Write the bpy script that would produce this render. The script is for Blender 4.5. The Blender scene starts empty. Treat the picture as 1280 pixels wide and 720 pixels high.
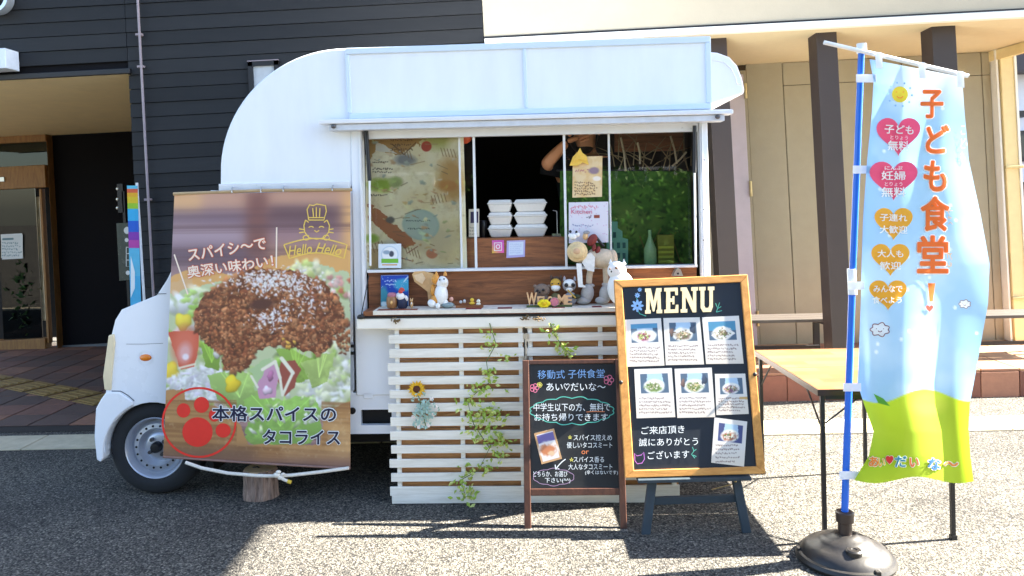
import bpy, bmesh, math, random
import numpy as np
from mathutils import Vector, Matrix
from mathutils.geometry import tessellate_polygon

random.seed(7)
RNG = np.random.default_rng(11)
SC = bpy.context.scene
COL = SC.collection

# ------------------------------------------------------------------ camera
F_PX, PCX, PCY, EYE = 960.0, 640.0, 250.0, 1.60      # in pixels of the 1280 x 720 photograph
ROLL, ROLL_B = 0.020, 0.053                           # the car park slopes a little against the level buildings
cam_d = bpy.data.cameras.new('camera')
cam = bpy.data.objects.new('camera', cam_d)
COL.objects.link(cam)
cam_d.sensor_width = 36.0
cam_d.lens = F_PX / 1280 * 36
cam_d.shift_y = -(360 - PCY) / 1280
cam_d.clip_end = 500
cr, sr = math.cos(ROLL), math.sin(ROLL)
cam.matrix_world = Matrix(((cr, sr, 0, 0), (0, 0, -1, 0), (-sr, cr, 0, EYE), (0, 0, 0, 1)))
SC.camera = cam

# ------------------------------------------------------------------ sky, sun, exposure
SUN_DIR = Vector((0.88, 0.10, 0.70)).normalized()     # from the table's shadow
el = math.asin(SUN_DIR.z)
world = bpy.data.worlds.new('World')
SC.world = world
world.use_nodes = True
wn = world.node_tree
sky = wn.nodes.new('ShaderNodeTexSky')
sky.sky_type = 'NISHITA'
sky.sun_disc = False
sky.sun_elevation = el
sky.sun_rotation = math.atan2(SUN_DIR.x, SUN_DIR.y)
bg = wn.nodes['Background']
bg.inputs['Strength'].default_value = 0.05
wn.links.new(sky.outputs['Color'], bg.inputs['Color'])
sun_d = bpy.data.lights.new('sun', 'SUN')
sun_d.energy = 5.0
sun_d.angle = math.radians(0.5)
sun_d.color = (1.0, 0.92, 0.78)
sun = bpy.data.objects.new('sun', sun_d)
COL.objects.link(sun)
sun.rotation_euler = SUN_DIR.to_track_quat('Z', 'Y').to_euler()
SC.view_settings.view_transform = 'Standard'
SC.view_settings.look = 'None'
SC.view_settings.gamma = 1.0
SC.view_settings.exposure = 3.45
SC.cycles.max_bounces = 8
SC.cycles.transparent_max_bounces = 16

# ------------------------------------------------------------------ pixel helpers
def rays(px, py):
    px = np.asarray(px, float); py = np.asarray(py, float)
    u = (px - PCX) / F_PX; v = (PCY - py) / F_PX
    return np.stack([u * cr + v * sr, np.ones_like(u), -u * sr + v * cr], -1)
CAMP = np.array([0, 0, EYE])

class Plane:
    """a real plane in the place: a point on it and its normal (towards the viewer)"""
    def __init__(self, p, n):
        self.p = np.array(p, float); n = np.array(n, float); self.n = n / np.linalg.norm(n)
    def at(self, px, py, off=0.0):
        d = rays(px, py)
        t = ((self.p - CAMP) @ self.n) / (d @ self.n)
        return CAMP + d * t[..., None] + self.n * off
    def v(self, px, py, off=0.0):
        return Vector(self.at(np.array([px]), np.array([py]), off)[0])
    def ppm(self, px, py):
        a = self.v(px, py); b = self.v(px + 1, py)
        return 1 / (a - b).length

def yplane(Y): return Plane((0, Y, 0), (0, -1, 0))
def ground(px, py, z=0.0):
    d = rays([px], [py])[0]; t = (z - EYE) / d[2]
    return Vector(CAMP + d * t)

T_YAW, T_Y = 0.035, 4.16
TM = Matrix.Translation((0, T_Y, 0)) @ Matrix.Rotation(-T_YAW, 4, 'Z')      # the truck's frame: x to the rear, y into the truck
TI = TM.inverted()
TN = (TM.to_3x3() @ Vector((0, -1, 0)))
def tplane(dy): return Plane(TM @ Vector((0, dy, 0)), TN)
def tp(px, py, dy=0.0):
    """pixel -> truck frame (x, dy, z)"""
    return TI @ tplane(dy).v(px, py)
BM_ = Matrix.Translation((0, 0, EYE)) @ Matrix.Rotation(-(ROLL_B - ROLL), 4, 'Y') @ Matrix.Translation((0, 0, -EYE))
BI = BM_.inverted()
def bp(px, py, Y):
    return BI @ yplane(Y).v(px, py)

# ------------------------------------------------------------------ materials
MATS = {}
def lin(c):
    return tuple((x / 12.92 if x <= 0.04045 else ((x + 0.055) / 1.055) ** 2.4) for x in (v / 255 for v in c))
def new_mat(name):
    m = bpy.data.materials.new(name); m.use_nodes = True
    nt = m.node_tree
    return m, nt, nt.nodes, nt.links, nt.nodes['Principled BSDF']
def tex_coord(N, L, scale=(1, 1, 1)):
    tc = N.new('ShaderNodeTexCoord'); mp = N.new('ShaderNodeMapping')
    mp.inputs['Scale'].default_value = scale
    L.new(tc.outputs['Object'], mp.inputs['Vector'])
    return mp.outputs['Vector']
def ramp(N, stops):
    r = N.new('ShaderNodeValToRGB'); e = r.color_ramp.elements
    while len(e) < len(stops): e.new(0.5)
    for k, (p, c) in enumerate(stops):
        e[k].position = p; e[k].color = (c[0], c[1], c[2], 1)
    return r
def mat(name, c, rough=0.55, var=0.12, scale=14, bump=0.0, bscale=60, metal=0.0, spec=0.5, stretch=(1, 1, 1), srgb=True, coat=0.0, trans=0.0, sub=0.0):
    if name in MATS: return MATS[name]
    m, nt, N, L, P = new_mat(name)
    c = lin(c) if srgb else c
    v = tex_coord(N, L, stretch)
    n = N.new('ShaderNodeTexNoise'); n.inputs['Scale'].default_value = scale; n.inputs['Detail'].default_value = 6
    n.inputs['Roughness'].default_value = 0.65
    L.new(v, n.inputs['Vector'])
    r = ramp(N, [(0.25, [x * (1 - var) for x in c]), (0.75, [min(1, x * (1 + var)) for x in c])])
    L.new(n.outputs['Fac'], r.inputs['Fac'])
    L.new(r.outputs['Color'], P.inputs['Base Color'])
    rr = N.new('ShaderNodeMapRange'); rr.inputs['To Min'].default_value = max(0.02, rough - 0.08); rr.inputs['To Max'].default_value = min(1, rough + 0.1)
    L.new(n.outputs['Fac'], rr.inputs['Value']); L.new(rr.outputs['Result'], P.inputs['Roughness'])
    P.inputs['Metallic'].default_value = metal
    P.inputs['Specular IOR Level'].default_value = spec
    P.inputs['Coat Weight'].default_value = coat
    if bump:
        b = N.new('ShaderNodeBump'); b.inputs['Strength'].default_value = bump; b.inputs['Distance'].default_value = 0.004
        n2 = N.new('ShaderNodeTexNoise'); n2.inputs['Scale'].default_value = bscale; n2.inputs['Detail'].default_value = 4
        L.new(v, n2.inputs['Vector']); L.new(n2.outputs['Fac'], b.inputs['Height']); L.new(b.outputs['Normal'], P.inputs['Normal'])
    if trans:
        t = N.new('ShaderNodeBsdfTranslucent'); L.new(r.outputs['Color'], t.inputs['Color'])
        mx = N.new('ShaderNodeMixShader'); mx.inputs['Fac'].default_value = trans
        out = N['Material Output']
        L.new(P.outputs['BSDF'], mx.inputs[1]); L.new(t.outputs['BSDF'], mx.inputs[2]); L.new(mx.outputs['Shader'], out.inputs['Surface'])
    MATS[name] = m
    return m
def wood(name, c1, c2, stretch=(3, 30, 30), scale=2.0, rough=0.55, bump=0.25):
    if name in MATS: return MATS[name]
    m, nt, N, L, P = new_mat(name)
    v = tex_coord(N, L, stretch)
    n = N.new('ShaderNodeTexNoise'); n.inputs['Scale'].default_value = scale; n.inputs['Detail'].default_value = 8; n.inputs['Roughness'].default_value = 0.7
    n.inputs['Distortion'].default_value = 0.6
    L.new(v, n.inputs['Vector'])
    a, b = lin(c1), lin(c2)
    r = ramp(N, [(0.3, a), (0.5, [(x + y) / 2 for x, y in zip(a, b)]), (0.72, b)])
    L.new(n.outputs['Fac'], r.inputs['Fac']); L.new(r.outputs['Color'], P.inputs['Base Color'])
    P.inputs['Roughness'].default_value = rough
    bb = N.new('ShaderNodeBump'); bb.inputs['Strength'].default_value = bump; bb.inputs['Distance'].default_value = 0.002
    L.new(n.outputs['Fac'], bb.inputs['Height']); L.new(bb.outputs['Normal'], P.inputs['Normal'])
    MATS[name] = m
    return m
def print_mat(name, rough=0.5, trans=0.0):
    if name in MATS: return MATS[name]
    m, nt, N, L, P = new_mat(name)
    a = N.new('ShaderNodeAttribute'); a.attribute_name = 'Col'
    n = N.new('ShaderNodeTexNoise'); n.inputs['Scale'].default_value = 8
    rr = N.new('ShaderNodeMapRange'); rr.inputs['To Min'].default_value = rough - 0.08; rr.inputs['To Max'].default_value = rough + 0.1
    L.new(n.outputs['Fac'], rr.inputs['Value']); L.new(rr.outputs['Result'], P.inputs['Roughness'])
    L.new(a.outputs['Color'], P.inputs['Base Color'])
    if trans:
        t = N.new('ShaderNodeBsdfTranslucent'); L.new(a.outputs['Color'], t.inputs['Color'])
        mx = N.new('ShaderNodeMixShader'); mx.inputs['Fac'].default_value = trans
        L.new(P.outputs['BSDF'], mx.inputs[1]); L.new(t.outputs['BSDF'], mx.inputs[2]); L.new(mx.outputs['Shader'], N['Material Output'].inputs['Surface'])
    MATS[name] = m
    return m
def glass(name, tint=(0.95, 0.97, 0.96), ior=1.5, rough=0.01):
    if name in MATS: return MATS[name]
    m, nt, N, L, P = new_mat(name)
    N.remove(P)
    t = N.new('ShaderNodeBsdfTransparent'); t.inputs['Color'].default_value = (*tint, 1)
    g = N.new('ShaderNodeBsdfGlossy'); g.inputs['Roughness'].default_value = rough
    f = N.new('ShaderNodeFresnel'); f.inputs['IOR'].default_value = ior
    mx = N.new('ShaderNodeMixShader')
    L.new(f.outputs['Fac'], mx.inputs['Fac']); L.new(t.outputs['BSDF'], mx.inputs[1]); L.new(g.outputs['BSDF'], mx.inputs[2])
    L.new(mx.outputs['Shader'], N['Material Output'].inputs['Surface'])
    MATS[name] = m
    return m
def asphalt():
    m, nt, N, L, P = new_mat('asphalt')
    v = tex_coord(N, L)
    vo = N.new('ShaderNodeTexVoronoi'); vo.inputs['Scale'].default_value = 115
    vo.inputs['Randomness'].default_value = 1.0
    L.new(v, vo.inputs['Vector'])
    hs = N.new('ShaderNodeSeparateColor'); L.new(vo.outputs['Color'], hs.inputs['Color'])
    big = N.new('ShaderNodeTexNoise'); big.inputs['Scale'].default_value = 1.4; big.inputs['Detail'].default_value = 6
    L.new(v, big.inputs['Vector'])
    fine = N.new('ShaderNodeTexNoise'); fine.inputs['Scale'].default_value = 170; fine.inputs['Detail'].default_value = 3
    L.new(v, fine.inputs['Vector'])
    stones = ramp(N, [(0.0, (0.048, 0.047, 0.045)), (0.45, (0.098, 0.093, 0.083)), (0.85, (0.150, 0.140, 0.121)), (1.0, (0.28, 0.26, 0.22))])
    L.new(hs.outputs['Red'], stones.inputs['Fac'])
    gap = ramp(N, [(0.0, (1, 1, 1)), (0.45, (1, 1, 1)), (0.75, (0.25, 0.25, 0.27))])
    L.new(vo.outputs['Distance'], gap.inputs['Fac'])
    mu = N.new('ShaderNodeMix'); mu.data_type = 'RGBA'; mu.blend_type = 'MULTIPLY'; mu.inputs['Factor'].default_value = 1.0
    L.new(stones.outputs['Color'], mu.inputs[6]); L.new(gap.outputs['Color'], mu.inputs[7])
    pt = ramp(N, [(0.3, (0.66, 0.66, 0.69)), (0.5, (0.98, 0.98, 0.97)), (0.72, (1.14, 1.12, 1.08))])
    L.new(big.outputs['Fac'], pt.inputs['Fac'])
    m2 = N.new('ShaderNodeMix'); m2.data_type = 'RGBA'; m2.blend_type = 'MULTIPLY'; m2.inputs['Factor'].default_value = 1.0
    L.new(mu.outputs[2], m2.inputs[6]); L.new(pt.outputs['Color'], m2.inputs[7])
    # oil drips and tyre scuffs
    spt = N.new('ShaderNodeTexNoise'); spt.inputs['Scale'].default_value = 3.1; spt.inputs['Detail'].default_value = 2; L.new(v, spt.inputs['Vector'])
    sr_ = ramp(N, [(0.66, (1, 1, 1)), (0.74, (0.6, 0.6, 0.62))]); L.new(spt.outputs['Fac'], sr_.inputs['Fac'])
    m3 = N.new('ShaderNodeMix'); m3.data_type = 'RGBA'; m3.blend_type = 'MULTIPLY'; m3.inputs['Factor'].default_value = 1.0
    L.new(m2.outputs[2], m3.inputs[6]); L.new(sr_.outputs['Color'], m3.inputs[7])
    L.new(m3.outputs[2], P.inputs['Base Color'])
    P.inputs['Roughness'].default_value = 0.9
    P.inputs['Specular IOR Level'].default_value = 0.25
    inv = N.new('ShaderNodeMath'); inv.operation = 'SUBTRACT'; inv.inputs[0].default_value = 1.0
    L.new(vo.outputs['Distance'], inv.inputs[1])
    ad = N.new('ShaderNodeMath'); ad.operation = 'MULTIPLY_ADD'; ad.inputs[1].default_value = 0.6
    L.new(fine.outputs['Fac'], ad.inputs[0]); L.new(inv.outputs[0], ad.inputs[2])
    b = N.new('ShaderNodeBump'); b.inputs['Strength'].default_value = 0.85; b.inputs['Distance'].default_value = 0.005
    L.new(ad.outputs[0], b.inputs['Height']); L.new(b.outputs['Normal'], P.inputs['Normal'])
    return m

# ------------------------------------------------------------------ objects
BASE = {}
def tag(o, label=None, cat=None, group=None, kind=None):
    if label: o['label'] = label
    if cat: o['category'] = cat
    if group: o['group'] = group
    if kind: o['kind'] = kind
    return o
def thing(name, label, cat, base, group=None, kind=None):
    o = bpy.data.objects.new(name, None); COL.objects.link(o)
    o.empty_display_size = 0.1
    o.location = Vector(base); BASE[o.name] = Vector(base)
    return tag(o, label, cat, group, kind)
def link_mesh(name, me, m, parent=None, base=None):
    o = bpy.data.objects.new(name, me); COL.objects.link(o)
    if m is not None and len(me.materials) == 0: me.materials.append(m)
    if parent is not None:
        o.parent = parent; BASE[o.name] = BASE[parent.name]
    else:
        BASE[o.name] = Vector(base or (0, 0, 0)); o.location = BASE[o.name]
    return o

class MB:
    def __init__(self, M=None):
        self.v = []; self.f = []; self.M = M
    def add(self, vs, fs):
        k = len(self.v)
        for p in vs:
            p = Vector(p)
            self.v.append(self.M @ p if self.M is not None else p)
        for f in fs: self.f.append(tuple(i + k for i in f))
        return self
    def box(self, a, b):
        x0, y0, z0 = [min(p, q) for p, q in zip(a, b)]; x1, y1, z1 = [max(p, q) for p, q in zip(a, b)]
        return self.add([(x0, y0, z0), (x1, y0, z0), (x1, y1, z0), (x0, y1, z0), (x0, y0, z1), (x1, y0, z1), (x1, y1, z1), (x0, y1, z1)],
                        [(0, 3, 2, 1), (4, 5, 6, 7), (0, 1, 5, 4), (1, 2, 6, 5), (2, 3, 7, 6), (3, 0, 4, 7)])
    def hexa(self, lo, hi):
        """loft between two equal rings with caps"""
        n = len(lo)
        fs = [tuple(range(n))[::-1], tuple(range(n, 2 * n))] + [(i, (i + 1) % n, n + (i + 1) % n, n + i) for i in range(n)]
        return self.add(list(lo) + list(hi), fs)
    def extrude(self, ring, d):
        d = Vector(d)
        return self.hexa([Vector(p) for p in ring], [Vector(p) + d for p in ring])
    def tube(self, pts, r, n=10, cap=True):
        pts = [Vector(p) for p in pts]
        rs = r if isinstance(r, (list, tuple)) else [r] * len(pts)
        rings = []; up = Vector((0, 0, 1))
        for i, p in enumerate(pts):
            d = (pts[min(i + 1, len(pts) - 1)] - pts[max(i - 1, 0)]).normalized()
            ref = up if abs(d.dot(up)) < 0.95 else Vector((1, 0, 0))
            a = d.cross(ref).normalized(); b = d.cross(a)
            rings.append([p + (a * math.cos(t) + b * math.sin(t)) * rs[i] for t in [2 * math.pi * k / n for k in range(n)]])
        vs = [q for g in rings for q in g]
        fs = [(i * n + k, i * n + (k + 1) % n, (i + 1) * n + (k + 1) % n, (i + 1) * n + k) for i in range(len(pts) - 1) for k in range(n)]
        if cap: fs += [tuple(range(n))[::-1], tuple((len(pts) - 1) * n + k for k in range(n))]
        return self.add(vs, fs)
    def lathe(self, c, prof, n=32, axis='Z', cap=True):
        c = Vector(c); vs = []
        for r, h in prof:
            for k in range(n):
                t = 2 * math.pi * k / n
                if axis == 'Z': q = Vector((r * math.cos(t), r * math.sin(t), h))
                elif axis == 'Y': q = Vector((r * math.cos(t), h, r * math.sin(t)))
                else: q = Vector((h, r * math.cos(t), r * math.sin(t)))
                vs.append(c + q)
        m = len(prof)
        fs = [(i * n + k, i * n + (k + 1) % n, (i + 1) * n + (k + 1) % n, (i + 1) * n + k) for i in range(m - 1) for k in range(n)]
        if cap: fs += [tuple(range(n))[::-1], tuple((m - 1) * n + k for k in range(n))]
        return self.add(vs, fs)
    def ell(self, c, r, n=14, m=9, R=None, jitter=0.0):
        c = Vector(c); vs = []; fs = []
        for i in range(m + 1):
            ph = math.pi * i / m
            for k in range(n):
                t = 2 * math.pi * k / n
                q = Vector((r[0] * math.sin(ph) * math.cos(t), r[1] * math.sin(ph) * math.sin(t), r[2] * math.cos(ph)))
                if jitter: q *= 1 + random.uniform(-jitter, jitter)
                if R is not None: q = R @ q
                vs.append(c + q)
        for i in range(m):
            for k in range(n):
                fs.append((i * n + k, (i + 1) * n + k, (i + 1) * n + (k + 1) % n, i * n + (k + 1) % n))
        return self.add(vs, fs)
    def quad(self, a, b, c, d): return self.add([a, b, c, d], [(0, 1, 2, 3)])
    def build(self, name, m, parent=None, bevel=0.0, smooth=False, base=None, seg=2, sub=0):
        b0 = BASE[parent.name] if parent is not None else Vector(base or (0, 0, 0))
        me = bpy.data.meshes.new(name)
        me.from_pydata([tuple(p - b0) for p in self.v], [], self.f)
        bm = bmesh.new(); bm.from_mesh(me)
        bmesh.ops.remove_doubles(bm, verts=bm.verts, dist=1e-5)
        bmesh.ops.recalc_face_normals(bm, faces=bm.faces)
        bm.to_mesh(me); bm.free()
        if smooth:
            me.polygons.foreach_set('use_smooth', [True] * len(me.polygons))
        o = link_mesh(name, me, m, parent, base)
        if bevel:
            md = o.modifiers.new('Bevel', 'BEVEL'); md.width = bevel; md.segments = seg; md.limit_method = 'ANGLE'; md.angle_limit = math.radians(35)
            md.harden_normals = bool(smooth)
        if sub:
            md = o.modifiers.new('Subdivision', 'SUBSURF'); md.levels = sub; md.render_levels = sub
        if smooth and not sub:
            try:
                me.set_sharp_from_angle(angle=math.radians(40))
            except Exception: pass
        return o

def flat_prism(poly, plane, t0, t1, mb=None):
    """outline on a plane (photo pixels), given real thickness along the plane's normal"""
    p = plane.at([a for a, b in poly], [b for a, b in poly])
    mb = mb or MB()
    n = Vector(plane.n)
    mb.hexa([Vector(q) + n * t0 for q in p], [Vector(q) + n * t1 for q in p])
    return mb

# --- flat print on surfaces: a surf is a function (px array, py array, off) -> points
def decal(tris_v, faces, surf, off, name, m, parent):
    v = np.array(tris_v, float)
    p = surf(v[:, 0], v[:, 1], off)
    me = bpy.data.meshes.new(name)
    b0 = np.array(BASE[parent.name])
    me.from_pydata((p - b0).tolist(), [], faces)
    return link_mesh(name, me, m, parent)
def poly_decal(polys, surf, off, name, m, parent, cuts=0):
    V = []; Fs = []
    for poly in polys:
        k = len(V)
        tri = tessellate_polygon([[Vector((a, b, 0)) for a, b in poly]])
        V += list(poly); Fs += [tuple(i + k for i in t) for t in tri]
    if cuts:
        bm = bmesh.new()
        vs = [bm.verts.new((a, b, 0)) for a, b in V]
        for f in Fs:
            try: bm.faces.new([vs[i] for i in f])
            except ValueError: pass
        bmesh.ops.subdivide_edges(bm, edges=bm.edges[:], cuts=cuts, use_grid_fill=True)
        bm.verts.ensure_lookup_table(); bm.verts.index_update()
        V = [(v.co.x, v.co.y) for v in bm.verts]; Fs = [tuple(v.index for v in f.verts) for f in bm.faces]
        bm.free()
    return decal(V, Fs, surf, off, name, m, parent)
def ribbon(paths, w, surf, off, name, m, parent):
    V = []; Fs = []
    for pts in paths:
        pts = [np.array(p, float) for p in pts]
        k = len(V)
        for i, p in enumerate(pts):
            d = pts[min(i + 1, len(pts) - 1)] - pts[max(i - 1, 0)]
            d = d / (np.linalg.norm(d) + 1e-9); nn = np.array([-d[1], d[0]]) * w / 2
            V += [tuple(p + nn), tuple(p - nn)]
        Fs += [(k + 2 * i, k + 2 * i + 1, k + 2 * i + 3, k + 2 * i + 2) for i in range(len(pts) - 1)]
    return decal(V, Fs, surf, off, name, m, parent)
def ell2(cx, cy, rx, ry, n=28, a0=0, a1=360, rot=0):
    c, s = math.cos(math.radians(rot)), math.sin(math.radians(rot)); out = []
    full = abs(a1 - a0) >= 360
    for k in range(n if full else n + 1):
        t = math.radians(a0 + (a1 - a0) * k / n)
        x, y = rx * math.cos(t), ry * math.sin(t)
        out.append((cx + x * c - y * s, cy + x * s + y * c))
    return out
def dice(v, f, step):
    """cut flat lettering into a fine grid so that it follows a waving cloth"""
    bm = bmesh.new(); vs = [bm.verts.new((a, b, 0)) for a, b in v]
    for p in f:
        try: bm.faces.new([vs[i] for i in p])
        except ValueError: pass
    lo, hi = v.min(0), v.max(0)
    for ax in (0, 1):
        no = (1, 0, 0) if ax == 0 else (0, 1, 0); x = math.ceil(lo[ax] / step) * step
        while x < hi[ax]:
            bmesh.ops.bisect_plane(bm, geom=bm.verts[:] + bm.edges[:] + bm.faces[:], dist=1e-4, plane_co=(x, x, 0), plane_no=no); x += step
    bm.verts.index_update()
    out = np.array([(q.co.x, q.co.y) for q in bm.verts]); fo = [tuple(q.index for q in p.verts) for p in bm.faces]
    bm.free()
    return out, fo
_tx = {}
def glyphs(s, bold=0.0, spacing=1.0, line=1.0):
    key = (s, bold, spacing, line)
    if key in _tx: return _tx[key]
    cu = bpy.data.curves.new('text', 'FONT'); cu.body = s; cu.size = 1; cu.offset = bold; cu.align_x = 'CENTER'
    cu.space_character = spacing; cu.space_line = line; cu.resolution_u = 3
    o = bpy.data.objects.new('text', cu); COL.objects.link(o)
    dg = bpy.context.evaluated_depsgraph_get()
    me = o.evaluated_get(dg).to_mesh()
    v = np.array([(q.co.x, q.co.y) for q in me.vertices]) if len(me.vertices) else np.zeros((0, 2))
    f = [tuple(p.vertices) for p in me.polygons]
    o.evaluated_get(dg).to_mesh_clear()
    bpy.data.objects.remove(o); bpy.data.curves.remove(cu)
    _tx[key] = (v, f)
    return v, f
def text(s, cx, cy, h, surf, m, parent, w=None, off=0.004, bold=0.01, ang=0, name='lettering', outline=None, spacing=1.0, line=1.0, shear=0.0, dice_step=0):
    """lettering whose box is h (and w) pixels, centred at the pixel, laid on the surface"""
    v0, f0 = glyphs(s, 0.0, spacing, line)
    if not len(v0): return None
    lo, hi = v0.min(0), v0.max(0); c = (lo + hi) / 2
    sy = h / (hi[1] - lo[1]); sx = (w / (hi[0] - lo[0])) if w else sy
    jobs = [(m, bold, off, name)]
    if outline: jobs.insert(0, (outline[0], bold + outline[1], off * 0.5, 'lettering_outline'))
    last = None
    for mm, bd, of, nm in jobs:
        v, f = v0, f0
        q = (v - c) * np.array([sx, -sy])
        q[:, 0] -= q[:, 1] * shear
        a = math.radians(ang); q = q @ np.array([[math.cos(a), math.sin(a)], [-math.sin(a), math.cos(a)]])
        q = q + np.array([cx, cy])
        if dice_step: q, f = dice(q, f, dice_step)
        # heavier strokes: the same thin strokes laid again round a small circle, a hair's breadth apart in depth
        rad = max(0.0, bd) * (sx + sy) / 2; n = 1 if rad < 0.12 else (4 if rad < 0.3 else 8)
        V = []; Fs = []; Of = []
        for k in range(n):
            t = 2 * math.pi * (k + 0.5) / n; d = np.array([math.cos(t), math.sin(t)]) * (rad if n > 1 else 0)
            b = len(V); V += (q + d).tolist(); Fs += [tuple(i + b for i in p) for p in f]; Of += [of + k * 0.00015] * len(q)
        V = np.array(V); pos = surf(V[:, 0], V[:, 1], 0.0); pos1 = surf(V[:, 0], V[:, 1], 1.0)
        pos = pos + (pos1 - pos) * np.array(Of)[:, None]
        me = bpy.data.meshes.new(nm); me.from_pydata((pos - np.array(BASE[parent.name])).tolist(), [], Fs)
        last = link_mesh(nm, me, mm, parent)
    return last

# --- a small painter for printed pictures: colours at the nodes of a fine sheet
def vnoise(shape, cell):
    h, w = shape; gh, gw = int(h / cell) + 3, int(w / cell) + 3
    g = RNG.random((gh, gw))
    y = np.arange(h) / cell; x = np.arange(w) / cell
    yi = y.astype(int); xi = x.astype(int); fy = (y - yi)[:, None]; fx = (x - xi)[None, :]
    fy = fy * fy * (3 - 2 * fy); fx = fx * fx * (3 - 2 * fx)
    a = g[np.ix_(yi, xi)]; b = g[np.ix_(yi, xi + 1)]; c = g[np.ix_(yi + 1, xi)]; d = g[np.ix_(yi + 1, xi + 1)]
    return (a * (1 - fx) + b * fx) * (1 - fy) + (c * (1 - fx) + d * fx) * fy
def fbm(shape, cell, o=4):
    s = 0; a = 1; t = 0
    for k in range(o):
        s = s + a * vnoise(shape, max(1.01, cell)); t += a; a *= 0.55; cell /= 2
    return s / t
class Paint:
    def __init__(self, X, Y):
        self.X, self.Y = X, Y; self.sh = X.shape; self.c = np.zeros(X.shape + (3,)) + 200.0
    def n(self, cell, o=4): return fbm(self.sh, cell, o)
    def blend(self, mask, col):
        col = np.asarray(col, float)
        self.c = self.c * (1 - mask[..., None]) + (col if col.ndim == 3 else col[None, None]) * mask[..., None]
    def ell(self, cx, cy, rx, ry, col, soft=0.15, rot=0, wob=0.0, cell=20):
        c, s = math.cos(math.radians(rot)), math.sin(math.radians(rot))
        dx, dy = self.X - cx, self.Y - cy
        d = np.sqrt(((dx * c + dy * s) / rx) ** 2 + ((-dx * s + dy * c) / ry) ** 2)
        if wob: d = d + (self.n(cell) - 0.5) * wob
        m = np.clip((1 - d) / soft + 0.5, 0, 1)
        self.blend(m, col); return m
    def poly(self, pts, col, wob=0.0, cell=14):
        X, Y = self.X, self.Y
        if wob: X = X + (self.n(cell) - 0.5) * wob; Y = Y + (self.n(cell) - 0.5) * wob
        ins = np.zeros(self.sh, bool); n = len(pts)
        for i in range(n):
            x1, y1 = pts[i]; x2, y2 = pts[(i + 1) % n]
            if y1 == y2: continue
            ins ^= ((y1 > Y) != (y2 > Y)) & (X < (x2 - x1) * (Y - y1) / (y2 - y1) + x1)
        m = ins.astype(float); self.blend(m, col); return m
    def line(self, x0, y0, x1, y1, w, col):
        d = np.array([x1 - x0, y1 - y0], float); L = np.hypot(*d); d /= L
        t = np.clip((self.X - x0) * d[0] + (self.Y - y0) * d[1], 0, L)
        r = np.hypot(self.X - x0 - t * d[0], self.Y - y0 - t * d[1])
        self.blend(np.clip((w / 2 - r) + 0.5, 0, 1), col)
    def lump(self, cx, cy, rx, ry, col, rot=0, sh=0.4, edge=0.25, rim=0.4):
        """one small rounded piece of food or leaf, with its own relief as in the printed picture"""
        h, w = self.sh; R = max(rx, ry) * 1.15
        y0, y1 = self.Y[0].min(), self.Y[-1].max(); x0, x1 = self.X.min(), self.X.max()
        i0 = int(np.clip((cy - R - y0) / (y1 - y0) * h - 10, 0, h)); i1 = int(np.clip((cy + R - y0) / (y1 - y0) * h + 12, 0, h))
        j0 = int(np.clip((cx - R - x0) / (x1 - x0) * w - 14, 0, w)); j1 = int(np.clip((cx + R - x0) / (x1 - x0) * w + 14, 0, w))
        if i1 <= i0 or j1 <= j0: return
        X, Y = self.X[i0:i1, j0:j1] - cx, self.Y[i0:i1, j0:j1] - cy
        c, s = math.cos(math.radians(rot)), math.sin(math.radians(rot))
        a = np.arctan2(Y, X); wob = 1 + 0.13 * np.sin(3 * a + cx) + 0.08 * np.sin(5 * a + cy)
        d = np.sqrt(((X * c + Y * s) / rx) ** 2 + ((-X * s + Y * c) / ry) ** 2) / wob
        m = np.clip((1 - d) / edge, 0, 1)[..., None]
        f = 1 - sh * (X / rx * 0.35 + Y / ry * 0.75) - rim * np.clip(d, 0, 1) ** 4
        cc = np.clip(np.asarray(col, float)[None, None] * f[..., None], 0, 255)
        self.c[i0:i1, j0:j1] = self.c[i0:i1, j0:j1] * (1 - m) + cc * m
    def scribble(self, x0, y0, x1, y1, rows, col, h=2.0, rng=None):
        """rows of small illegible handwriting"""
        for k in range(rows):
            y = y0 + (y1 - y0) * (k + 0.5) / rows; x = x0
            end = x1 - random.uniform(0, (x1 - x0) * 0.25)
            while x < end:
                w = random.uniform(0.4, 1.3)
                self.line(x, y + random.uniform(-h, h) * 0.4, x + w, y + random.uniform(-h, h) * 0.4, random.uniform(0.7, 1.2), col)
                x += w + random.uniform(1.2, 2.2)
def sheet_nodes(corners, nx, ny):
    (ax, ay), (bx, by), (cx, cy), (dx, dy) = corners        # TL TR BR BL in pixels
    u = np.linspace(0, 1, nx)[None, :]; v = np.linspace(0, 1, ny)[:, None]
    X = (ax * (1 - u) + bx * u) * (1 - v) + (dx * (1 - u) + cx * u) * v
    Y = (ay * (1 - u) + by * u) * (1 - v) + (dy * (1 - u) + cy * u) * v
    return X, Y
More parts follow.
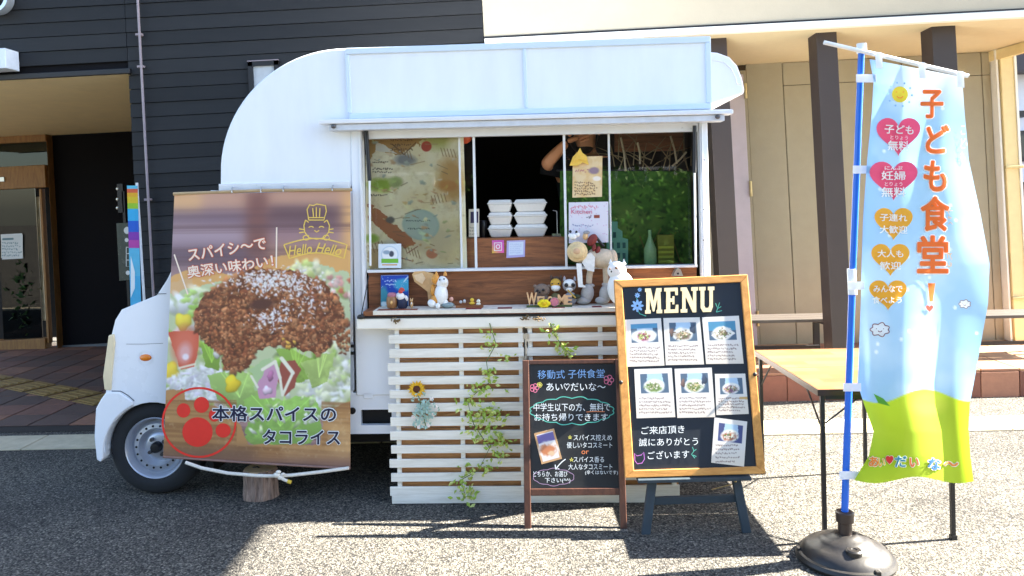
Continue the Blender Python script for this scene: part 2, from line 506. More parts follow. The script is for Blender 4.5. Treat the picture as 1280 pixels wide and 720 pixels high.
def sheet(P, surf, off, name, m, parent, base=None, pts=None):
    h, w = P.sh
    p = surf(P.X.ravel(), P.Y.ravel(), off) if pts is None else pts
    b0 = np.array(BASE[parent.name] if parent is not None else (base or (0, 0, 0)))
    idx = np.arange(h * w).reshape(h, w)
    f = np.stack([idx[:-1, :-1], idx[1:, :-1], idx[1:, 1:], idx[:-1, 1:]], -1).reshape(-1, 4)
    me = bpy.data.meshes.new(name)
    me.from_pydata((p - b0).tolist(), [], f.tolist())
    c = np.clip(P.c.reshape(-1, 3) / 255, 0, 1)
    l = np.where(c <= 0.04045, c / 12.92, ((c + 0.055) / 1.055) ** 2.4) * 0.9
    at = me.color_attributes.new('Col', 'FLOAT_COLOR', 'POINT')
    at.data.foreach_set('color', np.concatenate([l, np.ones((len(l), 1))], 1).astype(np.float32).ravel())
    me.polygons.foreach_set('use_smooth', [True] * len(me.polygons))
    return link_mesh(name, me, m, parent, base)
def solid_sheet(P, plane, t, name, m, parent):
    """printed sheet with a thin real body behind it"""
    return sheet(P, plane.at, t, name, m, parent)

# ================================================================== THE SETTING
lot = MB().add([(-60, -60, 0), (60, -60, 0), (60, 60, 0), (-60, 60, 0)], [(0, 1, 2, 3)]).build('parking_lot', asphalt())
tag(lot, kind='structure')

M_conc = mat('pale_concrete', (186, 176, 150), rough=0.85, var=0.2, scale=9, bump=0.5, bscale=120)
strip = MB().box((-9, 5.10, -0.05), (9, 5.42, 0.002)).build('drain_strip', mat('joint_mortar', (70, 66, 60), rough=0.95))
tag(strip, kind='structure')
bmesh_block = MB().box((-0.295, 5.105, 0.0), (0.295, 5.415, 0.010))
blk0 = bmesh_block.build('kerb_block', M_conc, strip, bevel=0.003)
for k in range(-14, 15):
    o = blk0 if k == -14 else blk0.copy()
    if o is not blk0: COL.objects.link(o)
    o.location = (k * 0.6, 0, random.uniform(-0.001, 0.001)); o.parent = strip

# brown paving at the entrance, laid course by course
pav = MB().add([(-9.5, 5.62, 0.004), (-2.35, 5.50, 0.004), (-2.0, 6.0, 0.004), (-2.0, 9.2, 0.004), (-9.5, 9.2, 0.004)], [(0, 1, 2, 3, 4)]).build('entrance_paving', mat('paving_joint', (40, 34, 31), rough=0.95))
tag(pav, kind='structure')
pm = [mat('paver_%d' % k, c, rough=0.8, var=0.25, scale=25, bump=0.3) for k, c in enumerate([(112, 78, 66), (96, 70, 60), (128, 92, 74), (84, 66, 60)])]
tms = []
for k in range(4):
    me = MB().box((-0.145, -0.145, 0), (0.145, 0.145, 0.009)).build('paver', pm[k], pav, bevel=0.004)
    tms.append(me)
first = [True] * 4
M_tact = mat('tactile_yellow', (140, 112, 60), rough=0.7, var=0.15)
cnt = 0
for j in range(11):
    for i in range(15):
        x, y = -6.6 + i * 0.3 + 0.15, 5.80 + j * 0.3
        if x > -2.25: continue
        k = random.randrange(4)
        if first[k]: o = tms[k]; first[k] = False
        else:
            o = tms[k].copy(); COL.objects.link(o); o.parent = pav
        o.location = (x, y, 0.004); cnt += 1
# raised yellow guiding blocks that lead to the door
tb = MB().box((-0.147, -0.147, 0), (0.147, 0.147, 0.006))
for q in range(4): tb.box((-0.12, -0.115 + q * 0.066, 0.006), (0.12, -0.085 + q * 0.066, 0.011))
tb = tb.build('guide_block', M_tact, pav)
for k in range(9):
    o = tb if k == 0 else tb.copy()
    if k: COL.objects.link(o); o.parent = pav
    o.location = (-2.55 - k * 0.3, 5.86 + k * 0.17, 0.0145); o.rotation_euler = (0, 0, -0.53)

# ------------------------------------------------------------------ dark building on the left (level, so turned against the sloping lot)
YF = 5.85
M_dark = mat('dark_siding', (40, 41, 43), rough=0.6, var=0.14, scale=5, bump=0.35, bscale=45, stretch=(0.5, 4, 9), spec=0.25)
M_darks = [M_dark] + [mat('dark_siding_%d' % k, c, rough=0.6, var=0.16, scale=5, bump=0.35, bscale=45, stretch=(0.5, 4, 9), spec=0.25) for k, c in enumerate(((36, 37, 39), (44, 45, 47)))]
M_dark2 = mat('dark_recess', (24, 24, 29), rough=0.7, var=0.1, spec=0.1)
M_soff = mat('tan_soffit', (244, 220, 168), rough=0.7, var=0.06, scale=6, bump=0.1)
M_black = mat('black_metal', (26, 26, 30), rough=0.45, var=0.1)
M_pipe = mat('pink_grey_pipe', (150, 138, 144), rough=0.4)
db = thing('dark_building', 'dark slate-clad building with recessed entrance behind the food truck', 'building', (-3.0, YF, 0))
xl, xr, xe = -7.5, (616 - 640) / 960 * YF - 0.005, bp(166, 200, YF).x
zs_f = bp(165, 90.5, YF).z
zt = 4.6
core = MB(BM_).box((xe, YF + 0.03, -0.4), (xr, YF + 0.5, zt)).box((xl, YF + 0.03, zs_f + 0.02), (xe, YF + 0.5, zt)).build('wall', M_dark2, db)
pitch = 0.1085
z0 = bp(300, 33, YF).z
def board(x0, x1, z):
    j = random.uniform(-0.0015, 0.0015)
    b = MB(BM_).add([(x0, YF + 0.002 + j, z + 0.002), (x1, YF + 0.002 + j, z + 0.002), (x1, YF + 0.009 + j, z + pitch - 0.002), (x0, YF + 0.009 + j, z + pitch - 0.002),
                 (x0, YF + 0.03, z + 0.003), (x1, YF + 0.03, z + 0.003), (x1, YF + 0.03, z + pitch - 0.003), (x0, YF + 0.03, z + pitch - 0.003)],
                [(0, 1, 2, 3), (4, 7, 6, 5), (0, 4, 5, 1), (3, 2, 6, 7), (0, 3, 7, 4), (1, 5, 6, 2)])
    b.build('siding_board', random.choice(M_darks), core)
z = z0 - 30 * pitch
while z < zt - 0.1:
    board(xe, xr, z)
    if z > zs_f + 0.03: board(xl, xe - 0.004, z)
    z += pitch
# soffit of the entrance, with its drip edge and recess
ys_b = 8.85
zs_b = bp(165, 164, ys_b).z
MB(BM_).hexa([(xl, YF, zs_f), (xe + 0.0, YF, zs_f), (xe + 0.0, ys_b + 0.3, zs_b - 0.01), (xl, ys_b + 0.3, zs_b - 0.01)],
             [(xl, YF, zs_f + 0.02), (xe + 0.0, YF, zs_f + 0.02), (xe + 0.0, ys_b + 0.3, zs_b + 0.03), (xl, ys_b + 0.3, zs_b + 0.03)]).build('soffit', M_soff, db)
MB(BM_).box((xl, YF - 0.035, zs_f - 0.012), (xe + 0.03, YF - 0.003, zs_f + 0.028)).build('drip_edge', M_black, db, bevel=0.004)
for px, py in ((86, 114), (37, 137)):
    c = bp(px, py, 6.6 if px > 60 else 7.5)
    MB(BM_).lathe((c.x, c.y, c.z + 0.01), [(0.10, 0.0), (0.10, -0.012), (0.075, -0.014), (0.07, 0.0)], 20).build('downlight', mat('warm_white_trim', (226, 208, 170), rough=0.4), db)
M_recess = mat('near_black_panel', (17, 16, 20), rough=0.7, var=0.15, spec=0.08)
xw = bp(64, 300, ys_b).x
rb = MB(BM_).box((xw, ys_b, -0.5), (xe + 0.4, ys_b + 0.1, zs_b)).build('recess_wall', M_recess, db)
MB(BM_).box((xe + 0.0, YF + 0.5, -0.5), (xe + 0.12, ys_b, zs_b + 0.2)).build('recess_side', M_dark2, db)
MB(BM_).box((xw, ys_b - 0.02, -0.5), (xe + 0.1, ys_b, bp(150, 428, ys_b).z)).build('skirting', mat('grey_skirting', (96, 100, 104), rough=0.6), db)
# pale downpipe
p0, p1 = bp(170, -40, YF - 0.03), bp(190, 372, YF - 0.03)
dp = MB(BM_).tube([(p0.x, YF - 0.03, p0.z), (p0.x, YF - 0.03, -0.3)], 0.0095, 8).build('downpipe', M_pipe, db, smooth=True)
for py in (44, 84, 250):
    q = bp(175, py, YF)
    MB(BM_).box((p0.x - 0.03, YF - 0.035, q.z - 0.008), (p0.x + 0.016, YF, q.z + 0.008)).build('pipe_clip', M_pipe, dp)
# small window high up
w0, w1 = bp(311, 78, YF), bp(352, 130, YF)
wf = MB(BM_)
for a, b in (((w0.x, w0.z), (w1.x, w0.z - 0.035)), ((w0.x, w1.z), (w1.x, w1.z + 0.035)), ((w0.x, w1.z), (w0.x + 0.035, w0.z)), ((w1.x - 0.035, w1.z), (w1.x, w0.z))):
    wf.box((a[0], YF - 0.03, a[1]), (b[0], YF + 0.015, b[1]))
wf = wf.build('window', M_black, db)
MB(BM_).box((w0.x + 0.035, YF - 0.01, w1.z + 0.035), (w1.x - 0.035, YF + 0.012, w0.z - 0.035)).build('pane', mat('frosted_pane', (190, 196, 200), rough=0.2), wf)
MB(BM_).box((w0.x, YF - 0.034, w0.z), (w1.x, YF, w0.z + 0.007)).build('sill', M_pipe, wf)

# the entrance door: wooden frame, transom, glass leaf, notice
M_oak = wood('door_oak', (120, 82, 42), (168, 122, 66), stretch=(20, 20, 3))
M_dglass = glass('dark_door_glass', tint=(0.10, 0.14, 0.13), ior=1.5)
YD = ys_b - 0.06
ed = thing('entrance_door', 'oak framed glass entrance door with white paper notice under the tan soffit', 'door', BM_ @ Vector((bp(30, 400, YD).x, YD, 0)))
def dbox(name, x0, y0, x1, y1, d0, d1, m, par, bev=0.006):
    a, b = bp(x0, y0, YD), bp(x1, y1, YD)
    return MB(BM_).box((a.x, YD + d0, a.z), (b.x, YD + d1, b.z)).build(name, m, par, bevel=bev)
dbox('frame_post', 61, 168, 76, 446, -0.05, 0.08, M_oak, ed)
dbox('frame_head', -90, 166, 60.5, 177, -0.05, 0.08, M_oak, ed)
dbox('transom_bar', -90, 214, 60.5, 234, -0.05, 0.08, M_oak, ed)
dbox('threshold', -90, 430, 60.5, 442, -0.05, 0.08, M_oak, ed)
dbox('door_stile', 53, 236, 60, 429, -0.02, 0.05, M_oak, ed)
dbox('door_stile', -20, 236, -6, 429, -0.02, 0.05, M_oak, ed)
dbox('transom_pane', -90, 178, 60, 213, 0.0, 0.012, glass('green_transom_glass', tint=(0.08, 0.2, 0.15)), ed, 0)
dbox('pane', -6, 236, 53, 429, 0.01, 0.02, M_dglass, ed, 0)
dbox('reflection_strip', 40, 246, 52, 402, 0.07, 0.08, mat('cream_reflection', (214, 204, 170), rough=0.7, var=0.3, scale=9), ed, 0)  # pale strip behind the glass, coloured as the door's bright reflection
dbox('interior_wall', -90, 178, 60, 430, 0.5, 0.55, mat('dim_interior', (20, 24, 28), rough=0.9), ed, 0)
dbox('latch_plate', -2, 222, 10, 227, -0.065, -0.05, mat('brushed_steel', (190, 190, 186), rough=0.3, metal=0.9), ed, 0.002)
pn = dbox('notice', 1, 293, 29, 323, -0.002, 0.006, mat('notice_white', (225, 228, 230), rough=0.7, var=0.03), ed, 0)
ns = lambda px, py, off: yplane(YD - 0.006).at(px, py, off)
X, Y = sheet_nodes(((1.5, 294), (28.5, 293), (28.5, 322), (1.5, 322.5)), 60, 64)
P = Paint(X, Y); P.c[:] = (224, 228, 230); P.line(4, 299, 16, 298.5, 2.2, (80, 120, 130)); P.scribble(3, 302, 27, 321, 5, (110, 140, 150), 2.4)
sheet(P, ns, 0.001, 'notice_print', print_mat('paper_print', 0.6), ed)
# plant added behind the door glass for the plants reflected in it
pl = thing('reflected_plant', 'leafy pot plant set behind the entrance door glass for its reflected plants', 'plant', BM_ @ Vector((bp(48, 430, YD + 0.3).x, YD + 0.03, 0.0)))
def leaf_cloud(mb, pts, n, spread, size, seed=0, up=0.3):
    r = random.Random(seed)
    for k in range(n):
        c = Vector(r.choice(pts)) + Vector((r.gauss(0, spread[0]), r.gauss(0, spread[1]), r.gauss(0, spread[2])))
        d = Vector((r.gauss(0, 1), r.gauss(0, 1), r.gauss(up, 0.8))).normalized()
        s = d.cross(Vector((r.gauss(0, 1), r.gauss(0, 1), r.gauss(0, 1)))).normalized()
        L = size * r.uniform(0.6, 1.3); W = L * 0.28
        nrm = d.cross(s).normalized() * L * 0.08
        mb.add([c, c + d * L * 0.45 + s * W + nrm, c + d * L, c + d * L * 0.45 - s * W + nrm, c + d * L * 0.5], [(0, 1, 4), (1, 2, 4), (2, 3, 4), (3, 0, 4)])
M_leafd = mat('dark_leaf', (58, 88, 48), rough=0.5, var=0.4, scale=30, trans=0.2)
c = bp(48, 365, YD + 0.3)
lp = MB(BM_); leaf_cloud(lp, [(c.x, YD + 0.035, c.z - 0.3 + q * 0.1) for q in range(7)], 140, (0.07, 0.006, 0.06), 0.09, 3)
lp.build('foliage', M_leafd, pl)
MB(BM_).tube([(c.x, YD + 0.035, -0.2), (c.x, YD + 0.035, c.z + 0.2)], 0.012, 6).build('stem', mat('stem_brown', (80, 62, 40)), pl)
tag(pl.children[0], kind='stuff')
c2 = bp(48, 425, YD)
MB(BM_).lathe((c.x, YD + 0.037, -0.25), [(0.02, 0), (0.03, 0.0), (0.032, 0.22), (0.026, 0.22)], 14).build('pot', mat('clay_pot', (120, 92, 70)), pl)

# signs on the dark building
lr = MB(BM_); cc = bp(-6, -2, YF - 0.05); R = 0.118
lr.lathe((cc.x, YF - 0.07, cc.z), [(R * 0.78, -0.02), (R, -0.02), (R, 0.065), (R * 0.78, 0.065), (R * 0.78, -0.02)], 40, 'Y', False)
o = lr.build('raised_letter', mat('brushed_letter', (206, 214, 222), rough=0.3, metal=0.6), None, base=BM_ @ Vector((cc.x, YF, cc.z)), smooth=True)
tag(o, 'round silver raised letter mounted on dark siding above the entrance', 'letter')
a, b = bp(-30, 67, YF - 0.02), bp(23, 89, YF - 0.02)
bs = thing('box_sign', 'white and blue box sign fixed above the entrance soffit', 'sign', BM_ @ Vector((b.x, YF, b.z)))
MB(BM_).box((a.x, YF - 0.16, b.z), (b.x, YF - 0.002, a.z)).build('case', mat('sign_white', (222, 232, 244), rough=0.35), bs, bevel=0.006)
MB(BM_).box((a.x, YF - 0.166, b.z + 0.03), (b.x - 0.05, YF - 0.16, b.z + 0.075)).build('blue_panel', mat('sign_blue', (96, 140, 196), rough=0.35), bs, bevel=0.002)
MB(BM_).box((a.x, YF - 0.165, b.z + 0.008), (b.x - 0.06, YF - 0.16, b.z + 0.026)).build('gold_panel', mat('sign_gold', (188, 158, 104), rough=0.35), bs, bevel=0.002)

YP = 7.3
a, b = bp(146, 279, YP), bp(166, 350, YP)
ip = thing('information_plate', 'dark green plate with white pictograms behind the rainbow banner', 'sign', BM_ @ Vector((a.x, YP, b.z)))
xs = bp(156, 300, YP).x
MB(BM_).box((a.x, YP - 0.01, b.z), (b.x, YP + 0.01, a.z)).build('plate', mat('plate_green', (58, 72, 70), rough=0.25), ip, bevel=0.002)
MB(BM_).box((xs - 0.012, YP + 0.012, -0.5), (xs + 0.012, YP + 0.03, a.z + 0.3)).build('post', M_black, ip)
yps = lambda px, py, off: yplane(YP - 0.01).at(px, py, off)
Mw = mat('white_print', (232, 236, 236), rough=0.5, var=0.03)
poly_decal([ell2(159, 288, 4, 4.5)], yps, 0.003, 'pictogram', Mw, ip)
poly_decal([ell2(158.5, 300, 2.4, 2.6)], yps, 0.003, 'pictogram', Mw, ip)
poly_decal([ell2(160, 341, 2.6, 2.8)], yps, 0.003, 'pictogram', Mw, ip)
ribbon([[(158, 309), (163, 309), (163, 333), (158, 333), (158, 309)], [(158, 317), (163, 317)], [(158, 325), (163, 325)]], 0.9, yps, 0.003, 'pictogram', Mw, ip)
for k, (px, py) in enumerate(((146, 236), (146, 249), (146, 260))):
    c = bp(px, py, YP)
    MB(BM_).ell((c.x, YP + 0.018, c.z), (0.016, 0.012, 0.02)).build('cap_bolt', mat('brushed_steel', (190, 190, 186)), ip, smooth=True)
MB(BM_).box((bp(145, 230, YP).x, YP + 0.012, bp(145, 266, YP).z), (xs, YP + 0.028, bp(145, 230, YP).z)).build('bracket', M_black, ip)

YR = 5.70
M_rb = []
rbn = thing('rainbow_banner', 'narrow rainbow-striped nobori banner beside the dark entrance wall', 'banner', BM_ @ Vector((bp(167, 400, YR).x, YR, 0)))
segs = [(232, 236, (110, 210, 235)), (236, 241, (235, 110, 70)), (241, 246, (245, 190, 50)), (246, 254, (240, 210, 50)), (254, 261, (170, 215, 60)), (261, 276, (70, 190, 235)), (276, 290, (50, 110, 215)), (290, 300, (150, 70, 185)), (300, 310, (200, 80, 175)), (310, 345, (110, 205, 235)), (345, 402, (90, 195, 235))]
for y0, y1, c in segs:
    x0 = 159 + (y0 - 232) * 0.03; x1 = 159 + (y1 - 232) * 0.03
    flat_prism([(x0, y0), (x0 + 13, y0), (x1 + 13, y1), (x1, y1)], yplane(YR), 0, 0.004).build('stripe', mat('stripe_%d_%d' % (y0, y1), c, rough=0.7, var=0.08, trans=0.25), rbn)
flat_prism([(164, 320), (169, 340), (169, 360), (164, 372), (164, 345)], yplane(YR), 0.0045, 0.007).build('white_patch', Mw, rbn)
c = bp(174, 300, YR)
MB(BM_).tube([(c.x + 0.02, YR + 0.01, -0.2), (c.x - 0.0, YR + 0.01, bp(160, 229, YR).z)], 0.010, 8).build('pole', mat('white_pole', (220, 224, 228), rough=0.4), rbn)

# ------------------------------------------------------------------ beige building on the right
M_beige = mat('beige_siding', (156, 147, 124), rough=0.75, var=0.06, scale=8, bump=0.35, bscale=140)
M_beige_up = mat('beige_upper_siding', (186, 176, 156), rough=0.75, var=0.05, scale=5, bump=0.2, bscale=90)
M_soff2 = mat('cream_soffit', (206, 192, 158), rough=0.7, var=0.04)
M_fascia = mat('white_fascia', (232, 230, 222), rough=0.5, var=0.04)
M_col = mat('brown_column', (50, 42, 41), rough=0.55, var=0.1, scale=10, bump=0.1)
M_joint = mat('dark_joint', (74, 60, 44), rough=0.9)
YW = 7.1
bb = thing('beige_building', 'beige panelled building with deep porch and brown columns beside the truck', 'building', (2.5, YF, 0.2))
xe2 = 4.75
fz0, fz1 = bp(1000, 36.5, YF).z, bp(1000, 27, YF).z
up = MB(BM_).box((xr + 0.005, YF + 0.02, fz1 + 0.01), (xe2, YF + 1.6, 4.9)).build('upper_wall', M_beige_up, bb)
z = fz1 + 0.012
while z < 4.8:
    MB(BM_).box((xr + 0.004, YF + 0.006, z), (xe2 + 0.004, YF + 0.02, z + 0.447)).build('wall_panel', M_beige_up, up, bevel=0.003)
    z += 0.45
MB(BM_).box((xr + 0.006, YF - 0.02, fz0), (xe2 + 0.03, YF + 0.05, fz1 - 0.005)).build('fascia', M_fascia, bb, bevel=0.004)
MB(BM_).box((xr + 0.006, YF - 0.01, fz1 - 0.005), (xe2 + 0.02, YF + 0.05, fz1 + 0.01)).build('flashing', M_black, bb)
zb = bp(1000, 77.5, YW).z
MB(BM_).hexa([(xr + 0.01, YF + 0.05, fz0 + 0.004), (xe2, YF + 0.05, fz0 + 0.004), (xe2, YW + 0.1, zb), (xr + 0.01, YW + 0.1, zb)],
             [(xr + 0.01, YF + 0.05, fz0 + 0.03), (xe2, YF + 0.05, fz0 + 0.03), (xe2, YW + 0.1, zb + 0.03), (xr + 0.01, YW + 0.1, zb + 0.03)]).build('soffit', M_soff2, bb)
xwe = bp(1244, 200, YW).x
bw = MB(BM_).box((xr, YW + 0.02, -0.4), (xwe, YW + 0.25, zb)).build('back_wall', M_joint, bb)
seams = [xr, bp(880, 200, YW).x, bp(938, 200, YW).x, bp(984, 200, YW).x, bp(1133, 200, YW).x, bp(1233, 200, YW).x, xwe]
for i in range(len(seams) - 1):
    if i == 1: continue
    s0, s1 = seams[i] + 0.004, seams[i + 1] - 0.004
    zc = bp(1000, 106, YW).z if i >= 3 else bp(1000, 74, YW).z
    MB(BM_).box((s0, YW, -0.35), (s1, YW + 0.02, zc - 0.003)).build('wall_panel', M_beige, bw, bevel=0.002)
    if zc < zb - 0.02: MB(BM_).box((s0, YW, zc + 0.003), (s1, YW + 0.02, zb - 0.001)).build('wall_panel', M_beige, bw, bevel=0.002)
# grey door with hinges
d0, d1 = seams[1], seams[2]
M_door = mat('lilac_grey_door', (198, 188, 196), rough=0.4, var=0.05)
ztop = bp(935, 88, YW).z
dr = MB(BM_).box((d0 + 0.03, YW - 0.02, -0.3), (d1 - 0.03, YW + 0.02, ztop - 0.035)).build('door', M_door, bb, bevel=0.003)
fr = MB(BM_).box((d1 - 0.028, YW - 0.012, -0.3), (d1 - 0.002, YW + 0.02, ztop)).box((d0 + 0.002, YW - 0.012, -0.3), (d0 + 0.028, YW + 0.02, ztop)).box((d0 + 0.028, YW - 0.012, ztop - 0.033), (d1 - 0.028, YW + 0.02, ztop)).build('door_frame', M_beige, bb)
for py in (114, 236, 398):
    c = bp(937, py, YW)
    MB(BM_).tube([(d1 - 0.02, YW - 0.03, c.z - 0.07), (d1 - 0.02, YW - 0.03, c.z + 0.07)], 0.014, 8).build('hinge', mat('brass_hinge', (196, 176, 128), rough=0.35, metal=0.5), dr, smooth=True)
# columns
for x0, x1, Yc in ((1021, 1047, 6.02), (1166, 1196, 6.02), (884, 909, 6.02)):
    a, b = bp(x0, 60, Yc), bp(x1, 60, Yc)
    MB(BM_).box((a.x, Yc, -0.35), (b.x, Yc + 0.17, fz0 + 0.006)).build('column', M_col, bb, bevel=0.004)
# end post with its pale edge boards
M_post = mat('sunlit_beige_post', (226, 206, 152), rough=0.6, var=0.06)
a, b = bp(1252, 100, 7.0), bp(1268, 100, 7.0)
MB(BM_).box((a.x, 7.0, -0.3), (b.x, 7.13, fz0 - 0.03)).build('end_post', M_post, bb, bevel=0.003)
MB(BM_).box((b.x + 0.001, 6.99, -0.3), (b.x + 0.022, 7.12, fz0 - 0.03)).build('edge_board', M_fascia, bb)
MB(BM_).box((a.x - 0.03, 7.02, -0.3), (a.x - 0.012, 7.12, fz0 - 0.03)).build('edge_board', M_fascia, bb)
MB(BM_).hexa([(xwe - 0.01, YW, zb - 0.09), (xe2, YF + 0.1, fz0 - 0.09), (xe2, YF + 0.14, fz0 - 0.09), (xwe + 0.05, YW, zb - 0.09)],
             [(xwe - 0.01, YW, zb - 0.001), (xe2, YF + 0.1, fz0 + 0.0), (xe2, YF + 0.14, fz0 + 0.0), (xwe + 0.05, YW, zb - 0.001)]).build('edge_beam', M_post, bb)
for py in (209, 373):
    c = bp(1262, py, 7.0)
    MB(BM_).box((a.x - 0.02, 6.975, c.z - 0.012), (b.x + 0.03, 7.0, c.z + 0.012)).build('pipe_clip', mat('brass_hinge', (196, 176, 128)), bb, bevel=0.003)

# raised porch deck with brick-red edge
dk = MB().box((0.6, 5.97, -0.05), (7.5, 7.9, 0.205)).build('porch_deck', mat('deck_mortar', (120, 92, 76), rough=0.9))
tag(dk, kind='structure')
fm = [mat('riser_tile_%d' % k, c, rough=0.6, var=0.15, scale=18, bump=0.2) for k, c in enumerate([(112, 66, 52), (122, 74, 58), (150, 104, 82), (104, 60, 48)])]
for k in range(23):
    x = 0.605 + k * 0.3
    MB().box((x, 5.945, -0.02), (x + 0.294, 5.972, 0.195)).build('riser_tile', fm[2 if k == 10 else random.choice((0, 1, 3))], dk, bevel=0.004)
tm = [mat('deck_tile_%d' % k, c, rough=0.6, var=0.12, scale=18, bump=0.15) for k, c in enumerate([(168, 130, 100), (158, 118, 90), (176, 140, 110), (140, 98, 76)])]
dts = [MB().box((0, 0, 0), (0.292, 0.292, 0.02)).build('deck_tile', tm[k], dk, bevel=0.003) for k in range(4)]
used = [False] * 4
for j in range(4):
    for k in range(17):
        q = random.randrange(4)
        if not used[q]: o = dts[q]; used[q] = True
        else: o = dts[q].copy(); COL.objects.link(o); o.parent = dk
        o.location = (0.609 + k * 0.3, 5.949 + j * 0.3, 0.198)
# benches on the porch
M_bench = mat('dark_bench', (70, 64, 60), rough=0.5, var=0.1)
for nm, x0, x1, lab in (('porch_bench', 1.55, 2.72, 'dark porch bench in front of the beige panels left of the second column'), ('porch_bench', 3.05, 4.6, 'dark porch bench on the sunlit deck by the end post')):
    bn = thing(nm, lab, 'bench', ((x0 + x1) / 2, 6.4, 0.22), group='porch benches')
    zz = 0.575
    for q in range(3):
        MB().box((x0, 6.30 + q * 0.105, zz - 0.028), (x1, 6.398 + q * 0.105, zz)).build('slat', M_bench, bn, bevel=0.004)
    for xx in (x0 + 0.12, x1 - 0.16):
        for yy in (6.32, 6.57): MB().box((xx, yy, 0.21), (xx + 0.05, yy + 0.03, zz - 0.06)).build('leg', M_black, bn)
        MB().box((xx, 6.31, zz - 0.06), (xx + 0.05, 6.61, zz - 0.028)).build('bracket', M_black, bn)
    MB().box((x0 + 0.17, 6.44, 0.30), (x1 - 0.16, 6.47, 0.33)).build('stretcher', M_black, bn)

# what shows through the gap at the far right: a pale house, a red fence panel
hs = thing('far_house', 'pale house wall with dark eave and window beyond the porch end', 'house', (11.0, 15.0, 0))
MB().box((9.2, 15.0, -0.2), (15.5, 19.0, 3.85)).build('wall', mat('pale_blue_white_wall', (214, 220, 232), rough=0.8, var=0.04), hs)
MB().hexa([(8.8, 14.5, 3.85), (15.9, 14.5, 3.85), (15.9, 19.4, 3.85), (8.8, 19.4, 3.85)], [(8.8, 14.5, 4.2), (15.9, 14.5, 4.2), (15.9, 19.4, 4.2), (8.8, 19.4, 4.2)]).build('roof', mat('dark_roof', (52, 48, 56)), hs)
for a, b in (((9.55, 2.15), (11.2, 2.75)), ((9.6, 0.9), (11.2, 1.75))):
    w = MB().box((a[0], 14.93, a[1]), (b[0], 15.02, b[1])).build('window', M_black, hs)
    MB().box((a[0] + 0.08, 14.91, a[1] + 0.08), (b[0] - 0.08, 14.935, b[1] - 0.08)).build('pane', mat('dim_window_glass', (34, 38, 46), rough=0.1), w)
MB().box((9.72, 14.75, 3.0), (9.95, 15.0, 3.12)).build('lamp', M_black, hs)
rf = thing('red_fence', 'dark red panel fence seen through the gap by the end post', 'fence', (9.8, 12.5, 0))
for k in range(12):
    MB().box((7.9 + k * 0.4, 12.5, 0.9), (8.28 + k * 0.4, 12.53, 1.32)).build('panel', mat('dark_red_panel', (136, 40, 52), rough=0.5), rf)
MB().box((7.9, 12.53, 0.0), (12.7, 12.6, 1.34)).build('rail', mat('dark_red_rail', (100, 34, 42)), rf)
wf_ = thing('yellow_lattice_fence', 'yellow timber slat fence behind the porch end post', 'fence', (5.4, 9.0, 0))
M_yel = mat('yellow_timber', (206, 172, 100), rough=0.7, var=0.12)
for k in range(14):
    MB().box((5.1, 8.6, 0.1 + k * 0.085), (7.6, 8.62, 0.165 + k * 0.085)).build('slat', M_yel, wf_)
for k in range(4):
    MB().box((5.1 + k * 0.8, 8.62, 0), (5.16 + k * 0.8, 8.68, 1.3)).build('post', M_yel, wf_)

# unseen panel on a pole at right, added to cast the lower-left shadow
sg = thing('shadow_caster_panel', 'tall plain panel on a steel pole, added out of view to cast a shadow', 'sign', (5.0, 2.9, 0))
MB().box((4.9, 2.55, 5.12), (5.2, 4.80, 7.4)).build('panel', mat('sign_white', (222, 232, 244)), sg, bevel=0.02)
MB().tube([(5.05, 2.75, 0), (5.05, 2.75, 7.3)], 0.09, 16).build('pole', mat('galvanised', (150, 152, 154), rough=0.45, metal=0.6), sg, smooth=True)
MB().box((4.85, 2.55, 0), (5.25, 2.95, 0.12)).build('footing', M_conc, sg, bevel=0.01)

# across the lot, behind the viewer: what the serving panes reflect
hd = thing('clipped_hedge', 'long clipped green hedge across the lot facing the truck', 'hedge', (0, -6.4, 0))
hm = MB(); r_ = random.Random(8)
for k in range(9000):
    c = Vector((r_.uniform(-11, 11), -6.4 + r_.uniform(-0.35, 0.35), r_.uniform(0.05, 2.05 + 0.12 * math.sin(k)))); d = Vector((r_.gauss(0, 1), r_.gauss(0.5, 1), r_.gauss(0.3, 1))).normalized(); s_ = d.cross(Vector((r_.gauss(0, 1), r_.gauss(0, 1), r_.gauss(0, 1)))).normalized(); L_h = r_.uniform(0.10, 0.2)
    hm.add([c, c + d * L_h * 0.5 + s_ * L_h * 0.3, c + d * L_h, c + d * L_h * 0.5 - s_ * L_h * 0.3], [(0, 1, 2, 3)])
tag(hm.build('foliage', mat('hedge_leaf', (96, 130, 58), rough=0.6, var=0.4, scale=3, trans=0.2), hd), kind='stuff')
MB().box((-10.9, -6.6, 0), (10.9, -6.2, 1.9)).build('twig_core', mat('hedge_core', (44, 50, 30), rough=0.9, var=0.3, scale=8), hd)
oh = thing('brown_house', 'two-storey brown house behind the hedge across the lot', 'house', (0, -12, 0))
MB().box((-10, -17, -0.1), (9, -12, 6.2)).build('wall', mat('brown_render', (120, 100, 82), rough=0.85, var=0.12, scale=3), oh)
MB().hexa([(-10.6, -17.6, 6.2), (9.6, -17.6, 6.2), (9.6, -11.4, 6.2), (-10.6, -11.4, 6.2)], [(-10.0, -14.8, 7.8), (9.0, -14.8, 7.8), (9.0, -14.2, 7.8), (-10.0, -14.2, 7.8)]).build('roof', mat('dark_roof', (52, 48, 56)), oh)
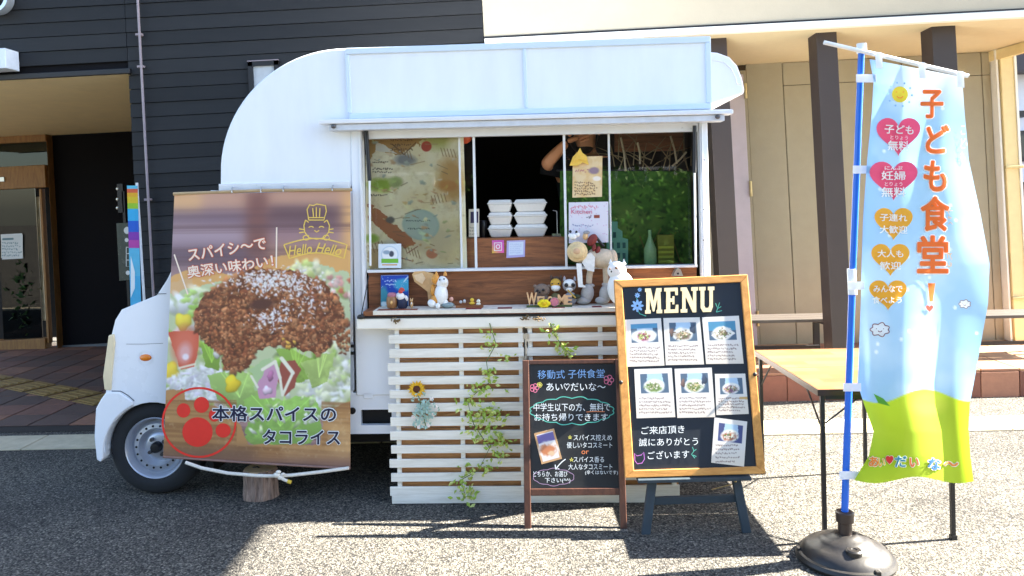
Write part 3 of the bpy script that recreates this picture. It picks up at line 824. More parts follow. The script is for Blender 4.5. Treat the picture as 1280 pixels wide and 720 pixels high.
for x in (-8, -4.8, -1.6, 1.6, 4.8):
    for z in (0.9, 3.8):
        w_ = MB().box((x, -12.0, z), (x + 1.6, -11.93, z + 1.5)).build('window', mat('white_window_frame', (226, 226, 222), rough=0.5), oh)
        for q in (0, 1): MB().box((x + 0.08 + q * 0.75, -11.935, z + 0.08), (x + 0.77 + q * 0.75, -11.92, z + 1.42)).build('pane', mat('dim_window_glass', (34, 38, 46), rough=0.1), w_)

# ================================================================== THE FOOD TRUCK
M_white = mat('white_body_paint', (236, 240, 246), rough=0.28, var=0.025, scale=3, coat=0.3)
M_shell = mat('white_shell', (234, 239, 246), rough=0.4, var=0.045, scale=2.5, stretch=(3, 3, 0.6), bump=0.05, bscale=8)
M_trim = mat('pale_blue_trim', (210, 226, 242), rough=0.4, var=0.02)
M_alu = mat('white_aluminium', (232, 234, 238), rough=0.3, var=0.03, metal=0.1)
M_rub = mat('tyre_rubber', (34, 36, 40), rough=0.85, var=0.2, scale=40, bump=0.3)
M_under = mat('underbody_black', (16, 17, 19), rough=0.8, var=0.2)
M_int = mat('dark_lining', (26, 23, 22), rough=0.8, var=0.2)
M_walnut = wood('walnut_panel', (92, 54, 32), (168, 104, 62), stretch=(2.2, 20, 26), scale=2.2)
M_glass = glass('clear_pane', tint=(0.97, 0.98, 0.975))
W = 1.40
truck = thing('food_truck', 'white food truck with rounded over-cab roof and open serving window', 'food truck', TM @ Vector((-0.3, 0.7, 0)))
def tprism(poly, dy0, dy1, mb=None):
    mb = mb or MB(TM)
    pts = [tp(a, b, 0) for a, b in poly]
    mb.hexa([(p.x, dy0, p.z) for p in pts], [(p.x, dy1, p.z) for p in pts])
    return mb
def tbox(x0, y0, x1, y1, dy0, dy1, mb=None, ref=0.0):
    """box between two pixels of the truck's side, dy0..dy1 deep; kept square to the truck"""
    mb = mb or MB(TM)
    a, b = tp(x0, y0, ref), tp(x1, y1, ref)
    return mb.box((a.x, dy0, a.z), (b.x, dy1, b.z))
X0 = tp(440, 300).x; X1 = tp(889, 300).x               # the box's front and rear ends
ZF = 0.63                                               # its floor
# --- cab
arc = ell2(191, 570, 62, 67, 18, 176, 355)
cab_poly = [(131, 565)] + arc[1:] + [(262, 540), (441, 540), (441, 238), (263, 238), (209, 349), (196, 369), (170, 379.5), (152, 387), (144, 400), (139, 420), (134, 470), (132, 492), (126, 500)]
cab = tprism(cab_poly, 0.0, W).build('cab_body', M_white, truck, bevel=0.008, seg=2)
bump = [(122, 574), (119, 545), (121, 510), (127, 499), (134, 489.5), (150, 489.5), (167, 501)] + [p for p in ell2(191, 570, 61.5, 69, 12, 247, 178)][0:] + [(127, 577)]
tprism(bump, -0.012, W + 0.012).build('bumper', M_white, truck, bevel=0.007, seg=2)
hl = [(131.5, 487), (129.5, 470), (136.5, 419), (143, 417), (144.5, 428), (140.5, 470), (139.5, 487.5)]
M_lamp = mat('headlamp_lens', (226, 212, 178), rough=0.12, var=0.08, coat=0.5)
for a, b in ((-0.010, 0.22), (W - 0.22, W + 0.010)):
    tprism(hl, a, b).build('headlight', M_lamp, truck, bevel=0.006)
c = tp(182, 447)
MB(TM).ell((c.x, 0.0, c.z), (0.034, 0.012, 0.019)).build('turn_signal', mat('amber_lens', (232, 128, 28), rough=0.15, coat=0.5), truck, smooth=True)
MB(TM).lathe((c.x, -0.001, c.z), [(0.042, -0.001), (0.042, 0.004), (0.036, 0.004), (0.036, -0.001)], 20, 'Y', False).build('signal_bezel', M_white, truck)
# windscreen
pts = [tp(a, b) for a, b in ((211, 346), (259, 246))]
MB(TM).quad((pts[0].x - 0.012, 0.09, pts[0].z + 0.004), (pts[0].x - 0.012, W - 0.09, pts[0].z + 0.004), (pts[1].x - 0.012, W - 0.14, pts[1].z), (pts[1].x - 0.012, 0.14, pts[1].z)).build('windscreen', mat('tinted_windscreen', (24, 28, 32), rough=0.05, coat=0.5), truck)
# cab door behind the hanging banner: seams, side window, handle
def seam(pts, w=0.004, name='seam', par=cab, dy=-0.0015):
    P3 = [tp(a, b) for a, b in pts]
    MB(TM).tube([(p.x, dy, p.z) for p in P3], w * 0.5, 5).build(name, mat('seam_dark', (88, 92, 100), rough=0.8), par)
seam([(193, 367.5), (208, 367)]); seam([(158, 430), (180, 430), (204, 429)], 0.002)
seam([(140, 488.6), (151, 488.8), (160, 494), (168, 501)], 0.005)
door_poly = [(250, 500), (222, 420), (222, 362), (268, 250), (420, 250), (420, 520), (262, 520)]
door = tprism(door_poly, -0.006, 0.002).build('door', M_white, truck, bevel=0.004)
tprism([(238, 358), (278, 264), (405, 264), (405, 358)], -0.009, -0.004).build('side_window', mat('tinted_windscreen', (24, 28, 32)), door)
tbox(385, 385, 408, 394, -0.03, -0.006).build('handle', M_black, door, bevel=0.004)
# --- over-cab shell: rounded front
fr_arc = ell2(432, 214, 157, 154, 22, 183, 270)
oc = [(275, 234)] + fr_arc + [(440, 60), (440, 234)]
tprism(oc, 0.0, W).build('overcab_shell', M_shell, truck, bevel=0.014, seg=3, smooth=True)
tbox(274, 230, 438, 236, -0.008, 0.02).build('shell_rim', M_alu, truck, bevel=0.002)
# --- box shell
zt_ = tp(440, 61).z
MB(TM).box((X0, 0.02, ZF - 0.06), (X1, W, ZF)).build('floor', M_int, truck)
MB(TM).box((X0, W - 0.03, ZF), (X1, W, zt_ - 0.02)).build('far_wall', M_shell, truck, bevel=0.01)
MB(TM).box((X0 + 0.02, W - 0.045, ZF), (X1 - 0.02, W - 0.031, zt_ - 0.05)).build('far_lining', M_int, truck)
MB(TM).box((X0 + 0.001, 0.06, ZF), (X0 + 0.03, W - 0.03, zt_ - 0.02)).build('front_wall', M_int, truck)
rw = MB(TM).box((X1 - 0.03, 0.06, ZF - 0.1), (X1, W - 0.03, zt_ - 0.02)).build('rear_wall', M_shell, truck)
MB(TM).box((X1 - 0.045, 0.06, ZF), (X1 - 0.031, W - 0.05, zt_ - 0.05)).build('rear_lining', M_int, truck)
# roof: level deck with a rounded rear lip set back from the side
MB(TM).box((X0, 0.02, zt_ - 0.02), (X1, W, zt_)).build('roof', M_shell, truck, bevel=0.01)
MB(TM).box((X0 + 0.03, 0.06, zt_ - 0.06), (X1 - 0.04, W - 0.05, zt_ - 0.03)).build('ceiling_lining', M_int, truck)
dyl = 0.10
lip = [(880, 64), (897, 65.5), (912, 71), (922, 82), (928, 98), (931, 112), (930, 117), (880, 133)]
lp_ = [TI @ tplane(dyl).v(a, b) for a, b in lip]
MB(TM).hexa([(p.x, dyl, p.z) for p in lp_], [(p.x, W - 0.02, p.z) for p in lp_]).build('rear_lip', M_shell, truck, bevel=0.012, seg=3, smooth=True)
inner = [TI @ tplane(dyl).v(a, b) for a, b in ((890, 75), (905, 78), (914, 86), (919, 96), (921, 105), (926, 105))]
MB(TM).tube([(p.x, dyl - 0.001, p.z) for p in inner], 0.004, 6).build('lip_seam', M_alu, truck)
# upper side panel above the serving window
def up_y(px): return 61.0 + (px - 432) * (46.0 - 61.0) / (888 - 432)
def lo_y(px): return 152.0 + (px - 432) * (139.0 - 152.0) / (888 - 432)
tprism([(433, up_y(433)), (888, up_y(888)), (889, lo_y(889)), (438, lo_y(438))], -0.012, 0.05).build('upper_panel', M_shell, truck, bevel=0.004)
def strip_(p, q, w, name='trim_strip', m=M_trim, d0=-0.024, d1=-0.010):
    a, b = tp(*p), tp(*q); d = (b - a).normalized(); n = Vector((-d.z, 0, d.x)) * w / 2
    MB(TM).hexa([(v.x, d0, v.z) for v in (a + n, b + n, b - n, a - n)], [(v.x, d1, v.z) for v in (a + n, b + n, b - n, a - n)]).build(name, m, truck, bevel=0.004)
strip_((433, up_y(433) + 4), (887, up_y(887) + 4), 0.034)
strip_((438, lo_y(438) - 6), (888, lo_y(888) - 6), 0.030, d0=-0.023)
strip_((435, up_y(435) + 8), (438, lo_y(438) - 10), 0.022, d0=-0.022)
strip_((884, up_y(884) + 8), (885.5, lo_y(885) - 10), 0.030, d0=-0.022)
strip_((655.5, up_y(655) + 8), (658, lo_y(658) - 10), 0.018, d0=-0.022)
# awning rail
a, b = tp(400, 155, -0.07), tp(915, 142, -0.07)
rail = MB(TM).hexa([(a.x, -0.10, a.z - 0.004), (b.x, -0.10, b.z - 0.004), (b.x, -0.012, b.z - 0.004), (a.x, -0.012, a.z - 0.004)],
                   [(a.x, -0.10, a.z + 0.018), (b.x, -0.10, b.z + 0.018), (b.x, -0.012, b.z + 0.03), (a.x, -0.012, a.z + 0.03)]).build('awning_rail', M_alu, truck, bevel=0.004)
a2, b2 = tp(412, 160, -0.07), tp(905, 147.5, -0.07)
MB(TM).hexa([(a2.x, -0.085, a2.z - 0.016), (b2.x, -0.085, b2.z - 0.016), (b2.x, 0.0, b2.z - 0.016), (a2.x, 0.0, a2.z - 0.016)],
            [(a2.x, -0.085, a.z - 0.0055), (b2.x, -0.085, b.z - 0.0055), (b2.x, 0.0, b.z - 0.0055), (a2.x, 0.0, a.z - 0.0055)]).build('rail_channel', mat('rail_grey_white', (206, 212, 222), rough=0.35), rail, bevel=0.003)
for px, py in ((417, 158), (897, 146)):
    c = tp(px, py, -0.09)
    MB(TM).ell((c.x, -0.092, c.z), (0.014, 0.012, 0.012)).build('end_bolt', mat('dark_steel', (96, 96, 100), rough=0.35, metal=0.7), rail, smooth=True)
for k in range(10):
    px = 455 + k * 46; c = tp(px, lo_y(px) - 1, -0.02)
    MB(TM).lathe((c.x, -0.026, c.z), [(0.006, 0), (0.006, 0.004)], 8, 'Y').build('rivet', M_alu, truck)
# posts
tbox(438.5, 157, 457, 399, -0.006, 0.055).build('post', M_shell, truck, bevel=0.005)
tbox(449, 163, 456, 386, -0.016, -0.006).build('post_trim', M_alu, truck, bevel=0.003)
tbox(873.5, 147, 889, 399, -0.006, 0.055).build('post', M_shell, truck, bevel=0.005)
tbox(876, 153, 882, 386, -0.014, -0.006).build('post_trim', M_alu, truck, bevel=0.003)
for py in (200, 262, 300):
    c = tp(879, py); MB(TM).lathe((c.x, -0.018, c.z), [(0.004, 0), (0.004, 0.005)], 8, 'Y').build('screw', mat('dark_steel', (96, 96, 100)), truck)
# window header behind the rail
tbox(457, 150, 873, 164, 0.0, 0.05, ref=0.0).build('header', M_alu, truck)
# walnut panel under the window and the inner counter
ZS = 1.030                                             # serving shelf height
zr = tp(660, 336, 0.03).z                              # window sill height
MB(TM).box((tp(458, 340).x, 0.045, ZS - 0.05), (tp(873, 340).x, 0.06, zr - 0.006)).build('walnut_panel', M_walnut, truck)
ci = tp(640, 297, 0.12).z
MB(TM).box((tp(578, 340).x, 0.10, zr - 0.03), (tp(708, 340).x, 0.115, ci)).build('counter_front', M_walnut, truck)
MB(TM).box((tp(470, 340).x, 0.116, ci - 0.02), (tp(704, 340).x, 0.35, ci - 0.001)).build('inner_counter', M_walnut, truck)
MB(TM).box((tp(708, 340).x, 0.085, zr - 0.02), (tp(866, 340).x, 0.29, zr - 0.003)).build('inner_ledge', M_walnut, truck)
# serving shelf with patterned runner
xs0, xs1 = tp(456, 380, -0.08).x, tp(873, 380, -0.08).x
sh = MB(TM).box((xs0, -0.125, ZS - 0.030), (xs1, 0.046, ZS - 0.004)).build('serving_shelf', M_walnut, truck, bevel=0.003)
MB(TM).box((xs0 - 0.03, -0.135, ZS - 0.040), (xs1, 0.02, ZS - 0.031)).build('shelf_edge', M_black, sh)
MB(TM).box((xs0 - 0.035, -0.132, ZS - 0.098), (xs1 + 0.02, 0.02, ZS - 0.041)).build('shelf_apron', mat('cream_apron', (240, 234, 222), rough=0.6, var=0.04), truck, bevel=0.006)
c = tp(453, 387, -0.1)
MB(TM).ell((c.x, -0.14, ZS - 0.03), (0.02, 0.014, 0.013)).build('corner_catch', M_black, truck, smooth=True)
c2 = tp(461, 345, -0.02)
MB(TM).tube([(c.x, -0.135, ZS - 0.03), (c2.x, -0.02, c2.z)], 0.003, 6).build('stay_cord', M_black, truck)
# gas struts in the window corners
for xa, xb, yb in ((457.5, 462, 226), (868.5, 868, 216)):
    a, b, d = tp(xa, 164, -0.02), tp(xb, yb, -0.02), tp(xb + (1 if xa < 600 else 1.5), 332, -0.02)
    MB(TM).tube([(a.x, -0.02, a.z + 0.03), (b.x, -0.02, b.z)], 0.011, 10).build('gas_strut', M_black, truck, smooth=True)
    MB(TM).tube([(b.x, -0.02, b.z), (d.x, -0.02, d.z)], 0.006, 8).build('strut_rod', M_alu, truck, smooth=True)
# sliding window: rails, mullions, panes
wdw = MB(TM).box((tp(458, 335).x, 0.012, zr - 0.006), (tp(873, 335).x, 0.075, zr + 0.008)).build('serving_window', M_alu, truck, bevel=0.002)
ztw = tp(660, 155, 0.03).z
def mull(px, d0, w=0.012):
    c = tp(px, 250, d0); MB(TM).box((c.x - w / 2, d0, zr + 0.008), (c.x + w / 2, d0 + 0.018, ztw + 0.03)).build('mullion', M_alu, wdw, bevel=0.002)
mull(575.5, 0.052, 0.011); mull(593.5, 0.022, 0.013); mull(706.5, 0.022, 0.013); mull(762.5, 0.052, 0.011)
def pane(x0, x1, d):
    a, b = tp(x0, 250, d), tp(x1, 250, d); MB(TM).quad((a.x, d, zr + 0.008), (b.x, d, zr + 0.008), (b.x, d, ztw + 0.03), (a.x, d, ztw + 0.03)).build('pane', M_glass, wdw)
pane(460, 575, 0.060); pane(578, 593, 0.030); pane(707, 762, 0.030); pane(763, 872, 0.060)
# lower side
tbox(444, 397, 889, 489, -0.012, 0.03).build('lower_panel', M_white, truck, bevel=0.006)
tbox(437, 428, 443, 488, -0.006, 0.02).build('latch_rail', mat('latch_grey', (178, 184, 194), rough=0.4), truck, bevel=0.002)
for py in (432, 441):
    c = tp(441, py); MB(TM).box((c.x - 0.008, -0.014, c.z - 0.008), (c.x + 0.008, -0.006, c.z + 0.008)).build('latch', M_black, truck)
sill = MB(TM); s0, s1 = tp(436, 491), tp(889, 538); h0, h1 = tp(451, 512), tp(490, 531)
for a, b in (((s0.x, s0.z), (s1.x, h0.z)), ((s0.x, h1.z), (s1.x, s1.z)), ((s0.x, h0.z), (h0.x, h1.z)), ((h1.x, h0.z), (s1.x, h1.z))):
    sill.box((a[0], -0.004, a[1]), (b[0], 0.03, b[1]))
sill.build('sill', M_white, truck)
MB(TM).box((h0.x - 0.01, 0.04, h1.z - 0.01), (h1.x + 0.01, 0.05, h0.z + 0.01)).build('sill_recess', M_under, truck)
c = tp(441, 513); MB(TM).lathe((c.x, -0.012, c.z), [(0.018, 0), (0.018, 0.009)], 14, 'Y').build('rubber_stop', M_black, truck)
c = tp(461, 493); MB(TM).box((c.x - 0.025, -0.012, c.z - 0.02), (c.x + 0.025, -0.004, c.z + 0.012)).build('catch_plate', M_white, truck, bevel=0.002)
# underbody
ux0, ux1 = tp(262, 540).x, X1 - 0.03
MB(TM).box((ux0, 0.12, 0.26), (ux1, W - 0.1, ZF - 0.07)).build('chassis', M_under, truck)
MB(TM).box((tp(150, 520).x, 0.3, 0.2), (ux0, W - 0.3, 0.55)).build('front_axle', M_under, truck)
# wheels
M_rim = mat('silver_steel_rim', (186, 192, 204), rough=0.3, var=0.06, metal=0.45)
def wheel(px, dy, flip=1):
    c0 = tp(px, 570); R = 0.262; c = Vector((c0.x, dy, R))
    wname = MB(TM).lathe(c, [(0.165, -0.005), (0.178, -0.016), (0.205, -0.020), (0.238, -0.012), (R - 0.006, 0.004), (R, 0.02), (R, 0.12), (R - 0.006, 0.135), (0.235, 0.15), (0.17, 0.145)], 48, 'Y', False).build('wheel', M_rub, truck, smooth=True)
    rim = MB(TM).lathe(c, [(0.174, -0.008), (0.168, -0.013), (0.162, -0.008), (0.156, 0.02), (0.150, 0.035), (0.138, 0.028), (0.130, 0.014), (0.105, 0.010), (0.098, 0.030), (0.085, 0.042), (0.072, 0.028), (0.060, 0.024), (0.030, 0.020), (0.0005, 0.020)], 48, 'Y', False).build('rim', M_rim, wname, smooth=True)
    for k in range(18):
        t = 2 * math.pi * k / 18
        MB(TM).lathe(c + Vector((0.117 * math.cos(t), 0.0105, 0.117 * math.sin(t))), [(0.0065, -0.001), (0.0065, 0.004)], 8, 'Y').build('rim_hole', M_under, rim)
    for k in range(4):
        t = 2 * math.pi * (k + 0.4) / 4
        MB(TM).lathe(c + Vector((0.05 * math.cos(t), 0.014, 0.05 * math.sin(t))), [(0.011, -0.01), (0.011, 0.012)], 6, 'Y').build('wheel_nut', mat('dark_steel', (96, 96, 100)), rim)
    MB(TM).lathe(c + Vector((0, 0.012, 0)), [(0.004, -0.03), (0.024, -0.028), (0.030, -0.018), (0.030, 0.01)], 18, 'Y').build('hub', M_black, rim, smooth=True)
wheel(190, 0.045); wheel(790, 0.10)
wheel(190, W - 0.19); wheel(790, W - 0.22)
wa = ell2(191, 570, 61, 66, 16, 180, 360)
tprism(wa + [(258, 575), (124, 575)], 0.20, W - 0.25).build('wheel_well', M_under, truck)
MB(TM).box((tp(255, 560).x, 0.04, 0.12), (tp(262, 560).x, 0.2, 0.42)).build('mud_flap', M_under, truck)

# map poster inside the left pane
pmap = tplane(0.066)
X, Y = sheet_nodes(((457, 160), (579, 158), (584, 338), (457, 340)), 230, 340)
P = Paint(X, Y); n1 = P.n(60, 5); n2 = P.n(14, 5)
P.c[:] = (250, 242, 210); P.blend(np.clip((n1 - 0.42) * 3, 0, 1), (240, 226, 180)); P.blend(np.clip((n2 - 0.55) * 3, 0, 1) * 0.35, (176, 152, 104))
P.poly([(458, 160), (540, 160), (524, 176), (500, 194), (470, 186), (458, 206)], (186, 146, 84), 16)
P.poly([(470, 176), (484, 184), (497, 192), (478, 190), (470, 188)], (226, 222, 206), 3)
P.ell(545, 172, 18, 14, (196, 198, 120), 0.8, 0, 0.6)
P.ell(533, 183, 6.5, 6.5, (196, 84, 62), 0.15)
for cx, cy, rx, ry, c in ((476, 232, 16, 8, (164, 190, 72)), (494, 228, 8, 6, (170, 180, 120)), (466, 298, 8, 5, (170, 200, 90)), (565, 226, 18, 26, (212, 172, 108)), (560, 232, 14, 6, (206, 150, 84)), (506, 200, 12, 7, (150, 152, 150)), (540, 300, 30, 20, (226, 214, 178))):
    P.ell(cx, cy, rx, ry, c, 0.7, 0, 0.6)
P.poly([(461, 254), (478, 266), (496, 282), (512, 294), (520, 304), (506, 312), (490, 298), (470, 282), (461, 276)], (190, 128, 88), 10)
P.poly([(461, 308), (476, 312), (500, 326), (500, 336), (461, 336)], (212, 186, 140), 12)
P.ell(526, 281, 23, 19, (176, 202, 192), 0.12, 10); P.ell(526, 281, 21.5, 17.5, (196, 212, 198), 0.2, 10, 0.2)
P.ell(540, 317, 7, 6, (214, 148, 112), 0.25, 0, 0.2)
for k in range(26):
    x, y = random.uniform(462, 570), random.uniform(168, 330); a = random.uniform(-0.5, 0.5); L = random.uniform(4, 18)
    P.line(x, y, x + L, y + L * a, random.uniform(0.4, 0.9), random.choice([(150, 132, 96), (180, 150, 110), (120, 110, 90)]))
P.scribble(488, 172, 516, 190, 3, (92, 70, 40), 3); P.scribble(466, 200, 490, 206, 1, (80, 66, 44), 2); P.scribble(466, 209, 492, 217, 2, (60, 50, 40), 3)
P.scribble(508, 272, 544, 280, 1, (84, 100, 96), 2); P.scribble(510, 282, 540, 290, 1, (84, 100, 96), 2); P.scribble(464, 242, 478, 246, 1, (60, 60, 50), 2)
P.line(490, 180, 505, 193, 0.9, (100, 70, 40)); P.line(505, 193, 520, 178, 0.9, (100, 70, 40))
P.ell(488, 275, 5, 4, (120, 116, 108), 0.5, 0, 0.6)
P.line(510, 316, 522, 308, 0.8, (140, 70, 60)); P.line(500, 322, 514, 326, 0.8, (140, 70, 60))
for k in range(60):
    P.lump(random.uniform(462, 572), random.uniform(166, 330), random.uniform(1.5, 6), random.uniform(1, 3.5), random.choice([(222, 196, 146), (206, 176, 126), (196, 204, 150), (232, 214, 180), (214, 180, 140), (180, 190, 176)]), random.uniform(-40, 40), 0.1, 0.6, 0.1)
for cx, cy, a in ((505, 186, 40), (470, 312, -30), (515, 312, 30), (560, 190, 10), (548, 250, -15)):
    for q in range(5): P.line(cx - 9 + q * 4, cy - 5 + a * 0.05 * q, cx - 9 + q * 4 + 3, cy + 5 + a * 0.05 * q, 0.7, (150, 112, 74))
mp_ = thing('map_poster', 'old-style illustrated map hung behind the left serving pane', 'poster', TM @ Vector((tp(520, 300).x, 0.09, zr)))
sheet(P, pmap.at, 0, 'printed_sheet', print_mat('poster_print', 0.6), mp_)
q = [pmap.v(a, b, -0.004) for a, b in ((457, 160), (579, 158), (584, 338), (457, 340))]
MB().hexa(q, [v - Vector(pmap.n) * 0.004 for v in q]).build('backing', mat('poster_back', (200, 190, 160)), mp_)
# red paper lantern balls over the window
for px, py, r, lab in ((580, 170, 0.043, 'round orange ball hanging over the map poster edge'),):
    c = tp(px, py, 0.10); o = thing('hanging_ball', lab, 'ball', TM @ Vector((c.x, 0.115, c.z - r)))
    MB(TM).ell((c.x, 0.125, c.z), (r, r * 0.8, r)).build('ball', mat('orange_red_ball', (226, 92, 40), rough=0.35), o, smooth=True)
    MB(TM).tube([(c.x, 0.125, c.z + r), (c.x, 0.125, zt_ - 0.06)], 0.002, 5).build('cord', M_black, o)
# green sheet and dried grass standing in for the reflection in the right panes
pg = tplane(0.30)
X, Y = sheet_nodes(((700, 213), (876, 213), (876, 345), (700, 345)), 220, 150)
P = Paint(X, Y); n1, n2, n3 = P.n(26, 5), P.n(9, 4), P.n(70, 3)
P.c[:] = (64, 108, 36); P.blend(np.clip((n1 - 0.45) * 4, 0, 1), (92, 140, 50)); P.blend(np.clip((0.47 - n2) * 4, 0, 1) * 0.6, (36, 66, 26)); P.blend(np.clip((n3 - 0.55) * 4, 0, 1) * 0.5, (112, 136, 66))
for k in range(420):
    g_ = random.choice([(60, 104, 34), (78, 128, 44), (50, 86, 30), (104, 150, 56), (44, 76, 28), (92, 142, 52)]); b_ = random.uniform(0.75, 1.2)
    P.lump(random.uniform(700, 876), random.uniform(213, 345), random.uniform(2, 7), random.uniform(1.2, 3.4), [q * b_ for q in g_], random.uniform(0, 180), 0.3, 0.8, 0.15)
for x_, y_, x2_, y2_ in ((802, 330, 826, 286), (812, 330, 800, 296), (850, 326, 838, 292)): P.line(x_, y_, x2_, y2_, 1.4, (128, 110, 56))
gs = thing('green_reflection', 'leafy green curtain painted as the reflection in the right serving panes', 'backdrop', TM @ Vector((tp(790, 300).x, 0.3, zr)))
sheet(P, pg.at, 0, 'painted_reflection', print_mat('reflection_print', 0.85), gs)
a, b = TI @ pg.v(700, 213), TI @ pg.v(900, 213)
MB(TM).tube([(a.x - 0.02, 0.305, a.z), (X1 - 0.045, 0.305, b.z)], 0.006, 8).build('backdrop_rod', M_black, gs)
dg_ = thing('dried_grass', 'dried grass built for the reflection above the leafy green curtain', 'dried plant', TM @ Vector((tp(810, 210, 0.26).x, 0.26, a.z)))
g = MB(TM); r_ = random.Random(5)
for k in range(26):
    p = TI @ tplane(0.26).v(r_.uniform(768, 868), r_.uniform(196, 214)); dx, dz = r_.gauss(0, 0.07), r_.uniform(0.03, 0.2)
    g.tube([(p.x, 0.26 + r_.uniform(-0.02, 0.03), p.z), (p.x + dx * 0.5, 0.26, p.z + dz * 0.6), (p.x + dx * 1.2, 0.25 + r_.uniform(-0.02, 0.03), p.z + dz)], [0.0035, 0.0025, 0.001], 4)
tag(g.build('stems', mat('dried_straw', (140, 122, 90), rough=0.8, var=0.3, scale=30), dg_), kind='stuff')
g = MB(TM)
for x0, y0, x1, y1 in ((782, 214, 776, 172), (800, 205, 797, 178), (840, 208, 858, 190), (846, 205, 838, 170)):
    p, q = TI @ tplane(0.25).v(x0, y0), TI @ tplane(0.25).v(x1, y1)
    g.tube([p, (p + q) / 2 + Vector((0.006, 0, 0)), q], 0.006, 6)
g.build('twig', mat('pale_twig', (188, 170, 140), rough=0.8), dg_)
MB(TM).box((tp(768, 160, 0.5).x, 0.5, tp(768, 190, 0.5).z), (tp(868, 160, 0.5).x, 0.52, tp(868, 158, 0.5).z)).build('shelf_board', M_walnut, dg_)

# ================================================================== THE TACO RICE BANNER
bn_ = thing('taco_rice_banner', 'large taco rice photo banner hung over the truck cab side', 'banner', TM @ Vector((tp(320, 580, -0.1).x, -0.1, tp(320, 580, -0.1).z)))
def ban(px, py, off=0.0):
    px = np.asarray(px, float); py = np.asarray(py, float)
    d = rays(px, py); tn = np.array(TN)
    v = (py - 240) / 340.0; u = (px - 205) / 233.0
    dy = -0.055 - 0.055 * v - 0.006 * np.sin(u * 5 + v * 2.0) - 0.004 * np.sin(u * 11 - v * 3) * v
    p0 = np.array(TM @ Vector((0, 0, 0)))
    t = (((p0 - CAMP) @ tn) + (-dy)) / (d @ tn)
    return CAMP + d * t[..., None] + tn * off
QB = ((218, 243.5), (438, 238), (438, 585), (204, 570))
X, Y = sheet_nodes(QB, 380, 560)
P = Paint(X, Y); sx = P.sh
st = fbm((sx[0], 8), 10, 4)[:, :1] * np.ones((1, sx[1]))             # horizontal wood streaks
nA, nB, nC, nD = P.n(90, 4), P.n(24, 5), P.n(7, 4), P.n(3, 2)
P.c[:] = (168, 132, 128)
def band(y0, y1, c, k=6, x0=None, x1=None):
    m = 1 / (1 + np.exp(-(P.Y - y0) / k)) * 1 / (1 + np.exp((P.Y - y1) / k))
    if x0 is not None: m = m / (1 + np.exp(-(P.X - x0) / 4))
    if x1 is not None: m = m / (1 + np.exp((P.X - x1) / 4))
    P.blend(m, c)
band(236, 262, (206, 156, 128), 5); band(240, 270, (232, 178, 120), 6, None, 252); band(264, 284, (116, 92, 106), 4); band(284, 308, (176, 152, 164), 5, None, 312); band(308, 332, (112, 92, 108), 5, None, 316)
band(258, 284, (104, 74, 78), 4, 334, 432); band(284, 314, (158, 122, 128), 6, 334); band(312, 330, (200, 150, 110), 6, 330)
band(238, 322, (128, 82, 76), 4, 308, 335)
band(236, 330, (236, 178, 112), 10, 428)
P.blend(np.clip((st - 0.5) * 2, 0, 0.5), (96, 66, 70))
P.poly([(200, 352), (232, 338), (300, 342), (340, 320), (440, 312), (440, 372), (200, 400)], (226, 170, 100), 8, 30)
P.poly([(200, 356), (240, 346), (240, 392), (200, 396)], (222, 176, 122), 6)
# salad and rice
def rnd(a, b): return random.uniform(a, b)
def inpoly(x, y, pts):
    c = False
    for i in range(len(pts)):
        x1, y1 = pts[i]; x2, y2 = pts[(i + 1) % len(pts)]
        if (y1 > y) != (y2 > y) and x < (x2 - x1) * (y - y1) / (y2 - y1) + x1: c = not c
    return c
def scatter(pts, n, rx, ry, cols, sh=0.4, edge=0.3, rim=0.4, rot=180):
    xs = [a for a, b in pts]; ys = [b for a, b in pts]; k = 0
    while k < n:
        x, y = rnd(min(xs), max(xs)), rnd(min(ys), max(ys))
        if not inpoly(x, y, pts): continue
        c = random.choice(cols); b = rnd(0.85, 1.12); k += 1
        P.lump(x, y, rnd(*rx), rnd(*ry), [q * b for q in c], rnd(0, rot), sh, edge, rim)
bowl = [(200, 372), (236, 362), (300, 350), (360, 338), (392, 326), (438, 342), (440, 500), (400, 520), (300, 520), (200, 500)]
P.poly(bowl, (196, 206, 160), 14)
LET = [(150, 188, 84), (178, 206, 116), (206, 222, 160), (132, 172, 66), (222, 228, 188)]
WHT = [(236, 236, 230), (226, 228, 222), (242, 240, 236), (216, 214, 210)]
scatter(bowl, 110, (8, 22), (4, 10), LET + WHT[:2], 0.3, 0.5, 0.18)
scatter([(362, 344), (374, 324), (392, 322), (412, 344)], 14, (6, 12), (4, 7), [(232, 230, 176), (240, 236, 200), (206, 214, 130)], 0.25, 0.6, 0.1)
scatter([(232, 364), (262, 366), (256, 400), (230, 396)], 12, (5, 11), (3, 6), LET[:2], 0.25, 0.5, 0.15)
scatter([(410, 344), (438, 350), (438, 378), (416, 376)], 14, (4, 9), (3, 6), [(214, 120, 90), (222, 160, 150), (236, 200, 190)], 0.25, 0.6, 0.1)
P.lump(229, 402, 11, 12, (242, 216, 70), 0, 0.25, 0.15, 0.25); P.lump(213, 466, 13, 14, (240, 208, 66), 0, 0.25, 0.15, 0.25)
scatter([(206, 476), (236, 462), (262, 458), (300, 468), (316, 496), (300, 520), (250, 500), (206, 502)], 300, (4, 9), (2, 5), WHT + [(230, 222, 234)], 0.12, 0.7, 0.06)
scatter([(372, 470), (438, 452), (438, 500), (410, 514), (376, 500)], 220, (5, 12), (3, 6), WHT[:2] + [(214, 220, 176), (226, 228, 196), (190, 206, 140)], 0.15, 0.7, 0.08)
leaf_j = [(258, 468), (300, 462), (332, 478), (336, 506), (300, 518), (272, 500)]
scatter([(380, 402), (438, 410), (438, 458), (400, 462)], 26, (7, 16), (5, 9), [(226, 230, 180), (206, 214, 146), (238, 238, 214)], 0.25, 0.6, 0.12)
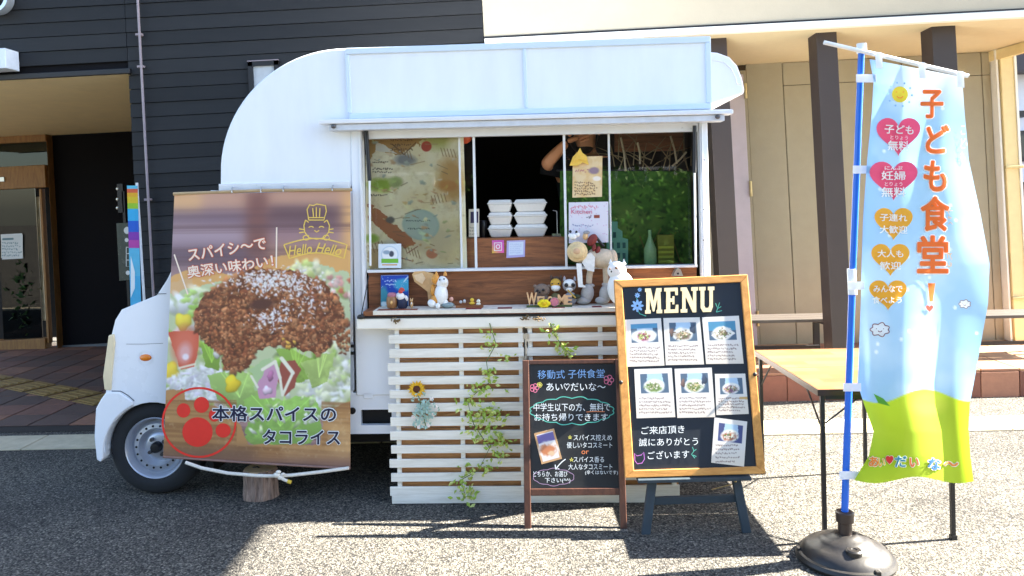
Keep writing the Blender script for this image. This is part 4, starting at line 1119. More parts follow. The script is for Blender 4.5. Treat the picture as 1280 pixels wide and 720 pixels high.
P.poly([(210, 415), (249, 413), (247, 442), (243, 458), (226, 462), (220, 446)], (210, 88, 60), 3)
P.ell(231, 432, 15, 22, (222, 112, 84), 0.8, 6); P.ell(231, 441, 8, 12, (232, 170, 164), 0.9, 8); P.ell(232, 446, 4, 4, (248, 232, 236), 0.6); P.line(224, 460, 244, 455, 2.5, (240, 226, 200))
def leaf_(pts, c, w=5):
    m = P.poly(pts, c, w); cx = sum(a for a, b in pts) / len(pts); cy = sum(b for a, b in pts) / len(pts)
    P.blend(m * np.clip(0.5 + (P.Y - cy) / 40, 0, 1) * 0.5, [q * 0.66 for q in c]); P.blend(m * np.clip((nB - 0.5) * 4, 0, 1) * 0.45, [min(255, q * 1.28) for q in c])
    for k in range(4): P.line(cx, cy + 8, rnd(min(a for a, b in pts), max(a for a, b in pts)), min(b for a, b in pts) + 4, 0.9, [min(255, q * 1.25) for q in c])
leaf_([(252, 430), (264, 424), (276, 448), (275, 464), (256, 458)], (146, 184, 70)); leaf_([(345, 436), (362, 434), (398, 452), (392, 472), (372, 478), (352, 452)], (150, 186, 78), 6)
leaf_(leaf_j, (168, 200, 108), 8); leaf_([(376, 452), (420, 440), (410, 476), (390, 486)], (176, 200, 110), 8)
P.lump(272, 440, 7, 9, (236, 234, 222))
# meat mound, crumb by crumb
mm = [(243, 396), (252, 376), (266, 362), (282, 350), (300, 342), (330, 336), (358, 338), (380, 344), (402, 352), (418, 368), (428, 386), (432, 404), (420, 418), (412, 434), (398, 444), (384, 440), (368, 434), (346, 432), (330, 436), (318, 440), (312, 456), (298, 466), (282, 460), (278, 444), (262, 432), (248, 418)]
meat = P.poly(mm, (104, 54, 32), 10)
MEAT = [(160, 98, 60), (142, 82, 48), (180, 116, 72), (124, 68, 40), (192, 130, 86), (150, 84, 52), (108, 58, 36)]
scatter(mm, 420, (4, 9), (3, 6), MEAT, 0.45, 0.5, 0.3); scatter(mm, 1100, (1.6, 4.2), (1.2, 3.0), MEAT, 0.4, 0.6, 0.2)
scatter(mm, 200, (0.8, 1.6), (0.6, 1.2), [(206, 150, 106), (214, 170, 128)], 0.3, 0.8, 0.1)
scatter([(418, 410), (438, 404), (438, 442), (430, 446), (416, 430)], 60, (2, 4.5), (1.6, 3.2), MEAT, 0.4, 0.6, 0.2)
scatter([(352, 424), (366, 424), (372, 434), (356, 436)], 5, (2, 4), (2, 3), [(214, 164, 70)])
# white cheese crumbs
P.ell(328, 380, 15, 7, (86, 50, 40), 0.6, -8, 0.4)
for k in range(520):
    q = random.random()
    x, y = (random.gauss(338, 26), random.gauss(352, 8)) if q < 0.6 else ((random.gauss(334, 14), random.gauss(398, 8)) if q < 0.78 else (random.gauss(374, 16), random.gauss(374, 16)))
    if (x - 328) ** 2 / 200 + (y - 380) ** 2 / 50 < 1 or y > 420: continue
    P.lump(x, y, rnd(0.8, 4.2), rnd(0.7, 2.6), random.choice([(240, 234, 236), (230, 220, 226), (242, 238, 232)]), rnd(0, 180), 0.15, 0.8, 0.1)
# pickles at the front
leaf_([(304, 500), (330, 490), (356, 500), (392, 494), (404, 520), (398, 548), (372, 560), (330, 560), (306, 548), (312, 524)], (152, 196, 92), 10)
scatter([(306, 500), (398, 496), (400, 530), (310, 540)], 30, (3, 8), (2, 4), [(206, 226, 166), (184, 214, 132), (230, 236, 210)], 0.3, 0.5, 0.2)
P.poly([(312, 462), (336, 448), (352, 462), (340, 496), (318, 486)], (176, 202, 146), 8)
P.poly([(350, 452), (368, 450), (376, 462), (368, 484), (356, 496), (348, 478)], (156, 78, 62), 4); P.poly([(322, 480), (330, 464), (342, 456), (348, 470), (346, 496), (324, 498)], (206, 152, 180), 5); P.lump(334, 488, 7, 6, (240, 210, 226)); P.lump(338, 470, 4, 8, (190, 120, 160), 10)
for a in ((328, 462, 344, 452, 4), (344, 452, 350, 472, 4), (350, 472, 353, 494, 3.4), (352, 448, 366, 466, 5), (366, 466, 354, 492, 3.6), (314, 470, 322, 484, 3)): P.line(*a, (240, 236, 212))
P.lump(290.5, 480, 10, 12, (244, 212, 52), 0, 0.25, 0.15, 0.25)
# wooden board at the foot
P.poly([(200, 490), (228, 486), (232, 500), (286, 512), (300, 530), (310, 556), (400, 556), (404, 520), (440, 498), (440, 590), (200, 590)], (186, 138, 84), 6)
foot = ((P.Y > 500) & ((P.X < 296) | (P.X > 402) | (P.Y > 558))).astype(float)
P.blend(foot * np.clip((st - 0.45) * 3, 0, 0.8), (142, 96, 56)); P.blend(foot * np.clip((nA - 0.5) * 4, 0, 1) * 0.5, (222, 180, 124)); P.blend(foot * np.clip((nC - 0.6) * 4, 0, 1) * 0.4, (232, 206, 160))
band(560, 576, (120, 88, 66), 4, None, 320); band(574, 592, (112, 80, 74), 4)
bl = P.c.copy(); bl[1:-1, 1:-1] = (P.c[1:-1, 1:-1] * 2 + P.c[:-2, 1:-1] + P.c[2:, 1:-1] + P.c[1:-1, :-2] + P.c[1:-1, 2:]) / 6
P.c = np.clip(bl * 0.96 + 12, 0, 255)
sheet(P, ban, 0, 'printed_sheet', print_mat('banner_print', 0.42), bn_)
Mcream = mat('cream_print', (246, 226, 206), rough=0.5, var=0.03); Mor = mat('orange_print', (222, 112, 78), rough=0.5, var=0.03)
Mnavy = mat('navy_print', (26, 26, 58), rough=0.5, var=0.03); Mred = mat('red_print', (228, 52, 40), rough=0.5, var=0.05); Mgold = mat('gold_print', (236, 200, 96), rough=0.5, var=0.05)
text('スパイシ〜で', 284, 311, 15, ban, Mcream, bn_, w=98, bold=0.018, ang=-9, outline=(Mor, 0.045), off=0.004, dice_step=9)
text('奥深い味わい！', 288, 333, 15, ban, Mcream, bn_, w=108, bold=0.018, ang=-8, outline=(Mor, 0.045), off=0.004, dice_step=9)
for q_ in ([(218, 318), (235, 368)], [(346, 284), (345.5, 335)]): ribbon([q_], 1.8, ban, 0.002, 'printed_line', Mcream, bn_)
text('本格スパイスの', 343, 517, 19, ban, Mnavy, bn_, w=154, bold=0.022, outline=(Mw, 0.05), off=0.004, ang=0.5, dice_step=9)
text('タコライス', 377, 546, 18, ban, Mnavy, bn_, w=96, bold=0.022, outline=(Mw, 0.05), off=0.004, ang=0.5, dice_step=9)
ribbon([ell2(249, 528, 45.5, 43, 48) + [ell2(249, 528, 45.5, 43, 48)[0]]], 2.6, ban, 0.0015, 'stamp_ring', Mred, bn_)
poly_decal([ell2(247, 540, 19, 18.5), ell2(229.5, 513, 8.5, 9), ell2(252, 506, 9.5, 10), ell2(279, 538, 9.5, 9), ell2(268, 519, 7, 8)], ban, 0.0015, 'paw_stamp', Mred, bn_)
# logo: cat in a tall chef's hat over an arched name band
logo = [[(386, 275), (384, 262), (387, 256), (392, 257), (396, 255), (402, 256), (407, 257), (408, 264), (405, 275), (386, 275)], [(386, 272), (405, 272)], [(391, 260), (392, 271)], [(395.5, 259), (395.5, 271)], [(400, 260), (399.5, 271)],
        [(382, 275), (380, 282), (381, 290), (386, 297), (396, 299), (406, 297), (411, 290), (412, 282), (409, 275)], [(382, 275), (386, 278)], [(409, 275), (405, 278)],
        ell2(389, 285, 3, 2, 8, 190, 350), ell2(402, 285, 3, 2, 8, 190, 350), [(393, 288), (396, 290), (399, 288)], [(374, 286), (380, 287)], [(374, 291), (380, 290)], [(411, 287), (417, 286)], [(411, 290), (417, 291)], ell2(383, 297, 4, 3, 12), ell2(408, 297, 4, 3, 12)]
ribbon(logo, 1.3, ban, 0.002, 'cat_logo', Mgold, bn_)
arch_o = [(355 + 79 * k / 14, 306 - 8 * math.sin(math.pi * k / 14) * 1.0) for k in range(15)]
arch_i = [(362 + 68 * k / 14, 323 - 7 * math.sin(math.pi * k / 14)) for k in range(15)]
ribbon([arch_o + arch_i[::-1] + [arch_o[0]]], 1.6, ban, 0.002, 'name_band', Mgold, bn_)
text('Hello', 376, 312, 12.5, ban, Mgold, bn_, w=29, bold=0.012, ang=-7, shear=0.25, off=0.002, name='logo_lettering')
text('Hello', 412, 311.5, 12.5, ban, Mgold, bn_, w=31, bold=0.012, ang=8, shear=0.25, off=0.002, name='logo_lettering')
# top rod, hooks, hem
pb = lambda x, y, o=0.0: Vector(ban([x], [y], o)[0])
MB().tube([pb(217, 242.5), pb(330, 238), pb(440, 237)], 0.009, 8).build('top_rod', mat('tan_rod', (176, 150, 112), rough=0.5), bn_, smooth=True)
for px, py in ((291, 240), (327, 239.5), (355, 238.5), (416, 237.5)):
    a = pb(px, py); b = Vector(tplane(-0.01).v(px, py - 6))
    MB().tube([a + Vector((0, -0.012, -0.004)), a + Vector((0, -0.013, 0.01)), (a + b) / 2 + Vector((0, 0, 0.012)), b], 0.004, 6).build('hook', mat('steel_hook', (176, 176, 180), rough=0.3, metal=0.7), bn_)
MB().tube([pb(204, 571), pb(320, 579), pb(438, 585.5)], 0.006, 6).build('bottom_hem', mat('hem_brown', (132, 102, 92)), bn_, smooth=True)

# rope sagging from the banner's foot, with its knot
def rop(x, y, d=-0.13): return Vector(tplane(d).v(x, y))
rp = thing('tie_rope', 'thin white rope sagging along the foot of the taco banner', 'rope', rop(345, 597))
MB().tube([rop(*q) for q in ((232, 578), (252, 585), (285, 591.5), (320, 594.5), (342, 595), (365, 594), (400, 590), (436, 585))], 0.009, 8).build('rope', mat('white_rope', (220, 216, 206), rough=0.9, var=0.15, scale=120, bump=0.8, bscale=200), rp, smooth=True)
kn = MB()
for q, r in (((346, 594), 0.018), ((351, 597), 0.015), ((348, 590), 0.012), ((354, 593), 0.011)): kn.ell(rop(*q, -0.14), (r * 1.2, r * 0.8, r * 0.8))
kn.tube([rop(350, 597, -0.14), rop(356, 600, -0.145), rop(361, 602, -0.145)], 0.008, 6)
kn.build('knot', MATS['white_rope'], rp, smooth=True)
MB().tube([rop(359.5, 601.5, -0.146), rop(364, 603, -0.146)], 0.010, 8).build('yellow_tip', mat('yellow_tip', (206, 176, 60)), rp)
# log stump that weighs it down
sp = thing('log_stump', 'short bark-covered log stump on the asphalt under the taco banner', 'stump', TM @ Vector((tp(324, 620, -0.1).x, -0.05, 0)))
c = TI @ ground(324, 630); c = Vector((tp(324, 610, 0.0).x, 0.02, 0))
M_bark = wood('ridged_bark', (74, 56, 48), (176, 150, 134), stretch=(34, 34, 5), scale=1.6, rough=0.9, bump=1.0)
mb = MB(TM); n = 40; zs = [0, 0.02, 0.07, 0.12, 0.148, 0.155]; vs = []; r_ = random.Random(2); ridge = [r_.uniform(-0.005, 0.006) for _ in range(n)]
for z in zs:
    for k in range(n):
        t = 2 * math.pi * k / n; r = 0.090 + ridge[k] + r_.uniform(-0.002, 0.002) + (0.004 if z < 0.03 else 0)
        if z > 0.15: r -= 0.006
        vs.append((c.x + r * math.cos(t), c.y + r * math.sin(t), z))
fs = [(i * n + k, i * n + (k + 1) % n, (i + 1) * n + (k + 1) % n, (i + 1) * n + k) for i in range(len(zs) - 1) for k in range(n)] + [tuple(range(n))[::-1]]
mb.add(vs, fs).build('bark', M_bark, sp)
MB(TM).lathe((c.x, c.y, 0.1505), [(0.086, 0), (0.084, 0.004), (0.02, 0.0045), (0.002, 0.0045)], 40).build('cut_face', mat('cut_wood', (196, 164, 120), rough=0.8, var=0.2, scale=40), sp)
MB(TM).tube([(c.x, c.y, 0.15), (c.x - 0.01, c.y - 0.015, 0.165), (c.x, c.y - 0.10, 0.19)], 0.004, 6).build('eye_hook', M_black, sp)

# ================================================================== WHITE LATTICE SCREENS
M_slat = wood('white_slat', (214, 208, 194), (246, 242, 232), stretch=(2, 24, 24), scale=2.0, rough=0.6, bump=0.2)
M_back = wood('brown_backing', (138, 90, 50), (208, 152, 96), stretch=(2.5, 20, 22), scale=2.0)
LY = -0.105
rows = [405.6, 422.6, 440.5, 457.5, 474.5, 491.5, 508.5, 525.8, 543.2, 560.5, 578, 595.6, 612.8, 629.6]
zrow = [tp(570, y, LY).z for y in rows]
def lattice(x0, x1, bats, label):
    a, b = tp(x0, 500, LY).x, tp(x1, 500, LY).x
    th = thing('lattice_screen', label, 'screen', TM @ Vector(((a + b) / 2, LY, 0)), group='white lattice screens')
    r = random.Random(int(x0))
    for k, z in enumerate(zrow):
        w = 0.0225 + r.uniform(-0.0015, 0.0015); t = r.uniform(-0.002, 0.002)
        z = max(z, w + 0.004)
        e0, e1 = r.uniform(-0.006, 0.006), r.uniform(-0.005, 0.005)
        MB(TM).hexa([(a + e0, LY - 0.012, z - w), (b + e1, LY - 0.012, z - w + t), (b + e1, LY, z - w + t), (a + e0, LY, z - w)],
                    [(a + e0, LY - 0.012, z + w), (b + e1, LY - 0.012, z + w + t), (b + e1, LY, z + w + t), (a + e0, LY, z + w)]).build('slat', M_slat, th, bevel=0.002)
    for px in bats:
        c = tp(px, 500, LY).x
        MB(TM).box((c - 0.0115, LY + 0.001, 0.002), (c + 0.0115, LY + 0.018, zrow[0] + 0.02)).build('batten', M_slat, th, bevel=0.002)
    nz = 5; zz0, zz1 = 0.035, zrow[0] - 0.005
    for k in range(nz):
        za, zb_ = zz0 + (zz1 - zz0) * k / nz, zz0 + (zz1 - zz0) * (k + 1) / nz - 0.003
        MB(TM).box((a + 0.035, LY + 0.019, za), (b - 0.004, LY + 0.027, zb_)).build('backing_plank', M_back, th, bevel=0.001)
    return th
lattice(487, 656.5, (497.5, 577.5, 652), 'white slatted screen with sunflower and trailing vine leaning on the truck')
lattice(659, 848, (664, 752, 841), 'white slatted screen half hidden behind the two chalkboards')
hg = thing('screen_hinge', 'small steel hinge joining the two white slatted screens', 'hinge', TM @ Vector((tp(657.7, 440, LY).x, LY, zrow[2])))
for y in (420, 448):
    c = tp(657.7, y, LY); MB(TM).box((c.x - 0.016, LY - 0.0155, c.z - 0.014), (c.x + 0.016, LY - 0.0125, c.z + 0.014)).build('leaf', mat('brushed_steel', (190, 190, 186)), hg)
MB(TM).tube([(c.x, LY - 0.016, tp(657.7, 452, LY).z), (c.x, LY - 0.016, tp(657.7, 416, LY).z)], 0.004, 6).build('pin', mat('brushed_steel', (190, 190, 186)), hg)

# ================================================================== VINES AND SUNFLOWER
M_vine = mat('vine_leaf', (162, 188, 78), rough=0.5, var=0.4, scale=45, trans=0.25)
M_vine2 = mat('pale_vine_leaf', (212, 218, 128), rough=0.5, var=0.3, scale=45, trans=0.25)
M_stem = mat('stem_green', (96, 112, 56), rough=0.6)
def vine(name, label, path, clusters, seed, size=0.03):
    pl_ = tplane(LY - 0.03); r = random.Random(seed)
    th = thing(name, label, 'vine', pl_.v(*path[-1]))
    MB().tube([pl_.v(*p) for p in path], 0.0025, 5).build('stem', M_stem, th)
    for mi, (m, share) in enumerate(((M_vine, 0.68), (M_vine2, 0.32))):
        mb = MB()
        for cx, cy, sx_, sy_, n in clusters:
            for k in range(int(n * share * 0.72)):
                c = pl_.v(r.gauss(cx, sx_), r.gauss(cy, sy_)) + Vector((0, r.uniform(-0.03, 0.012), 0))
                d = Vector((r.gauss(0, 1), r.gauss(-0.3, 0.5), r.gauss(-0.1, 0.8))).normalized(); s = d.cross(Vector((r.gauss(0, 0.5), -1, r.gauss(0, 0.5)))).normalized()
                L = size * r.uniform(0.6, 1.25); Wd = L * 0.27; nn = d.cross(s) * L * 0.12
                mb.add([c, c + d * L * 0.4 + s * Wd + nn, c + d * L, c + d * L * 0.4 - s * Wd + nn, c + d * L * 0.5], [(0, 1, 4), (1, 2, 4), (2, 3, 4), (3, 0, 4)])
        tag(mb.build('foliage', m, th), kind='stuff')
    return th
vine('trailing_vine', 'green leafy vine trailing down the left white slatted screen', [(612, 404), (620, 430), (608, 452), (612, 478), (584, 500), (592, 530), (612, 560), (598, 588), (576, 600), (582, 622)],
     [(612, 418, 5, 3, 14), (614, 430, 7, 4, 26), (630, 446, 5, 3, 18), (613, 468, 6, 5, 30), (606, 484, 11, 5, 44), (588, 500, 8, 4, 26), (596, 515, 12, 7, 80), (616, 517, 9, 6, 50), (600, 536, 14, 5, 50), (614, 548, 12, 5, 56), (626, 552, 8, 4, 22), (624, 566, 9, 4, 30), (600, 585, 12, 4, 50), (575, 602, 6, 6, 30), (582, 616, 7, 5, 36), (590, 622, 4, 3, 14)], 4)
vine('trailing_vine', 'short dark vine sprig hanging above the brown-framed chalkboard', [(688, 404), (694, 420), (706, 436), (714, 444)], [(690, 414, 4, 5, 24), (700, 430, 6, 4, 26), (710, 440, 4, 4, 20)], 9, 0.032)
sf = thing('sunflower', 'artificial yellow sunflower with silvery leaves pinned to white slats', 'flower', tplane(LY).v(521, 535))
pl_ = tplane(LY - 0.03); c = pl_.v(521, 486)
M_pet = mat('sunflower_petal', (240, 190, 40), rough=0.6, var=0.2, scale=60, trans=0.2)
r_ = random.Random(3)
for ring, (n, L0, dy) in enumerate(((16, 0.048, 0.0), (13, 0.040, -0.006))):
    for k in range(n):
        t = 2 * math.pi * (k + 0.5 * ring) / n + r_.uniform(-0.08, 0.08); L = L0 * r_.uniform(0.9, 1.08)
        d = Vector((math.cos(t), 0, math.sin(t))); s = Vector((-math.sin(t), 0, math.cos(t))); o0 = c + Vector((0, dy, 0)); yy = Vector((0, -0.006, 0))
        MB().add([o0 + d * 0.014 + s * 0.004, o0 + d * L * 0.6 + s * 0.0085 + yy, o0 + d * L + yy * 0.4, o0 + d * L * 0.6 - s * 0.0085 + yy, o0 + d * 0.014 - s * 0.004, o0 + d * L * 0.55 + yy * 0.3], [(0, 1, 5), (1, 2, 5), (2, 3, 5), (3, 4, 5), (4, 0, 5)]).build('petal', M_pet, sf)
MB().ell(c + Vector((0, -0.008, 0)), (0.019, 0.009, 0.019)).build('flower_disc', mat('sunflower_disc', (84, 46, 22), rough=0.9, var=0.4, scale=200, bump=0.8, bscale=300), sf)
MB().tube([c, pl_.v(526, 505), pl_.v(532, 532)], 0.003, 6).build('stem', M_stem, sf)
mb = MB()
for k in range(150):
    q = pl_.v(r_.gauss(531, 7), r_.gauss(514, 10)) + Vector((0, r_.uniform(-0.025, 0.01), 0)); d = Vector((r_.gauss(0, 1), r_.gauss(-0.3, 0.5), r_.gauss(0, 1))).normalized(); s = d.cross(Vector((0.1, -1, 0.2))).normalized(); L = 0.024 * r_.uniform(0.6, 1.3)
    mb.add([q, q + d * L * 0.5 + s * L * 0.25, q + d * L, q + d * L * 0.5 - s * L * 0.25], [(0, 1, 2, 3)])
tag(mb.build('silver_foliage', mat('silver_leaf', (168, 196, 184), rough=0.6, var=0.25, scale=50, trans=0.2), sf), kind='stuff')
for x, y in ((517, 520), (542, 517), (540, 498), (536, 531), (524, 533), (545, 508)):
    q = pl_.v(x, y); b = MB()
    for k in range(5):
        t = 2 * math.pi * k / 5; b.ell(q + Vector((0.006 * math.cos(t), -0.015, 0.006 * math.sin(t))), (0.005, 0.003, 0.005), 6, 4)
    b.build('blossom', mat('blush_blossom', (238, 222, 212), rough=0.7), sf)
# dried flower knots on the apron
for x, y, lab in ((497, 399, 'tiny dried flower knot over the left edge of the slatted screen'), (657, 396, 'tiny dried flower knot over the seam of the slatted screens'), (672, 396.5, 'tiny dried flower knot right of the screen seam')):
    q = TM @ Vector((tp(x, y, LY).x, -0.145, tp(x, y, LY).z)); mb = MB(); r_ = random.Random(int(x))
    for k in range(26):
        d = Vector((r_.gauss(0, 0.014), r_.uniform(-0.012, 0.004), r_.gauss(0, 0.006))); mb.ell(q + d, (0.005, 0.004, 0.0035), 6, 4)
    o = mb.build('dried_flower_knot', mat('dried_brown_flower', (120, 98, 66), rough=0.9, var=0.5, scale=120), None, base=q)
    tag(o, lab, 'dried flower')

# ================================================================== BROWN-FRAMED A-BOARD
M_walf = wood('dark_walnut_frame', (58, 34, 26), (94, 58, 42), stretch=(16, 16, 4), scale=2.0, rough=0.5)
M_chalk = mat('blackboard', (34, 36, 38), rough=0.75, var=0.25, scale=6)
chW = mat('chalk_white', (236, 240, 240), rough=0.9, var=0.08, scale=90); chP = mat('chalk_pink', (236, 130, 160), rough=0.9, var=0.1); chY = mat('chalk_yellow', (232, 222, 110), rough=0.9); chG = mat('chalk_teal', (96, 190, 170), rough=0.9)
chO = mat('chalk_orange', (236, 140, 90), rough=0.9); chB = mat('chalk_blue', (150, 190, 236), rough=0.9)
g0 = ground(657, 661); g1 = ground(783, 661)
dv = (g1 - g0).normalized(); lean = Vector((0, 0.26, 1)).normalized(); nA_ = dv.cross(lean)
if nA_.y > 0: nA_ = -nA_
PA = Plane(g0, nA_)
ab = thing('a_board', 'brown-framed chalkboard with handwritten Japanese notes before the slatted screen', 'chalkboard', (g0 + g1) / 2)
flat_prism([(653, 450.5), (661, 450.3), (664, 661), (655.5, 661.5)], PA, -0.022, 0.0).build('frame_post', M_walf, ab, bevel=0.003)
flat_prism([(769, 448.6), (776.5, 448.4), (784, 661), (775.5, 661.2)], PA, -0.022, 0.0).build('frame_post', M_walf, ab, bevel=0.003)
flat_prism([(661.2, 450.3), (768.8, 448.7), (769, 454), (661.3, 455.5)], PA, -0.021, -0.001).build('frame_rail', M_walf, ab, bevel=0.003)
flat_prism([(663.4, 611), (774.4, 610), (774.7, 619), (663.5, 620)], PA, -0.021, -0.001).build('frame_rail', M_walf, ab, bevel=0.003)
flat_prism([(661.3, 455.6), (769, 454.1), (774.3, 609.9), (663.3, 610.9)], PA, -0.016, -0.008).build('blackboard', M_chalk, ab)
topc = PA.v(715, 451)
for px in (657, 772):
    a = PA.v(px, 452, -0.024); b = Vector((a.x + (0.0 if px < 700 else 0.02), a.y + 0.16, 0.01))
    MB().tube([a + Vector((0, 0.012, 0)), b], 0.012, 4).build('rear_leg', M_walf, ab)
sA = lambda px, py, off: PA.at(px, py, off - 0.008)
text('移動式', 689, 468, 11, sA, chB, ab, w=34, bold=0.004, ang=-1, off=0.002, name='chalk_lettering')
text('子供食堂', 733, 467, 11, sA, chB, ab, w=46, bold=0.004, ang=-1, off=0.002, name='chalk_lettering')
text('あい♡だいな〜', 720, 483.5, 10, sA, chW, ab, w=74, bold=0.006, ang=0, off=0.002, name='chalk_lettering')
for cx, cy, R_, m in ((668, 485, 3.2, chP), (674.5, 481, 1.8, chY), (761, 475, 3.6, chP)):
    ribbon([ell2(cx + R_ * math.cos(t), cy + R_ * math.sin(t), R_ * 0.75, R_ * 0.75, 10) + [ell2(cx + R_ * math.cos(t), cy + R_ * math.sin(t), R_ * 0.75, R_ * 0.75, 10)[0]] for t in [2 * math.pi * k / 5 for k in range(5)]], 0.8, sA, 0.002, 'chalk_flower', m, ab)
def cloudline(cx, cy, rx, ry, n, b):
    out = []
    for k in range(n):
        t0, t1 = 2 * math.pi * k / n, 2 * math.pi * (k + 1) / n
        x0, y0, x1, y1 = cx + rx * math.cos(t0), cy + ry * math.sin(t0), cx + rx * math.cos(t1), cy + ry * math.sin(t1)
        for q in range(6):
            f = q / 6; bl = math.sin(math.pi * f) * b; mx, my = (x0 + x1) / 2 - cx, (y0 + y1) / 2 - cy; L = math.hypot(mx, my) + 1e-6
            out.append((x0 + (x1 - x0) * f + mx / L * bl, y0 + (y1 - y0) * f + my / L * bl))
    return out + [out[0]]
ribbon([cloudline(715, 513.5, 51, 15.5, 16, 3.2)], 1.1, sA, 0.002, 'chalk_cloud', chG, ab)
text('中学生以下の方、無料で', 715, 509, 10, sA, chW, ab, w=96, bold=0.003, off=0.002, name='chalk_lettering')
text('お持ち帰りできます', 714, 521.5, 9.5, sA, chW, ab, w=92, bold=0.003, off=0.002, name='chalk_lettering')
ribbon([[(733, 515), (742, 514.3), (756, 514.6)]], 0.9, sA, 0.002, 'chalk_underline', chO, ab)
text('☆', 712.5, 546.5, 5, sA, chY, ab, bold=0.03, off=0.002, name='chalk_star'); text('☆', 714.5, 574.5, 5, sA, chY, ab, bold=0.03, off=0.002, name='chalk_star')
text('スパイス控えめ', 741, 547, 7.5, sA, chW, ab, w=48, bold=0.008, off=0.002, name='chalk_lettering')
text('優しいタコスミート', 737, 556.5, 7.5, sA, chW, ab, w=57, bold=0.008, off=0.002, name='chalk_lettering')
text('or', 731.5, 565.5, 4.5, sA, chO, ab, w=9, bold=0.01, off=0.002, name='chalk_lettering')
text('スパイス香る', 736, 574.5, 7.5, sA, chW, ab, w=38, bold=0.008, off=0.002, name='chalk_lettering')
text('大人なタコスミート', 738, 583.5, 7.5, sA, chW, ab, w=55, bold=0.008, off=0.002, name='chalk_lettering')
text('(辛くはないです)', 752, 591, 6, sA, chW, ab, w=41, bold=0.006, off=0.002, name='chalk_lettering')
text('どちらか、お選び', 688, 592.5, 7, sA, chW, ab, w=43, bold=0.008, off=0.002, name='chalk_lettering', ang=0)
text('下さい(^^)', 697, 601, 7, sA, chW, ab, w=32, bold=0.008, off=0.002, name='chalk_lettering')
ribbon([cloudline(692, 596.5, 25, 9.5, 10, 2.2)], 0.7, sA, 0.002, 'chalk_bubble', mat('chalk_mauve', (170, 140, 170), rough=0.9), ab)
ribbon([[(707, 574), (703, 577), (699, 581), (695, 586)], [(694, 581), (694.5, 586.5), (699, 586)]], 1.2, sA, 0.002, 'chalk_arrow', chW, ab)
# photo card on it
def card(corners, plane, t, name, label, cat, painter, nx, ny, group=None, par=None):
    X, Y = sheet_nodes(corners, nx, ny); P = Paint(X, Y); painter(P, corners)
    q = [plane.v(a, b, t) for a, b in corners]
    th = thing(name, label, cat, sum(q, Vector()) / 4, group)
    n = Vector(plane.n)
    MB().hexa([v - n * 0.0022 for v in q], [v - n * 0.0004 for v in q]).build('card', mat('paper_white', (232, 230, 224), rough=0.7, var=0.03), th)
    sheet(P, plane.at, t, 'print', print_mat('paper_print', 0.6), th)
    return th
def uv_(P, C):
    (ax, ay), (bx, by), _, (dx, dy) = C
    e1 = np.array([bx - ax, by - ay], float); e2 = np.array([dx - ax, dy - ay], float); M = np.linalg.inv(np.array([e1, e2]).T)
    q = np.stack([P.X - ax, P.Y - ay], -1) @ M.T
    return q[..., 0], q[..., 1]
def pt(C, u, v):
    (ax, ay), (bx, by), (cx, cy), (dx, dy) = C
    return ((ax * (1 - u) + bx * u) * (1 - v) + (dx * (1 - u) + cx * u) * v, (ay * (1 - u) + by * u) * (1 - v) + (dy * (1 - u) + cy * u) * v)
def rect_uv(P, C, u0, v0, u1, v1, col):
    P.poly([pt(C, u0, v0), pt(C, u1, v0), pt(C, u1, v1), pt(C, u0, v1)], col)
def p_tan(P, C):
    P.c[:] = (206, 160, 112); rect_uv(P, C, 0.1, 0.07, 0.9, 0.93, (232, 226, 226)); rect_uv(P, C, 0.1, 0.1, 0.9, 0.36, (112, 102, 160))
    x, y = pt(C, 0.5, 0.62); w = 13
    P.ell(x, y, w, 11, (236, 226, 220), 0.3, 0, 0.2, 8); P.ell(x - 1, y, 9, 7, (204, 128, 84), 0.5, 0, 0.8, 6); P.ell(x + 3, y + 4, 4, 3, (226, 190, 150), 0.5, 0, 0.6, 5)
card(((667.5, 542), (692.5, 535.5), (702.5, 573.5), (677, 580.5)), PA, -0.004, 'photo_card', 'tan framed photo card tilted on the brown chalkboard', 'photo', p_tan, 50, 70)

# ================================================================== MENU BOARD ON ITS EASEL
M_pine = wood('honey_pine_frame', (176, 116, 52), (224, 166, 92), stretch=(12, 12, 12), scale=2.2, rough=0.5)
M_pineh = wood('honey_pine_rail', (176, 116, 52), (224, 166, 92), stretch=(3, 22, 22), scale=2.2, rough=0.5)
M_teal = mat('dark_teal_easel', (44, 58, 68), rough=0.6, var=0.25, scale=20, bump=0.2)
M_menu = mat('menu_blackboard', (17, 30, 44), rough=0.6, var=0.2, scale=5)
e0 = yplane(3.655).v(782, 597); leanE = Vector((0, 0.215, 1)).normalized(); nE = Vector((1, 0.0, 0)).cross(leanE)
if nE.y > 0: nE = -nE
PE = Plane(e0, nE)
mbd = thing('menu_board', 'honey pine framed blackboard headed MENU standing on a teal easel', 'menu board', PE.v(870, 595))
TL, TR, BR, BL = (767.5, 350), (934.5, 343), (957, 592), (781.5, 597.5)
iTL, iTR, iBR, iBL = (778, 359), (926, 352.5), (946, 583), (792.5, 588)
flat_prism([TL, TR, iTR, iTL], PE, -0.022, 0.0).build('frame_rail', M_pineh, mbd, bevel=0.003)
flat_prism([TR, BR, iBR, iTR], PE, -0.0222, -0.0004).build('frame_stile', M_pine, mbd, bevel=0.003)
flat_prism([BR, BL, iBL, iBR], PE, -0.022, 0.0).build('frame_rail', M_pineh, mbd, bevel=0.003)
flat_prism([BL, TL, iTL, iBL], PE, -0.0222, -0.0004).build('frame_stile', M_pine, mbd, bevel=0.003)
flat_prism([iTL, iTR, iBR, iBL], PE, -0.018, -0.010).build('blackboard', M_menu, mbd)
for px, py in ((776, 478), (943.5, 468)):
    c = PE.v(px, py, 0.002); MB().ell(c, (0.010, 0.006, 0.010)).build('stud', M_black, mbd, smooth=True)
